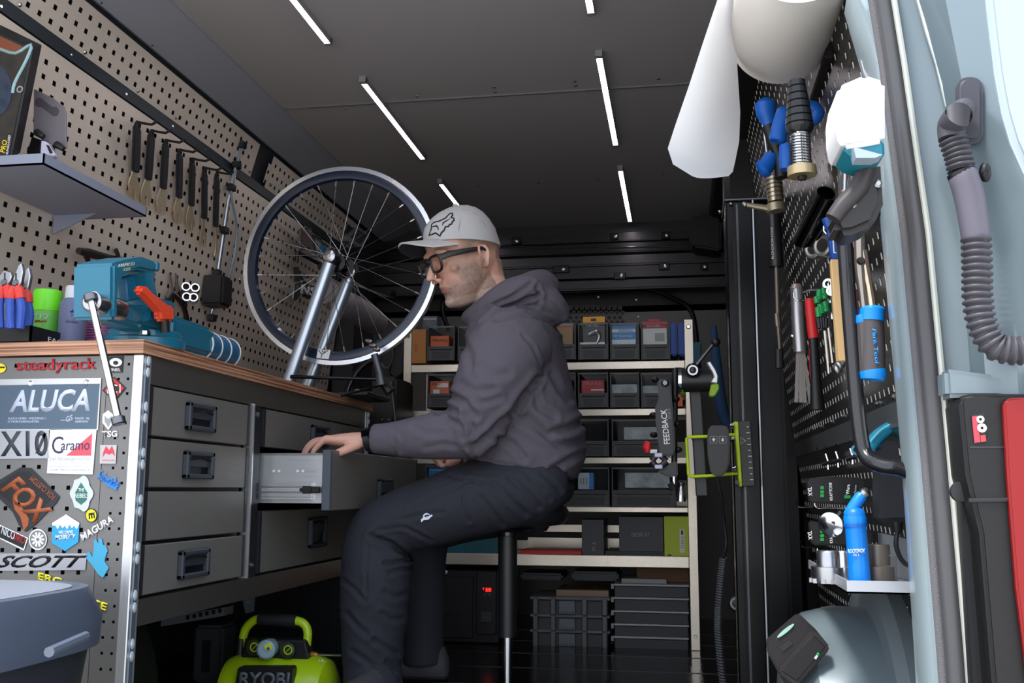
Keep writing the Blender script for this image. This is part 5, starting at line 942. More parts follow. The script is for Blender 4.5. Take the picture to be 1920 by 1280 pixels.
t = thing('wood_handled_bar', 'pale wooden bar with red side edge and blue upper sleeve', 'tool', f(1575, 560))
def slab(f, a, b, w0, dy, m, nm): A, Bq = f(*a), f(*b); d = (Bq-A)/2; ob(nm, MB().box((A+Bq)/2, (w0, 0, 0), (0, dy, 0), d), m, t, bev=.002)
slab(f, (1568, 487), (1581, 678), .0115, .010, mt('#e2bc84', .55, bump=.15, scale=40), 'wood_blade'); slab(lambda a, b: f(a, b, -.0), (1576, 487), (1590, 676), .0022, .011, RED, 'red_edge'); slab(f, (1563, 432), (1571, 487), .0125, .011, mt('#1a4fa8', .4), 'blue_sleeve')
ob('blue_top', MB().tube([f(1552, 408), f(1556, 420), f(1564, 432)], .012, 10), mt('#1a4fa8', .4), t); ob('white_line', MB().tube([f(1562, 446, .012), f(1564, 474, .012), f(1568, 474, .012)], .0015, 5), WHT, t)
f = loc(1632, 640, .07)
t = thing('cable_cutter', 'long cutter with grey handle, blue end caps and blue lettering', 'cutter', f(1630, 640))
ob('blade_arm', MB().tube([f(1617, 470), f(1622, 500), f(1630, 540), f(1636, 580)], [.008, .008, .006, .007], 8, sm=3), mt('#c9b9a4', .25, .8), t); ob('blade_arm', MB().tube([f(1612, 440), f(1613, 500), f(1617, 545), f(1622, 590)], [.010, .009, .006, .006], 8, sm=3), mt('#9a9188', .3, .8), t)
ob('pivot', MB().lathe(f(1614, 489, .01), (0, -1, 0), [(0, .007), (.006, .005)], 12), BLK, t)
h_ = ob('handle', MB().tube([f(1634, 590), f(1636, 640), f(1636, 700)], [.019, .0195, .020], 16), mt('#4a4648', .5), t)
ob('blue_cap', MB().tube([f(1636, 575), f(1636, 580), f(1635, 602)], [.016, .0205, .0205], 16), BLU, t); ob('blue_cap', MB().tube([f(1636, 694), f(1637, 700), f(1636, 712)], [.021, .0215, .019], 16), BLU, t); ob('blue_cap', MB().tube([f(1616, 590), f(1618, 602), f(1623, 612)], [.010, .012, .009], 12), BLU, t); ob('rear_grip', MB().tube([f(1620, 605), f(1626, 700)], .012, 10), mt('#4a4648', .5), t)
text('lettering', 'Park Tool', f(1635, 616, .0215), f(1641, 683, .0215), f(1643, 615, .0215), BLU, t, wt=.03, shear=.2)
t = thing('clear_case', 'clear hanging pack with small red and orange fittings', 'pack', loc(1590, 330, .06)(1590, 330)); f = loc(1590, 330, .06)
ob('shell', MB().bx(f(1572, 300).x, f(1604, 300).x, f(1590, 300).y, f(1590, 300).y+.02, f(1590, 380).z, f(1590, 285).z), mt('#cfd4d8', .05, trans=.9, alpha=.5), t, bev=.002)
for x0, y0, x1, y1, c_ in ((1584, 300, 1596, 302, RED), (1601, 308, 1613, 320, mt('#e04a58', .5)), (1600, 330, 1606, 336, RED), (1579, 358, 1592, 362, mt('#e08a5a', .5))): ob('fitting', MB().bx(f(x0, y0, .01).x, f(x1, y0, .01).x, f(x0, y0).y-.01, f(x0, y0).y, f(x0, y1).z, f(x0, y0).z), c_, t, bev=.001)
ob('rod', MB().tube([f(1585, 305, .01), f(1583, 375, .01)], .003, 6), STL, t)
# large black device hanging below the white box
f = loc(1620, 380, .10)
t = thing('air_hammer', 'large angled black tool body hanging beside the grab handle', 'tool', f(1600, 400))
ob('body', MB().poly([f(x, y) for x, y in ((1627, 300), (1652, 296), (1658, 380), (1640, 420), (1600, 437), (1572, 440), (1561, 415), (1568, 395), (1600, 360), (1618, 330))], (0, .08, 0)), mt('#232021', .4), t, bev=.012, seg=2)
ob('grip', MB().tube([f(1630, 298), f(1612, 350), f(1580, 385), f(1562, 410)], [.012, .014, .013, .012], 12, sm=2), mt('#3a3638', .45), t); screws(f, [(1599, 383), (1646, 345)], .006, (0, -1, 0), STL, t)
f = loc(1610, 220, .10)
t = thing('white_dispenser', 'brightly lit white box with teal base near the top of the door frame', 'box', f(1610, 260))
ob('cover', MB().poly([f(x, y) for x, y in ((1572, 160), (1590, 152), (1622, 138), (1660, 150), (1660, 264), (1620, 272), (1582, 277), (1572, 262), (1567, 235), (1566, 195))], (0, .1, 0)), mt('#f4f4f4', .4), t, bev=.006, seg=2)
ob('teal_base', MB().poly([f(x, y, -.01) for x, y in ((1578, 276), (1610, 268), (1658, 262), (1660, 292), (1648, 297), (1620, 300), (1596, 292))], (0, .08, 0)), mt('#1f7f94', .4), t, bev=.004); ob('grey_bracket', MB().poly([f(x, y, .01) for x, y in ((1600, 275), (1655, 290), (1640, 296), (1605, 296))], (0, .03, 0)), mt('#9fb0c0', .4), t)
f = loc(1550, 60, .10)
t = thing('roller_blind_box', 'dark angled housing under the roof edge beside the paper roll', 'housing', f(1560, 100)); ob('housing', MB().poly([PY(x, y, 1.95) for x, y in ((1585, -20), (1608, -20), (1625, 85), (1555, 108), (1543, 108))], (0, .3, 0)), mt('#1b1718', .6), t, bev=.004)
for i, (x, y) in enumerate(((1680, 558), (1682, 592), (1688, 628))): pass
t = thing('rubber_bellows', 'three round black rubber lumps beside the door frame', 'rubber part', PY(1682, 600, 1.95))
for x, y, r_2 in ((1680, 560, .022), (1684, 594, .022), (1688, 628, .024)): ob('lump', MB().ell(PY(x, y, 1.95), (r_2, .02, r_2), 16, 10), BLK, t)
# lower board
for k, (x, y) in enumerate(((1552, 868), (1571, 864), (1598, 858))):
    f = loc(x, y, .03); t = thing('small_hook', ('small double hook nearest the column', 'middle small double hook', 'small double hook nearest the grab handle')[k]+' on the lower board', 'hook', f(x, y), 'small hooks on the lower board')
    ob('prong', MB().tube([f(x-4, y-18), f(x, y-6), f(x+1, y+12)], .003, 6), CHR, t); ob('base', MB().tube([f(x-12, y+2), f(x+6, y-2)], .006, 8), BLK, t)
f = loc(1606, 843, .03); ob('teal_ring', MB().ring(f(1606, 843), (-.5, -1, 0), [(-.003, .006), (.003, .006), (.003, .011), (-.003, .011)], 16), mt('#2b8fb0', .4), label='small teal ring hanging on the lower board', cat='ring')
for i, (pts, tx, lb) in enumerate((((( 1514, 897), (1565, 893), (1612, 895), (1625, 900), (1625, 945), (1600, 947), (1520, 943)), 895, 'upper black bit pouch with green and white print on chrome hooks'), (((1518, 975), (1560, 985), (1625, 992), (1637, 995), (1638, 1020), (1618, 1024), (1524, 1022)), 985, 'lower black bit pouch half hidden by the blue bottle'))):
    f = loc(1565, 930, .09); t = thing('bit_pouch', lb, 'pouch', f(1560, 945), 'two black pouches on hooks')
    ob('case', MB().poly([f(x, y) for x, y in pts], (0, .04, 0)), mt('#201f20', .4), t, bev=.004, seg=2)
    g = lambda x, y: f(x, y, .0015)
    text('lettering', 'XXL', g(1524, 930+i*82), g(1522, 913+i*82), g(1516, 930+i*82), WHT, t, wt=.02)
    for y in (914, 922, 929): ob('print', MB().poly([g(x, y+i*82) for x, y in rr(1538, y-3, 1545, y+3, 1.5)], (0, -.0006, 0)), mt('#25a04a', .5), t)
    text('lettering', 'KRAFTFORM', g(1562, 938+i*80), g(1560, 905+i*80), g(1556, 938+i*80), WHT, t, wt=.02)
    if i == 0:
        ob('label_field', MB().poly([f(x, y, .001) for x, y in ((1580, 906), (1607, 906), (1607, 940), (1580, 940))], (0, -.0005, 0)), BLK2, t)
        text('lettering', 'Wera', f(1593, 927, .0025), f(1594, 908, .0025), f(1586, 927, .0025), WHT, t, wt=.03); text('lettering', '1/4" Drive', f(1605, 938, .0025), f(1606, 909, .0025), f(1601, 938, .0025), WHT, t)
        ob('print', MB().poly([f(x, y, .0025) for x, y in ((1583, 928), (1595, 928), (1595, 934), (1583, 934))], (0, -.0005, 0)), mt('#25a04a', .5), t)
# small shelf with bottle
Yq = 1.80
zs = PY(1590, 1112, Yq).z
a = PY(1588, 1100, Yq); Yf = Yq
ym = Yq; xs0 = a.x; c0 = PY(1516, 1052, 1); zt_ = PY(1588, 1088, Yq).z
# far left corner of the tray: same x, farther along the wall
d_ = ray(1516, 1060); kx = (xs0-CAM.x)/d_.x if d_.x > 0 else 1; far = CAM+d_*kx
Yfar = min(far.y, Yq+.62)
GS = mt('#a3a8ae', .4, .25)
sh = thing('tool_shelf', 'small grey metal shelf with raised lips on the lower tool wall', 'shelf', (xs0+.1, Yq+.1, zs))
xw_ = lambda z: .39-.118*(z-.77)
ob('tray_floor', MB().bx(xs0, xw_(zs), Yq, Yfar, zs, zs+.003), GS, sh); ob('front_lip', MB().bx(xs0, xw_(zs), Yq, Yq+.003, zs, zt_), mt('#b9bec6', .4, .2), sh); ob('side_lip', MB().bx(xs0, xs0+.003, Yq+.003, Yfar, zs, zt_), GS, sh)  # front lip's paler grey carries the daylight falling on it
ob('back_plate', MB().bx(xw_(zs)-.012, xw_(zs)-.008, Yq, Yfar, zs, zt_+.06), GS, sh)
t = thing('blue_bottle', 'blue sealant bottle with angled valve nozzle standing on the grey tool shelf', 'bottle', (xs0+.04, Yq+.05, zs))
f = lambda x, y: PY(x, y, Yq+.05)
r1 = (f(1636, 1050)-f(1594, 1050)).length/2
base = f(1613, 1090); base.z = zs+.003; top = f(1604, 984); dv = (top-base)
ob('body', MB().lathe(base, dv, [(0, r1*.98), (dv.length*.97, r1*.96), (dv.length, r1*1.02), (dv.length+.012, r1*1.04), (dv.length+.016, r1*1.0)], 32), mt('#0a86f0', .35), t)
ob('cap', MB().lathe(top+dv.normalized()*.016, dv, [(0, r1*.98), (.005, r1*.98), (.012, r1*.75), (.016, r1*.3)], 28), mt('#0a78e0', .4), t); ob('cap_ring', MB().ring(top, dv, [(-.002, r1*.99), (.003, r1*.99), (.003, r1*1.07), (-.002, r1*1.07)], 32), mt('#0b5fc0', .4), t)
ob('nozzle', MB().tube([f(1590, 966), f(1600, 950), f(1613, 932), f(1617, 928)], [.009, .0100, .0105, .009], 14), mt('#0a86f0', .35), t); ob('valve', MB().tube([f(1614, 932), f(1621, 922), f(1625, 918), f(1627, 916)], [.006, .009, .006, .003], 12), STL, t)
tpx('lettering', 'ROCKSHOX', lambda x, y: PY(x, y, Yq+.05-r1-.001), (1590, 1037), (1622, 1036), (1590, 1029), mt('#c8d8e8', .5), t, wt=.04); tpx('lettering', 'OIL 5', lambda x, y: PY(x, y, Yq+.05-r1-.001), (1600, 1042), (1611, 1042), (1600, 1038), WHT, t)
f2 = loc(1560, 1000, .14)
t = thing('air_nozzle', 'chrome horn shaped nozzle beside the blue bottle', 'nozzle', f2(1558, 985)); c_ = f2(1557, 985); ob('horn', MB().lathe(c_+V((.02, .035, .01)), V((-.45, -.8, -.2)), [(0, .004), (.02, .006), (.03, .012), (.04, .024), (.041, .022)], 24), CHR, t); ob('stem', MB().tube([f2(1562, 982), f2(1572, 968), f2(1578, 960)], [.005, .007, .006], 8), BLK, t)
f2 = lambda x, y: PY(x, y, Yq+.17)
for i, (x, y0, y1, r_2, m2, lb) in enumerate(((1556, 1032, 1062, .034, STL, 'shiny lockring socket on the tool shelf beside the blue bottle'), (1583, 1032, 1066, .028, mt('#c9ccd0', .2, .9), 'second shiny socket half behind the blue bottle'), (1648, 1020, 1072, .030, mt('#6b655e', .4, .5), 'grey brown splined socket on the tool shelf between bottle and chrome pin'))):
    g = f2 if i < 2 else (lambda x, y: PY(x, y, Yq+.09)); c_ = g(x, y1); c_.z = zs+.003
    H = g(x, y0).z-c_.z; t = ob('socket', MB().lathe(c_, (0, 0, 1), [(0, r_2), (H*.1, r_2*1.02), (H*.5, r_2), (H*.52, r_2*.7), (H*.95, r_2*.68), (H, r_2*.62)], 28), m2, label=lb, cat='socket')
    for k in range(12): a_ = k*math.pi/6; ob('tooth', MB().box(c_+V((math.cos(a_)*r_2, math.sin(a_)*r_2, .004)), (.004, 0, 0), (0, .004, 0), (0, 0, .004)), m2, t)
g = lambda x, y: PY(x, y, Yq+.07); c_ = g(1676, 1068); c_.z = zs+.003; ob('steel_pin', MB().bx(c_.x-.006, c_.x+.006, c_.y, c_.y+.01, c_.z, g(1676, 1040).z), STL, label='upright flat steel bar on the tool shelf', cat='bar', bev=.001)
# charger, vacuum hoop
f = lambda x, y: PY(x, y, 1.98)
t = thing('power_adapter', 'black power adapter with cord beside the grab handle', 'adapter', f(1678, 980))
ob('housing', MB().poly([f(x, y) for x, y in ((1648, 838), (1664, 826), (1702, 828), (1708, 900), (1712, 975), (1650, 978), (1648, 960))], (0, .07, 0)), mt('#2c2d34', .35), t, bev=.006, seg=2)
ob('strain_relief', MB().tube([f(1682, 978), f(1683, 998)], [.010, .007], 10), BLK, t); ob('cord', MB().tube([f(1683, 996), f(1680, 1020), f(1688, 1045), f(1702, 1059), f(1714, 1050), f(1722, 1025)], .0045, 8, sm=5), BLK, t)
t = thing('teal_hose_hoop', 'turquoise curved strap arching over the black adapter', 'strap', f(1680, 820))
ob('strap', MB().tube([PY(1630, 838, 2.02), PY(1650, 815, 2.02), PY(1675, 798, 2.02), PY(1702, 786, 2.02)], [.016, .015, .013, .010], 12, sm=4, flat=((0, 1, 0), .9)), mt('#2fa6cc', .35), t); ob('strap_edge', MB().tube([PY(1632, 828, 2.0), PY(1652, 806, 2.0), PY(1678, 792, 2.0), PY(1702, 783, 2.0)], .003, 6, sm=4), mt('#6fd8ec', .3), t)
ob('panel', MB().poly([PY(x, y, 2.05) for x, y in ((1700, 780), (1725, 780), (1725, 880), (1706, 872), (1697, 838), (1695, 810))], (0, .03, 0)), mt('#1f8fc4', .35), t); ob('white_edge', MB().tube([PY(x, y, 2.04) for x, y in ((1699, 780), (1695, 812), (1698, 845), (1706, 872))], .003, 6, sm=4), WHT, t)
# wheel arch top case and cone
t = thing('meter_case', 'black open wallet case leaning on the grey wheel arch', 'case', PY(1500, 1270, 2.3))
f = lambda x, y, o=0: PY(x, y, 2.12-o)
ob('back_shell', MB().poly([f(x, y) for x, y in ((1437, 1205), (1440, 1198), (1494, 1152), (1500, 1152), (1530, 1180), (1556, 1212), (1552, 1222), (1502, 1280), (1475, 1290), (1460, 1262), (1440, 1225))], (0, .02, 0)), mt('#221f20', .6, bump=.2), t, bev=.005, seg=2)
ob('front_shell', MB().poly([f(x, y, .012) for x, y in ((1523, 1181), (1530, 1183), (1556, 1212), (1552, 1222), (1492, 1290), (1460, 1262), (1466, 1248))], (0, .02, 0)), mt('#2b2728', .55), t, bev=.005, seg=2)
ob('pocket', MB().poly([f(x, y, .0145) for x, y in ((1525, 1190), (1548, 1212), (1494, 1276), (1466, 1258), (1480, 1236))], (0, .002, 0)), mt('#191617', .5), t, bev=.001); ob('window', MB().poly([f(x, y, .001) for x, y in ((1460, 1212), (1480, 1199), (1487, 1206), (1467, 1222))], (0, -.001, 0)), mt('#0c0a0a', .2), t)
ob('label', MB().poly([f(x, y, .002) for x, y in [(1473+math.cos(k*.524)*16-math.sin(k*.524)*4*.6, 1182-math.cos(k*.524)*13-math.sin(k*.524)*4*.7) for k in range(12)]], (0, -.001, 0)), mt('#a8d4c8', .5), t); ob('tag', MB().poly([f(x, y, .016) for x, y in ((1526, 1233), (1531, 1227), (1536, 1226), (1530, 1236))], (0, -.001, 0)), mt('#d8e8e0', .5), t); ob('print', MB().ell(f(1534, 1226, .017), (.003, .001, .003), 8, 6), mt('#20b060', .4), t)
# grab handle
gh = thing('grab_handle', 'bent black tubular grab handle beside the door frame', 'grab handle', PY(1590, 640, 1.72))
ob('tube', MB().tube([PY(1668, 386, 1.66), PY(1640, 396, 1.68), PY(1612, 404, 1.70), PY(1592, 416, 1.71), PY(1584, 440, 1.72), PY(1588, 520, 1.72), PY(1597, 640, 1.72), PY(1607, 760, 1.72), PY(1616, 830, 1.72), PY(1626, 858, 1.71), PY(1650, 872, 1.69), PY(1685, 878, 1.67), PY(1712, 888, 1.64)], .0125, 16, sm=5), mt('#1c1c20', .25, coat=.4), gh)
# ---------------------------------------------------------------- rear pillar, seals, body side
pl = thing('trim_1', None, None, (.35, 1.5, 0)); pl['kind'] = 'structure'
ys = (-40, 120, 440, 840, 1220, 1330)
cA, cB, cC, cD, cE = (1593, 1640, 1672, 1708, 1734, 1741), (1621, 1651, 1691, 1727, 1759, 1766), (1641, 1664, 1707, 1744, 1775, 1783), (1667, 1693, 1738, 1775, 1808, 1816), (1673, 1699, 1745, 1784, 1818, 1826)
PB = mt('#76868d', .3, .2, coat=.5)
def colm(c, Y, sub=5):
    o = []
    for i in range(len(ys)-1):
        for k in range(sub): t_2 = k/sub; o.append(PY(c[i]*(1-t_2)+c[i+1]*t_2, ys[i]*(1-t_2)+ys[i+1]*t_2, Y))
    o.append(PY(c[-1], ys[-1], Y)); return o
def face(cols, m, name, ang=60): rows = list(zip(*cols)); return ob(name, MB().strip(rows), m, pl, ang=ang)
face([[p+V((.01, .12, 0)) for p in colm(cA, 1.56)], colm(cA, 1.56), [(a_+b_2)/2+V((0, -.006, 0)) for a_, b_2 in zip(colm(cA, 1.56), colm(cB, 1.55))], colm(cB, 1.55)], mt('#a3b4b9', .3, .2, coat=.5), 'door_flange')
ob('textured_seal', MB().tube([(a_+b_2)/2 for a_, b_2 in zip(colm(cB, 1.55), colm(cC, 1.55))], .0085, 12, flat=((1, 0, 0), 1.1)), mt('#6c6b6e', .8, bump=.5, scale=600), pl)
ob('rubber_seal', MB().tube([(a_+b_2)/2 for a_, b_2 in zip(colm(cC, 1.53), colm(cD, 1.53))], .0155, 16), mt('#505053', .35), pl)
ob('bright_edge', MB().tube([(a_+b_2)/2 for a_, b_2 in zip(colm(cD, 1.50), colm(cE, 1.50))], .0045, 8), mt('#b9bdb4', .3, .2), pl)
ys = (-40, 60, 160, 260, 440, 600, 740)
c1 = (1676, 1690, 1705, 1719, 1745, 1760, 1775); c2 = (1708, 1738, 1765, 1785, 1800, 1812, 1822); c3 = (1765, 1785, 1805, 1815, 1830, 1840, 1850); c4 = (1832, 1846, 1860, 1872, 1886, 1900, 1910); c5 = (1960,)*7
def cm(c, Ys): return [PY(x, y, Y_) for x, y, Y_ in zip(c, ys, Ys if hasattr(Ys, '__len__') else [Ys]*len(ys))]
face([cm(c1, 1.50), cm(c1, 1.53), cm(c2, 1.52), cm(c2, 1.505), cm(c3, 1.46), cm(c4, 1.44), cm(c5, 1.40)], PB, 'body_channel', 25)
face([cm(c1, 1.50), cm(c1, 1.8), cm(c5, 1.8)], PB, 'body_core')
ob('crease_highlight', MB().tube([PY(x, y, 1.505) for x, y in ((1716, -20), (1738, 60), (1757, 120), (1776, 200))], .003, 6), mt('#d5dcd6', .3, .2), pl)  # near-white tube, the highlight along the crease put into colour
ob('door_inner', MB().poly([PY(x, y, 1.30) for x, y in ((1838, -30), (1848, 60), (1859, 150), (1872, 220), (1888, 275), (1912, 330), (1990, 420), (1990, -30))], (.0, -.02, 0)), mt('#a9b8c0', .3, coat=.4), pl, bev=.008, seg=3)  # follows the sunlit zone, that light partly put into paler paint
ob('side_ledge', MB().poly([PY(x, y, 1.45) for x, y in ((1772, 690), (1940, 712), (1940, 745), (1775, 745))], (0, .05, 0)), PB, pl, bev=.006, seg=2)
gr = thing('cable_conduit', 'ribbed grey cable conduit with elbow running from body to door', 'conduit', PY(1815, 400, 1.4))
YQ = 1.40
def Q(x, y, Y=YQ): return PY(x, y, Y)
CG = mt('#47464d', .5)
ob('grommet', MB().poly([Q(x, y, 1.455) for x, y in rr(1789, 152, 1838, 276, 20)], (0, -.02, 0)), mt('#4a4a52', .5), gr, bev=.006, seg=3)
ob('elbow', MB().tube([Q(1808, 205, 1.43), Q(1798, 215, 1.38), Q(1785, 235), Q(1784, 262)], [.016, .018, .019, .017], 18, sm=4), CG, gr)
def ribbed(path, r, rib, name):
    pts = []; rr_ = []
    A_ = [Q(*p) for p in path]; mb_ = MB(); seg = []
    for i in range(len(A_)-1):
        a0, b0, c0, d0 = A_[max(i-1, 0)], A_[i], A_[i+1], A_[min(i+2, len(A_)-1)]
        for k in range(40): t_2 = k/40; seg.append(.5*((2*b0)+(c0-a0)*t_2+(2*a0-5*b0+4*c0-d0)*t_2*t_2+(3*b0-a0-3*c0+d0)*t_2**3))
    s_, out, q_ = 0, [seg[0]], 0
    tot = [0]
    for i in range(1, len(seg)): tot.append(tot[-1]+(seg[i]-seg[i-1]).length)
    n_2 = int(tot[-1]/(rib/6)); j = 0
    for i in range(n_2):
        L_ = i*rib/6
        while tot[j+1] < L_: j += 1
        u_ = (L_-tot[j])/max(tot[j+1]-tot[j], 1e-9); pts.append(seg[j].lerp(seg[j+1], u_)); rr_.append(r+(.003, .0035, .003, 0, -.001, 0)[i % 6])
    return ob(name, MB().tube(pts, rr_, 16), CG, gr, ang=60)
ribbed([(1786, 262), (1796, 290), (1803, 322)], .0155, .0075, 'ribbed_section')
ob('smooth_sleeve', MB().tube([Q(1803, 325), Q(1806, 331), Q(1822, 360), Q(1832, 441), Q(1832, 446)][:1]+[Q(1806, 331), Q(1818, 370), Q(1829, 438), Q(1830, 447)], [.017, .0195, .0195, .0185, .017], 18, sm=2), mt('#625f6b', .5), gr)
ribbed([(1830, 447), (1832, 500), (1833, 560), (1842, 610), (1862, 645), (1888, 656), (1925, 657)], .0165, .0095, 'ribbed_section')
ob('clip', MB().ell(Q(1847, 323), (.008, .008, .014), 10, 8), BLK, gr); ob('gather_band', MB().tube([Q(1801, 322), Q(1806, 334)], .0185, 16), BLK, gr)
tl = thing('tail_light', 'black tail lamp housing with red lens at the photo edge', 'tail lamp', PY(1850, 1280, 1.42))
YT = 1.42
ob('housing', MB().poly([PY(x, y, YT) for x, y in ((1799, 752), (1806, 740), (1830, 737), (1990, 739), (1990, 1330), (1866, 1330), (1838, 1000), (1812, 890))], (0, .14, 0)), mt('#0c0c0e', .5, bump=.15, scale=60), tl, bev=.008, seg=3)
ob('side_flange', MB().poly([PY(x, y, YT+.05) for x, y in ((1786, 742), (1802, 740), (1868, 1330), (1828, 1330), (1800, 900))], (0, .03, 0)), mt('#141519', .5), tl); ob('edge_line', MB().tube([PY(x, y, YT+.045) for x, y in ((1800, 745), (1812, 890), (1836, 1080), (1856, 1290))], .0015, 6), mt('#5f6266', .4), tl)
ob('red_lens', MB().poly([PY(x, y, YT-.012) for x, y in ((1882, 756), (1886, 750), (1895, 746), (1990, 740), (1990, 1330), (1935, 1330), (1906, 1100), (1890, 900))], (0, .012, 0)), mt('#8c0609', .3), tl, bev=.004, seg=3)
ob('panel_line', MB().bx(PY(1818, 840, YT).x, PY(1885, 840, YT).x, YT-.001, YT+.002, PY(1850, 839, YT).z, PY(1850, 837, YT).z), mt('#3a3c40', .4), tl)
ob('boss', MB().lathe(PY(1800, 922, YT+.045), (0, -1, 0), [(0, .014), (.006, .013), (.007, .004)], 16), mt('#2b2c30', .5), tl); ob('lower_ridge', MB().tube([PY(1816, 938, YT-.002), PY(1892, 937, YT-.002)], .003, 6), mt('#2b2c30', .4), tl)
s = ob('warning_sticker', MB().poly([PY(x, y, YT-.001) for x, y in ((1821, 778), (1844, 774), (1850, 828), (1826, 832))], (0, -.0006, 0)), mt('#2a2320', .5), tl, 'small red and white warning sticker')
ob('red_field', MB().poly([PY(x, y, YT-.002) for x, y in ((1822, 781), (1832, 779), (1838, 828), (1827, 830))], (0, -.0006, 0)), mt('#d84050', .5), s); ob('red_field', MB().poly([PY(x, y, YT-.002) for x, y in ((1838, 816), (1847, 815), (1849, 827), (1839, 828))], (0, -.0006, 0)), mt('#c8444c', .5), s)
for x, y, r_2 in ((1838, 786, .005), (1841, 802, .006)): ob('symbol', MB().ring(PY(x, y, YT-.003), (0, -1, 0), [(0, .002), (.001, .002), (.001, r_2), (0, r_2)], 14), WHT, s)
# ---------------------------------------------------------------- paper roll
t = thing('paper_roll', 'large white paper towel roll hanging under the roof edge with a loose sheet', 'paper roll', PY(1470, 60, 1.85))
PW = mt('#e9e4dd', .85, bump=.05, scale=500)
cf = PY(1462, 70, 2.02); rp = (PY(1557, 70, 2.02)-cf).length; y0 = 1.67
ob('roll', MB().ring((cf.x, 0, cf.z), (0, 1, 0), [(y0, .022), (2.02, .022), (2.02, rp), (y0, rp)], 64), PW, t)
ob('core', MB().ring((cf.x, 0, cf.z), (0, 1, 0), [(y0-.004, .018), (2.024, .018), (2.024, .022), (y0-.004, .022)], 24), mt('#a08868', .7), t)
rows = []
for (xl_, yl_, Yl), (xr_, yr_, Yr) in (((1372, -70, 1.68), (1380, -10, 2.0)), ((1345, 0, 1.68), (1378, 50, 2.0)), ((1318, 80, 1.68), (1384, 150, 1.98)), ((1292, 160, 1.67), (1388, 210, 1.95)), ((1266, 235, 1.66), (1386, 265, 1.9)), ((1252, 278, 1.65), (1379, 300, 1.87)), ((1262, 308, 1.66), (1374, 322, 1.86)), ((1290, 325, 1.70), (1366, 330, 1.82))):
    r_ = []
    for k in range(9):
        q = k/8; Y_ = Yl*(1-q)+Yr*q; r_.append(PY(xl_*(1-q)+xr_*q, yl_*(1-q)+yr_*q+6*math.sin(q*math.pi), Y_)+V((-.012*math.sin(q*math.pi), 0, 0)))
    rows.append(r_)
sm = MB().strip(rows); n0 = len(sm.v); sm.v += [(x+.0015, y+.001, z) for x, y, z in sm.v]; sm.f += [tuple(i+n0 for i in f_[::-1]) for f_ in sm.f]
pm = bpy.data.materials.new('thin_paper'); pm.use_nodes = True; n_ = pm.node_tree.nodes; l_ = pm.node_tree.links; n_['Principled BSDF'].inputs['Base Color'].default_value = (.93, .93, .93, 1); n_['Principled BSDF'].inputs['Roughness'].default_value = .9
tr2 = n_.new('ShaderNodeBsdfTranslucent'); tr2.inputs[0].default_value = (.95, .95, .95, 1); mx = n_.new('ShaderNodeMixShader'); mx.inputs[0].default_value = .45
l_.new(n_['Principled BSDF'].outputs[0], mx.inputs[1]); l_.new(tr2.outputs[0], mx.inputs[2]); l_.new(mx.outputs[0], n_['Material Output'].inputs[0])
ob('loose_sheet', MB().strip(rows), pm, t, ang=80)
ob('hanger_arm', MB().bx(cf.x-.01, cf.x+.01, 1.84, 1.86, cf.z, 1.92), DGR, t)
# ---------------------------------------------------------------- stool
YP = 2.86
def M(x, y, dy=0): return PY(x, y, YP+dy)
sc_ = M(952, 1010); sz = M(975, 985).z
t = thing('work_stool', 'round black saddle stool on a chrome and black gas column', 'stool', (sc_.x, YP, 0))
sx = M(978, 960).x
ob('seat', MB().rings([[(sx+math.cos(a)*.135*k+(.0), YP+math.sin(a)*.15*k, z) for a in [2*math.pi*i/36 for i in range(36)]] for k, z in ((.45, sz-.004), (.86, sz+.004), (.98, sz+.022), (1, sz+.04), (.93, sz+.055), (.6, sz+.06), (.3, sz+.058))]), mt('#1c1d20', .45), t)
ob('seat_carrier', MB().lathe((sc_.x, YP, sz-.03), (0, 0, 1), [(0, .028), (.012, .03), (.014, .06), (.022, .075), (.03, .05)], 28), mt('#141416', .3), t)
ob('logo_badge', MB().lathe((sc_.x+.004, YP-.029, sz-.022), (0, -1, 0), [(0, .007), (.002, .006)], 16), mt('#7f8184', .4), t)
z1 = M(952, 1193).z
ob('outer_column', MB().lathe((sc_.x, YP, z1), (0, 0, 1), [(0, .027), (sz-.03-z1, .027)], 28), mt('#18191b', .38), t)
ob('chrome_column', MB().lathe((sc_.x, YP, .07), (0, 0, 1), [(-.03, .014), (z1-.07, .014)], 24), CHR, t)
ob('inner_sleeve', MB().lathe((sc_.x, YP, .018), (0, 0, 1), [(0, .03), (.03, .022)], 20), BLK, t)
ob('round_base', MB().lathe((sc_.x, YP, 0), (0, 0, 1), [(0, .17), (.006, .17), (.012, .16), (.02, .05)], 36), BLK, t)
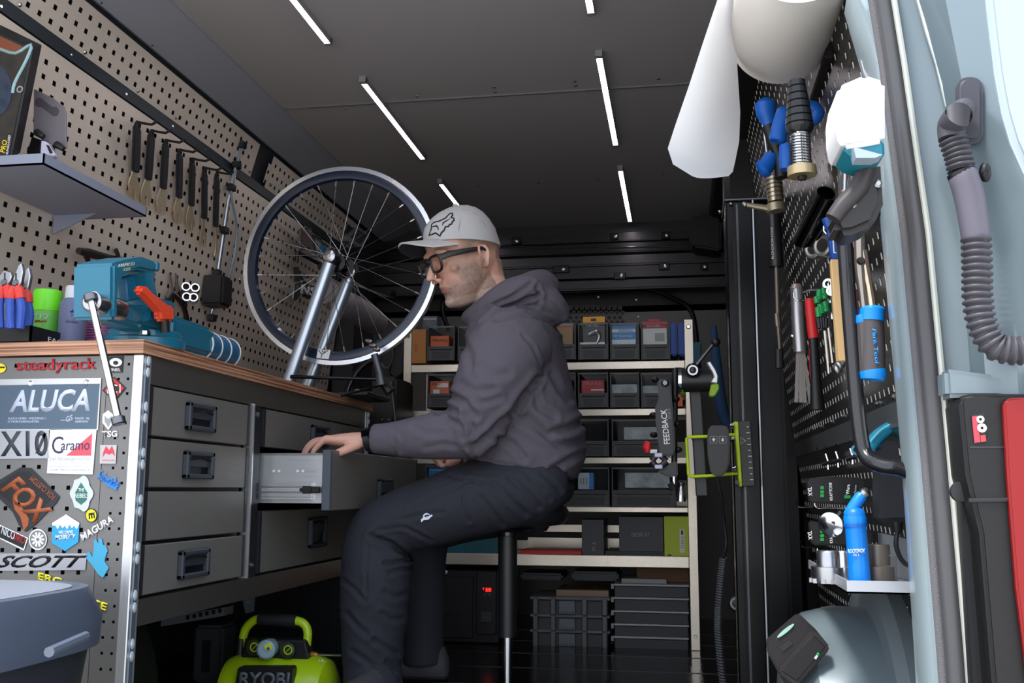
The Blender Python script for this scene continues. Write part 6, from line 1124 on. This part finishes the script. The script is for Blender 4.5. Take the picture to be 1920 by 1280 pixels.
# ---------------------------------------------------------------- the man
def ghost(mb, vox, sm=4, name='mesh', fac=.5):
    me = bpy.data.meshes.new(name); me.from_pydata(mb.v, [], mb.f); bm = bmesh.new(); bm.from_mesh(me); bmesh.ops.recalc_face_normals(bm, faces=bm.faces); bm.to_mesh(me); bm.free()
    o = bpy.data.objects.new(name, me); COL.objects.link(o)
    r_ = o.modifiers.new('r', 'REMESH'); r_.mode = 'VOXEL'; r_.voxel_size = vox
    if sm: s_ = o.modifiers.new('s', 'SMOOTH'); s_.factor = fac; s_.iterations = sm
    m2 = bpy.data.meshes.new_from_object(o.evaluated_get(bpy.context.evaluated_depsgraph_get()))
    bpy.data.objects.remove(o); m2.name = name; m2.shade_smooth(); return m2
def folds(me, creases, side=None, wob=0, ws=18, Y0=2.7):
    import numpy as np
    n = len(me.vertices); co = np.empty(n*3); me.vertices.foreach_get('co', co); co = co.reshape(-1, 3)
    no = np.empty(n*3); me.vertices.foreach_get('normal', no); no = no.reshape(-1, 3)
    rel = co-np.array(CAM); z = rel @ np.array(FW); px = 960+FOC*(rel @ np.array(RT))/z; py = 640-FOC*(rel @ np.array(UP))/z
    disp = np.zeros(n)
    for pts, w_, dp in creases:
        best = np.full(n, 1e9)
        for (x0, y0), (x1, y1) in zip(pts[:-1], pts[1:]):
            dx, dy = x1-x0, y1-y0; L2 = dx*dx+dy*dy; tt = np.clip(((px-x0)*dx+(py-y0)*dy)/L2, 0, 1)
            best = np.minimum(best, np.hypot(px-x0-tt*dx, py-y0-tt*dy))
        q_ = best/w_; disp += dp*(-np.exp(-q_*q_)+.6*np.exp(-((q_-1.9)/.9)**2))
    m_ = (no @ -np.array(FW)) > -.1
    if side is not None: m_ &= co[:, 1] < side
    disp = disp*m_
    if wob:
        for i in range(n):
            c_ = co[i]; disp[i] += wob*(noise.noise(V((c_[0]*ws, c_[1]*ws*.8, c_[2]*ws*1.2)))+.5*abs(noise.noise(V((c_[0]*ws*2.3+7, c_[1]*ws*2, c_[2]*ws*2.6)))))
    co += no*disp[:, None]; me.vertices.foreach_set('co', co.reshape(-1)); me.update()
man = thing('person', 'man in grey cap, glasses, grey hoodie and dark trousers seated at the open drawer', 'person', (M(980, 950).x, YP, 0))
def sec(fx, fy, bx_, by, w, dy=0, n=28, e=.85, k=1.0):
    A, Bq = M(fx, fy, dy), M(bx_, by, dy); c = (A+Bq)/2; u = (A-Bq)/2*k; sg = lambda v: math.copysign(abs(v)**e, v)
    return [c+u*sg(math.cos(2*math.pi*i/n))+V((0, w*k, 0))*sg(math.sin(2*math.pi*i/n)) for i in range(n)]
# head frame
HA, HP, HS = R(40), R(20), 1.10
hx = V((-math.cos(HP)*math.cos(HA), -math.cos(HP)*math.sin(HA), -math.sin(HP))); hy = V((math.sin(HA), -math.cos(HA), 0)); hz = hx.cross(hy)
ear_l = V((-.012, .079, .102))
HO = PY(907, 478, YP-.085)-(hx*ear_l.x+hy*ear_l.y+hz*ear_l.z)*HS
def H(x, y, z): return HO+(hx*x+hy*y+hz*z)*HS
HM = Matrix((hx*HS, hy*HS, hz*HS)).transposed()
def hring(z, f, b, w, e=.9, n=28, zt=0):
    c = (f+b)/2; r_ = (f-b)/2; sg = lambda v, q: math.copysign(abs(v)**q, v)
    return [H(c+r_*sg(math.cos(a), e), w*sg(math.sin(a), e)*(1-.10*max(0, math.cos(a))), z+zt*math.cos(a)) for a in [2*math.pi*i/n for i in range(n)]]
body = MB()
body.rings([hring(*q) for q in ((-.012, .055, .0, .022), (-.006, .076, .0, .034), (.008, .086, -.015, .042), (.025, .0865, -.035, .053), (.045, .087, -.055, .061), (.065, .087, -.075, .067), (.09, .088, -.092, .072), (.115, .089, -.102, .075), (.14, .098, -.107, .077), (.17, .097, -.108, .077), (.20, .085, -.095, .07), (.222, .055, -.065, .05), (.235, .02, -.03, .03))])
body.tube([H(.092, 0, .126), H(.104, 0, .106), H(.117, 0, .084), H(.119, 0, .077)], [.008, .011, .014, .010], 12, sm=3)     # nose
for s_ in (-1, 1):
    body.ell(H(.102, s_*.013, .072), (.011, .009, .008), 10, 8)                      # nostril wings
    body.tube([H(.088, s_*.012, .141), H(.092, s_*.035, .143), H(.078, s_*.058, .135)], [.009, .010, .008], 8, sm=2)   # brow
    body.ell(H(.062, s_*.042, .092), (.016, .016, .016), 12, 8)                         # cheek bone
    body.ell(H(.079, s_*.032, .116), (.013, .013, .013), 12, 8)                      # eyeball under lid
    e0 = V((-.012, s_*.078, .10)); mb2 = [(-.004, .0, .028), (.010, .004, .024), (.014, .006, .006), (.008, .005, -.012), (.0, .002, -.026), (-.008, .002, -.024), (-.014, .010, -.006), (-.018, .014, .012), (-.014, .012, .025)]
    body.tube([H(e0.x-q[0], e0.y+s_*q[1], e0.z+q[2]) for q in mb2], [.005, .005, .005, .005, .007, .006, .005, .005, .005], 8, sm=2, loop=True)
    body.ell(H(e0.x+.001, e0.y-.001*s_, e0.z), (.012, .006, .02), 10, 8, Matrix((hx, hy, hz)).transposed())
body.tube([H(.078, -.026, .046), H(.090, -.010, .050), H(.092, 0, .049), H(.090, .010, .050), H(.078, .026, .046)], [.003, .0045, .005, .0045, .003], 8, sm=3)
body.tube([H(.078, -.022, .041), H(.0895, -.008, .040), H(.0915, 0, .040), H(.0895, .008, .040), H(.078, .022, .041)], [.003, .0045, .005, .0045, .003], 8, sm=3)
body.ell(H(.080, 0, .010), (.018, .022, .018), 12, 8); body.ell(H(.09, 0, .055), (.010, .02, .012), 10, 8)
nb = M(960, 590)
body.tube([H(-.04, 0, .09), H(-.035, 0, .03), M(925, 560), M(955, 600), M(975, 660)], [.066, .064, .062, .066, .08], 20, sm=3)
body.tube([M(950, 620), M(975, 700), M(990, 800), M(1000, 880)], [.075, .10, .11, .11], 20)                      # trunk inside the clothes
aL = [M(955, 645, -.18), M(905, 800, -.22), M(800, 822, -.22), M(696, 822, -.215)]
body.tube(aL, [.05, .045, .036, .027], 14); body.tube([M(955, 645, .18), M(905, 800, .18), M(880, 850, .12), M(862, 858, .08)], [.05, .04, .03, .024], 12)
for s_, pth in ((-1, [M(1010, 905, -.1), M(720, 990, -.12), M(705, 1310, -.12)]), (1, [M(1000, 912, .1), M(800, 995, .22), M(793, 1240, .26)])): body.tube(pth, [.07, .055, .04], 14)
def hand(W, Kn, side, tips, th, palm_r=.017):
    # W wrist, Kn centre of the knuckle row, side = vector across the knuckles
    body.tube([W, W.lerp(Kn, .45), Kn], [.024, .030, .028], 16, flat=((0, 0, 1), 1.35), sm=3) if 0 else None
    n_ = (Kn-W).normalized()
    rs = []
    for q, w_, h_ in ((-.05, .028, .021), (.1, .029, .021), (.4, .037, .021), (.75, .043, .018), (1, .042, .014), (1.06, .036, .009)):
        c = W.lerp(Kn, q); up = side.cross(n_).normalized()
        rs.append([c+side*math.cos(a)*w_+up*math.sin(a)*h_ for a in [2*math.pi*i/20 for i in range(20)]])
    body.rings(rs)
    for off, pts in tips: body.tube([W.lerp(Kn, .7)+side*off*.9]+pts, [.011]+[.0100, .0092, .0082, .0062][:len(pts)], 10, sm=3)
    body.tube(th, [.015, .0125, .0105, .008][:len(th)], 10, sm=3)
D = -.215
W = M(690, 824, D); Kn = M(618, 826, D); sd_ = V((0, 1, 0))
hand(W, Kn, sd_, [(o_, [Kn+V((0, o_, .004)), M(k1, k2, D+o_), M(k3, k4, D+o_*1.05), M(k5, k6, D+o_*1.05)]) for o_, k1, k2, k3, k4, k5, k6 in
    ((-.033, 600, 832, 588, 846, 583, 862), (-.011, 594, 828, 578, 841, 569, 860), (.011, 592, 826, 576, 838, 566, 856), (.032, 597, 827, 584, 839, 576, 855))],
    [M(672, 832, D-.015), M(648, 843, D-.04), M(628, 852, D-.045), M(614, 862, D-.04)])
W2 = M(866, 857, .08); K2 = M(850, 856, .06)
K2 = W2+(M(834, 856, .06)-W2).normalized()*.085
hand(W2, K2, sd_, [(o_, [K2+V((0, o_, 0)), M(a_, b_2, .06+o_), M(c_2, d_2, .06+o_), M(e_2, f_2, .06+o_)]) for o_, a_, b_2, c_2, d_2, e_2, f_2 in
    ((-.033, 822, 862, 828, 873, 838, 872), (-.011, 818, 858, 822, 870, 833, 873), (.011, 817, 856, 820, 868, 830, 872), (.032, 822, 855, 824, 865, 832, 868))], [M(860, 862, .04), M(846, 868, .02), M(836, 868, .01)])
bme = ghost(body, .0042, 3, 'person_body')
# colours of skin, stubble, hair, lips by their place on the head
ca_ = bme.color_attributes.new('Col', 'FLOAT_COLOR', 'POINT'); inv = HM.inverted()
SKN, STB, HAI, LIP, RDD = [V(lin(c)[:3]) for c in ('#d9ab97', '#786a60', '#776555', '#a8675c', '#d6917f')]
for i, v in enumerate(bme.vertices):
    q = inv @ (v.co-HO); c = SKN.copy(); n1 = noise.noise(v.co*150)*.5+.5; n2 = noise.noise(v.co*28)*.5+.5
    c = c.lerp(RDD, .35*n2)
    if -.03 < q.z < .25 and abs(q.y) < .12 and q.x > -.14:
        jaw = max(0, min(1, (.072-q.z-.35*max(0, .02-q.x)*0)/.03))
        side_ = max(0, min(1, (.115-q.z)/.03))*max(0, min(1, (.052-abs(q.x-.035))/.022))*max(0, min(1, (abs(q.y)-.040)/.015))
        b_ = max(jaw*(1 if q.x > -.03 else 0), side_)
        if q.z > .05 and q.x > .09 and abs(q.y) < .02: b_ = max(b_, .5) if q.z < .063 else 0
        if q.x > .11: b_ = 0
        c = c.lerp(STB if q.z > .015 else V(lin('#9a8d84')[:3]), b_*(.55+.6*n1*n1))
        if .036 < q.z < .053 and q.x > .088 and abs(q.y) < .022: c = c.lerp(LIP, .75)
        hb_2 = max(0, min(1, (q.z-.10)/.02))*max(0, min(1, (.05-q.x)/.02))*(1 if abs(q.y) > .055 or q.x < -.07 else 0)
        if q.x < -.06: hb_2 = max(hb_2, max(0, min(1, (q.z-.045)/.03))*.8)
        c = c.lerp(HAI, hb_2*(.5+.45*n1)*(0 if abs(q.y) > .082 else 1))
    ca_.data[i].color = (*c, 1)
sk = bpy.data.materials.new('skin'); sk.use_nodes = True; n_ = sk.node_tree.nodes; b_ = n_['Principled BSDF']; at = n_.new('ShaderNodeAttribute'); at.attribute_name = 'Col'
sk.node_tree.links.new(at.outputs['Color'], b_.inputs['Base Color']); b_.inputs['Roughness'].default_value = .5; b_.inputs['Subsurface Weight'].default_value = .08; b_.inputs['Subsurface Radius'].default_value = (.01, .004, .002)
ob('body', bme, sk, man)
bvh = BVHTree.FromPolygons([v.co for v in bme.vertices], [p.vertices for p in bme.polygons])
# hoodie
hd = MB()
hd.rings([sec(*q) for q in ((896, 868, 1064, 900, .165), (884, 858, 1082, 896, .185), (884, 835, 1095, 868, .195), (890, 800, 1094, 835, .2), (893, 765, 1094, 800, .205), (888, 720, 1078, 750, .21), (880, 680, 1066, 700, .215), (878, 645, 1058, 655, .215), (884, 615, 1048, 618, .19), (905, 592, 1030, 592, .13), (915, 580, 1015, 578, .11))])
hd.tube([M(962, 645, -.15), M(945, 668, -.20), M(920, 722, -.225), M(897, 775, -.225), M(884, 800, -.22), M(860, 812, -.215), M(814, 817, -.215), M(770, 820, -.215), M(735, 822, -.215), M(697, 822, -.215)], [.118, .112, .098, .082, .080, .069, .064, .054, .046, .0395], 24, sm=4)
hd.tube([M(962, 645, .15), M(935, 700, .2), M(905, 790, .2), M(890, 840, .14), M(868, 853, .09)], [.11, .095, .08, .06, .045], 18, sm=3)
# hood bunched round the neck
hd.tube([M(876, 596, -.015), M(893, 590, -.065), M(925, 568, -.108), M(962, 545, -.115), M(1000, 540, -.085), M(1020, 540, 0), M(1000, 545, .085), M(955, 552, .105), M(905, 575, .08), M(876, 596, .015)], [.020, .030, .036, .040, .044, .050, .044, .040, .030, .020], 16, sm=3)
hd.tube([M(930, 560, -.08), M(962, 538, -.10), M(1000, 524, -.07), M(1018, 524, 0), M(1000, 526, .07), M(955, 545, .09)], [.020, .026, .026, .030, .026, .020], 14, sm=3)
hd.tube([M(975, 560, -.05), M(1015, 563, -.06), M(1046, 582, -.03), M(1052, 592, 0)], [.05, .055, .036, .025], 14, sm=3); hd.tube([M(975, 560, .05), M(1015, 563, .06), M(1046, 582, .03)], [.05, .055, .036], 14, sm=3)
hme = ghost(hd, .0075, 4, 'hoodie')
cre = [([(848, 742), (869, 751), (892, 780)], 6, .010), ([(876, 776), (887, 806), (880, 832)], 6, .009), ([(819, 774), (841, 765), (858, 772)], 5, .007), ([(852, 790), (866, 800), (868, 820)], 5, .005),
       ([(890, 838), (930, 803), (966, 765), (1006, 712)], 7, .014), ([(979, 626), (1000, 650), (1012, 680)], 3, .004), ([(991, 781), (1027, 813), (1066, 803), (1095, 790)], 7, .010), ([(958, 775), (1010, 808), (1050, 835), (1085, 830)], 7, .009),
       ([(921, 815), (962, 832), (984, 858)], 6, .008), ([(1035, 700), (1050, 730), (1068, 750)], 6, .006), ([(1000, 730), (1010, 765), (1040, 780)], 6, .007), ([(1035, 880), (1066, 862), (1088, 848)], 6, .007),
       ([(890, 852), (912, 862), (960, 872), (1010, 886), (1068, 896)], 2.5, .004), ([(738, 798), (743, 855)], 2.5, .004), ([(745, 806), (757, 826), (752, 845)], 4, .003), ([(775, 800), (800, 812), (830, 812)], 5, .004), ([(800, 838), (830, 832), (852, 836)], 5, .003),
       ([(868, 640), (880, 660), (884, 690)], 7, .005), ([(905, 690), (925, 705), (950, 700)], 8, .004), ([(865, 720), (890, 735), (925, 730)], 7, .005), ([(880, 745), (905, 755), (935, 745)], 6, .005),
       ([(905, 604), (940, 578), (985, 560), (1010, 553)], 4, .010), ([(925, 572), (960, 556), (998, 530)], 3.5, .008), ([(1005, 535), (1012, 560), (1006, 575)], 4, .006), ([(930, 600), (985, 590), (1030, 602), (1052, 622)], 4, .008), ([(1018, 560), (1042, 575), (1056, 592)], 4, .005)]
folds(hme, cre, wob=.0030, ws=11)
HOOD = mt('#605b64', .9, bump=.25, scale=420, spec=.2)
ho_ = ob('hoodie', hme, HOOD, man, 'grey hooded sweatshirt')
# trousers
tr_ = MB()
tr_.rings([sec(*q) for q in ((925, 862, 1062, 890, .15), (905, 880, 1078, 912, .185), (920, 920, 1068, 938, .18), (945, 950, 1045, 952, .15))])
tr_.tube([M(1050, 905, -.06), M(1015, 905, -.085), M(960, 916, -.095), M(890, 934, -.11), M(800, 962, -.12), M(735, 982, -.125), M(708, 1000, -.125), M(700, 1030, -.125), M(705, 1070, -.125), (M(702, 1120, -.125)), M(700, 1190, -.12), M(698, 1260, -.12), M(702, 1345, -.17)],
         [.06, .100, .106, .103, .094, .083, .082, .088, .096, .095, .087, .079, .082], 28, sm=4)
tr_.tube([M(1010, 920, .09), M(940, 935, .12), M(840, 965, .19), M(800, 990, .22), M(792, 1040, .24), M(792, 1120, .25), M(792, 1200, .26), M(793, 1245, .26)], [.12, .11, .095, .085, .075, .071, .066, .07], 22, sm=4)
tme = ghost(tr_, .0075, 3, 'trousers')
cr2 = [([(693, 1003), (712, 992), (757, 988), (808, 1013)], 3, .006), ([(690, 1010), (687, 1060), (687, 1128)], 2.5, .006), ([(696, 1006), (735, 1020), (769, 1047)], 5, .010), ([(721, 1055), (745, 1054), (768, 1050)], 4, .010), ([(730, 1075), (750, 1068), (768, 1066)], 4, .005),
       ([(645, 1088), (665, 1105), (685, 1128)], 4, .006), ([(650, 1150), (668, 1172), (690, 1190)], 5, .005), ([(867, 928), (870, 954), (880, 978)], 3, .006), ([(900, 930), (925, 960), (942, 982)], 4, .006), ([(925, 905), (955, 935), (985, 962)], 5, .006), ([(955, 895), (990, 925), (1010, 950)], 5, .006),
       ([(765, 955), (810, 930), (860, 912), (885, 898)], 3, .006), ([(845, 890), (870, 900), (905, 905)], 4, .006), ([(985, 885), (1015, 915), (1030, 935)], 4, .005), ([(1015, 885), (1038, 905), (1050, 920)], 4, .005), ([(752, 975), (790, 965), (830, 960)], 4, .004),
       ([(700, 1200), (725, 1215), (745, 1225)], 5, .006), ([(660, 1220), (690, 1240), (700, 1260)], 5, .005), ([(715, 1150), (735, 1162), (752, 1160)], 5, .005), ([(720, 1110), (740, 1120), (762, 1112)], 5, .005), ([(725, 1240), (740, 1255), (746, 1262)], 4, .006)]
for k in range(17): cr2.append(([(700-k*.3, 1062+k*12), (714-k*.2, 1067+k*12)], 2.5, .0022))
folds(tme, cr2, wob=.0022, ws=13)
TRS = mt('#2f3038', .78, bump=.2, scale=350, spec=.3)
to_ = ob('trousers', tme, TRS, man, 'dark work trousers')
tb = BVHTree.FromPolygons([v.co for v in tme.vertices], [p.vertices for p in tme.polygons])
def onto(b, x, y, up=.0015):
    d = ray(x, y).normalized(); h = b.ray_cast(CAM, d)
    return h[0]-d*up if h[0] is not None else None
def decal(b, name, polys, m, par, up=.0012):
    mb = MB()
    for pg in polys:
        q = [onto(b, x, y, up) for x, y in pg]
        if None in q: continue
        mb.poly(q, -ray(*pg[0]).normalized()*.0008)
    return ob(name, mb, m, par) if mb.v else None
decal(tb, 'reflective_badge', [circ(800, 968, 7, 14, 6.5)], mt('#dfe4f2', .3), to_)
decal(tb, 'reflective_badge_bird', [[(789, 974), (793, 970), (800, 970), (810, 964), (811, 967), (801, 974), (794, 975), (790, 979)]], mt('#e8ecf8', .3), to_, .003)
decal(tb, 'badge_gap', [[(795, 966), (803, 964), (806, 966), (797, 969)]], TRS, to_, .0036)
# shoes
SHO = mt('#3b3d41', .7, bump=.2, scale=300)
def shoe(heel, toe, par, up_=.0):
    d = (toe-heel); L = d.length; d = d.normalized(); s_ = V((0, 0, 1)).cross(d); s2 = MB(); so = MB()
    rs = []
    for q, w_, h_ in ((-.02, .028, .05), (.03, .038, .085), (.12, .042, .10), (.30, .042, .095), (.5, .045, .075), (.7, .051, .06), (.88, .046, .05), (.98, .030, .036), (1.0, .015, .02)):
        c = heel+d*(L*q); rs.append([c+s_*math.cos(a)*w_+V((0, 0, .02+max(0, math.sin(a))*h_+min(0, math.sin(a))*.006)) for a in [2*math.pi*i/20 for i in range(20)]])
    s2.rings(rs); o_ = ob('shoe', s2, SHO, par, ang=70)
    rs = [[heel+d*(L*q)+s_*math.cos(a)*w_+V((0, 0, .014+math.sin(a)*.012)) for a in [2*math.pi*i/16 for i in range(16)]] for q, w_ in ((-.03, .026), (0, .040), (.3, .045), (.7, .054), (.9, .048), (1.02, .022))]
    ob('sole', so.rings(rs), BLK2, o_); return o_
hf = V((M(838, 1250, .26).x, YP+.26, 0)); s_ = shoe(hf, hf+V((-.29, -.02, 0)), man)
p = PY(768, 1255, YP+.26-.052); ob('shoe_logo', MB().ring(V((p.x, p.y, .06)), (0, -1, 0), [(0, .004), (.002, .004), (.002, .012), (0, .012)], 16), BLK2, s_)
hn = V((M(712, 1300, -.12).x+.04, YP-.10, 0)); shoe(hn, hn+V((-.13, -.26, 0)), man)
# cap
def cring(k, off=0):
    s_ = (1-(k)**2.7)**(1/2.1); n = 40; o = []
    for i in range(n):
        a = 2*math.pi*i/n; x = -.005+(.102+off)*s_*math.cos(a)-.006*k; y = (.087+off)*s_*math.sin(a)
        z = .146+.034*max(-1, x/.11)*(1-k)+k*.108
        o.append(H(x, y, z))
    return o
CAPM = mt('#bfbfc0', .85, bump=.3, scale=500)
cp = ob('cap', MB().rings([cring(0), cring(.15), cring(.35), cring(.55), cring(.72), cring(.85), cring(.94), cring(.99)]), CAPM, man, 'light grey baseball cap', ang=80)
br = MB(); top_, bot = [], []
for i in range(13):
    v_ = -1+i/6; row, row2 = [], []
    for j in range(7):
        u_ = j/6; y = v_*.076*(1-.12*u_); xin = -.005+.102*math.sqrt(max(0, 1-(y/.09)**2)); tip = .170*(1-.30*abs(v_)**3.2)
        x = xin*(1-u_)+tip*u_ if tip > xin else xin+.002*u_
        z = .184-.034*v_*v_+.010*u_; row.append(H(x, y, z)); row2.append(H(x, y, z-.005))
    top_.append(row); bot.append(row2)
br.strip(top_); br.strip([r[::-1] for r in bot]); n = 7
rim = [r[-1] for r in top_]; rim2 = [r[-1] for r in bot]; br.strip([rim, rim2]); br.strip([top_[0], bot[0]]); br.strip([top_[-1], bot[-1]])
ob('brim', br, CAPM, cp, ang=50)
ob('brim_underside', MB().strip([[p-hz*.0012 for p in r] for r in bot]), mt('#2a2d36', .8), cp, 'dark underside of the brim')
ob('button', MB().ell(H(-.02, 0, .256), (.008, .008, .005), 12, 8), CAPM, cp)
cbv = BVHTree.FromPolygons([Matrix.Identity(4) @ v.co for v in cp.data.vertices], [p.vertices for p in cp.data.polygons])
def logo(pts, r=.0025):
    q = [onto(cbv, x, y, .0008) for x, y in pts]; q = [p for p in q if p is not None]
    if len(q) > 2: ob('logo_line', MB().tube(q, r, 6, loop=True), mt('#171a28', .7), cp)
S4 = lambda x, y: (740+x/4.7395, 370+y/4.7395)
logo([S4(*p) for p in ((305, 340), (325, 285), (330, 240), (350, 222), (400, 210), (450, 185), (490, 145), (512, 140), (515, 160), (500, 180), (525, 185), (528, 205), (512, 215), (508, 235), (490, 240), (478, 258), (450, 262), (440, 290), (415, 315), (402, 344), (385, 330), (362, 315), (335, 328))])
logo([S4(*p) for p in ((332, 262), (365, 255), (385, 265), (390, 290), (382, 262), (372, 248))], .0014); logo([S4(*p) for p in ((425, 250), (430, 230), (455, 212), (490, 190), (455, 208), (428, 225))], .0014)
for sm_ in ([(868, 392), (863, 412), (860, 432), (859, 450)], [(868, 392), (890, 400), (912, 425), (920, 455)]): ob('panel_seam', MB().tube([q for q in (onto(cbv, x, y, .0002) for x, y in sm_) if q is not None], .0008, 5, sm=4), mt('#8b8d92', .9), cp)
# glasses
gl = thing('glasses', None, None); gl.parent = man; gl.location = -wloc(man)+H(.1, 0, .12)
FR = mt('#151518', .3)
for s_ in (-1, 1):
    pts = [H(.112-.012*abs(dy)/.03*.4, s_*.034+dy, .115+dz) for dy, dz in ((-.026, .017), (.0, .020), (.026, .018), (.029, 0), (.023, -.018), (0, -.022), (-.021, -.019), (-.026, 0))]
    g_ = ob('lens_frame', MB().tube(pts, .0040, 8, loop=True, sm=2), FR, gl)
    ob('lens', MB().poly(pts, hx*.001), mt('#efe6c8', .02, trans=1.0, alpha=.25), g_)
    ob('temple', MB().tube([H(.108, s_*.062, .126), H(.085, s_*.079, .128), H(.03, s_*.083, .124), H(-.012, s_*.083, .121), H(-.03, s_*.080, .108)], [.0095, .0095, .0075, .0055, .004], 8, flat=((0, 0, 1), .4)), mt('#2a2522', .4), gl)
ob('bridge', MB().tube([H(.110, -.010, .121), H(.117, 0, .123), H(.110, .010, .121)], .0028, 8), FR, gl)
# watch
wv_ = M(691, 823, -.215); ax = (M(697, 822, -.215)-M(684, 824, -.215)).normalized()
ob('watch_band', MB().ring(wv_, ax, [(-.008, .0285), (.008, .0285), (.008, .0325), (-.008, .0325)], 28), mt('#17181b', .5), man)
ob('watch_case', MB().box(wv_+V((0, -.028, .012)), ax*.011, V((0, .35, -.9))*.016, V((0, -.9, -.35))*.006), mt('#0c0d10', .12), man, bev=.002, seg=2)
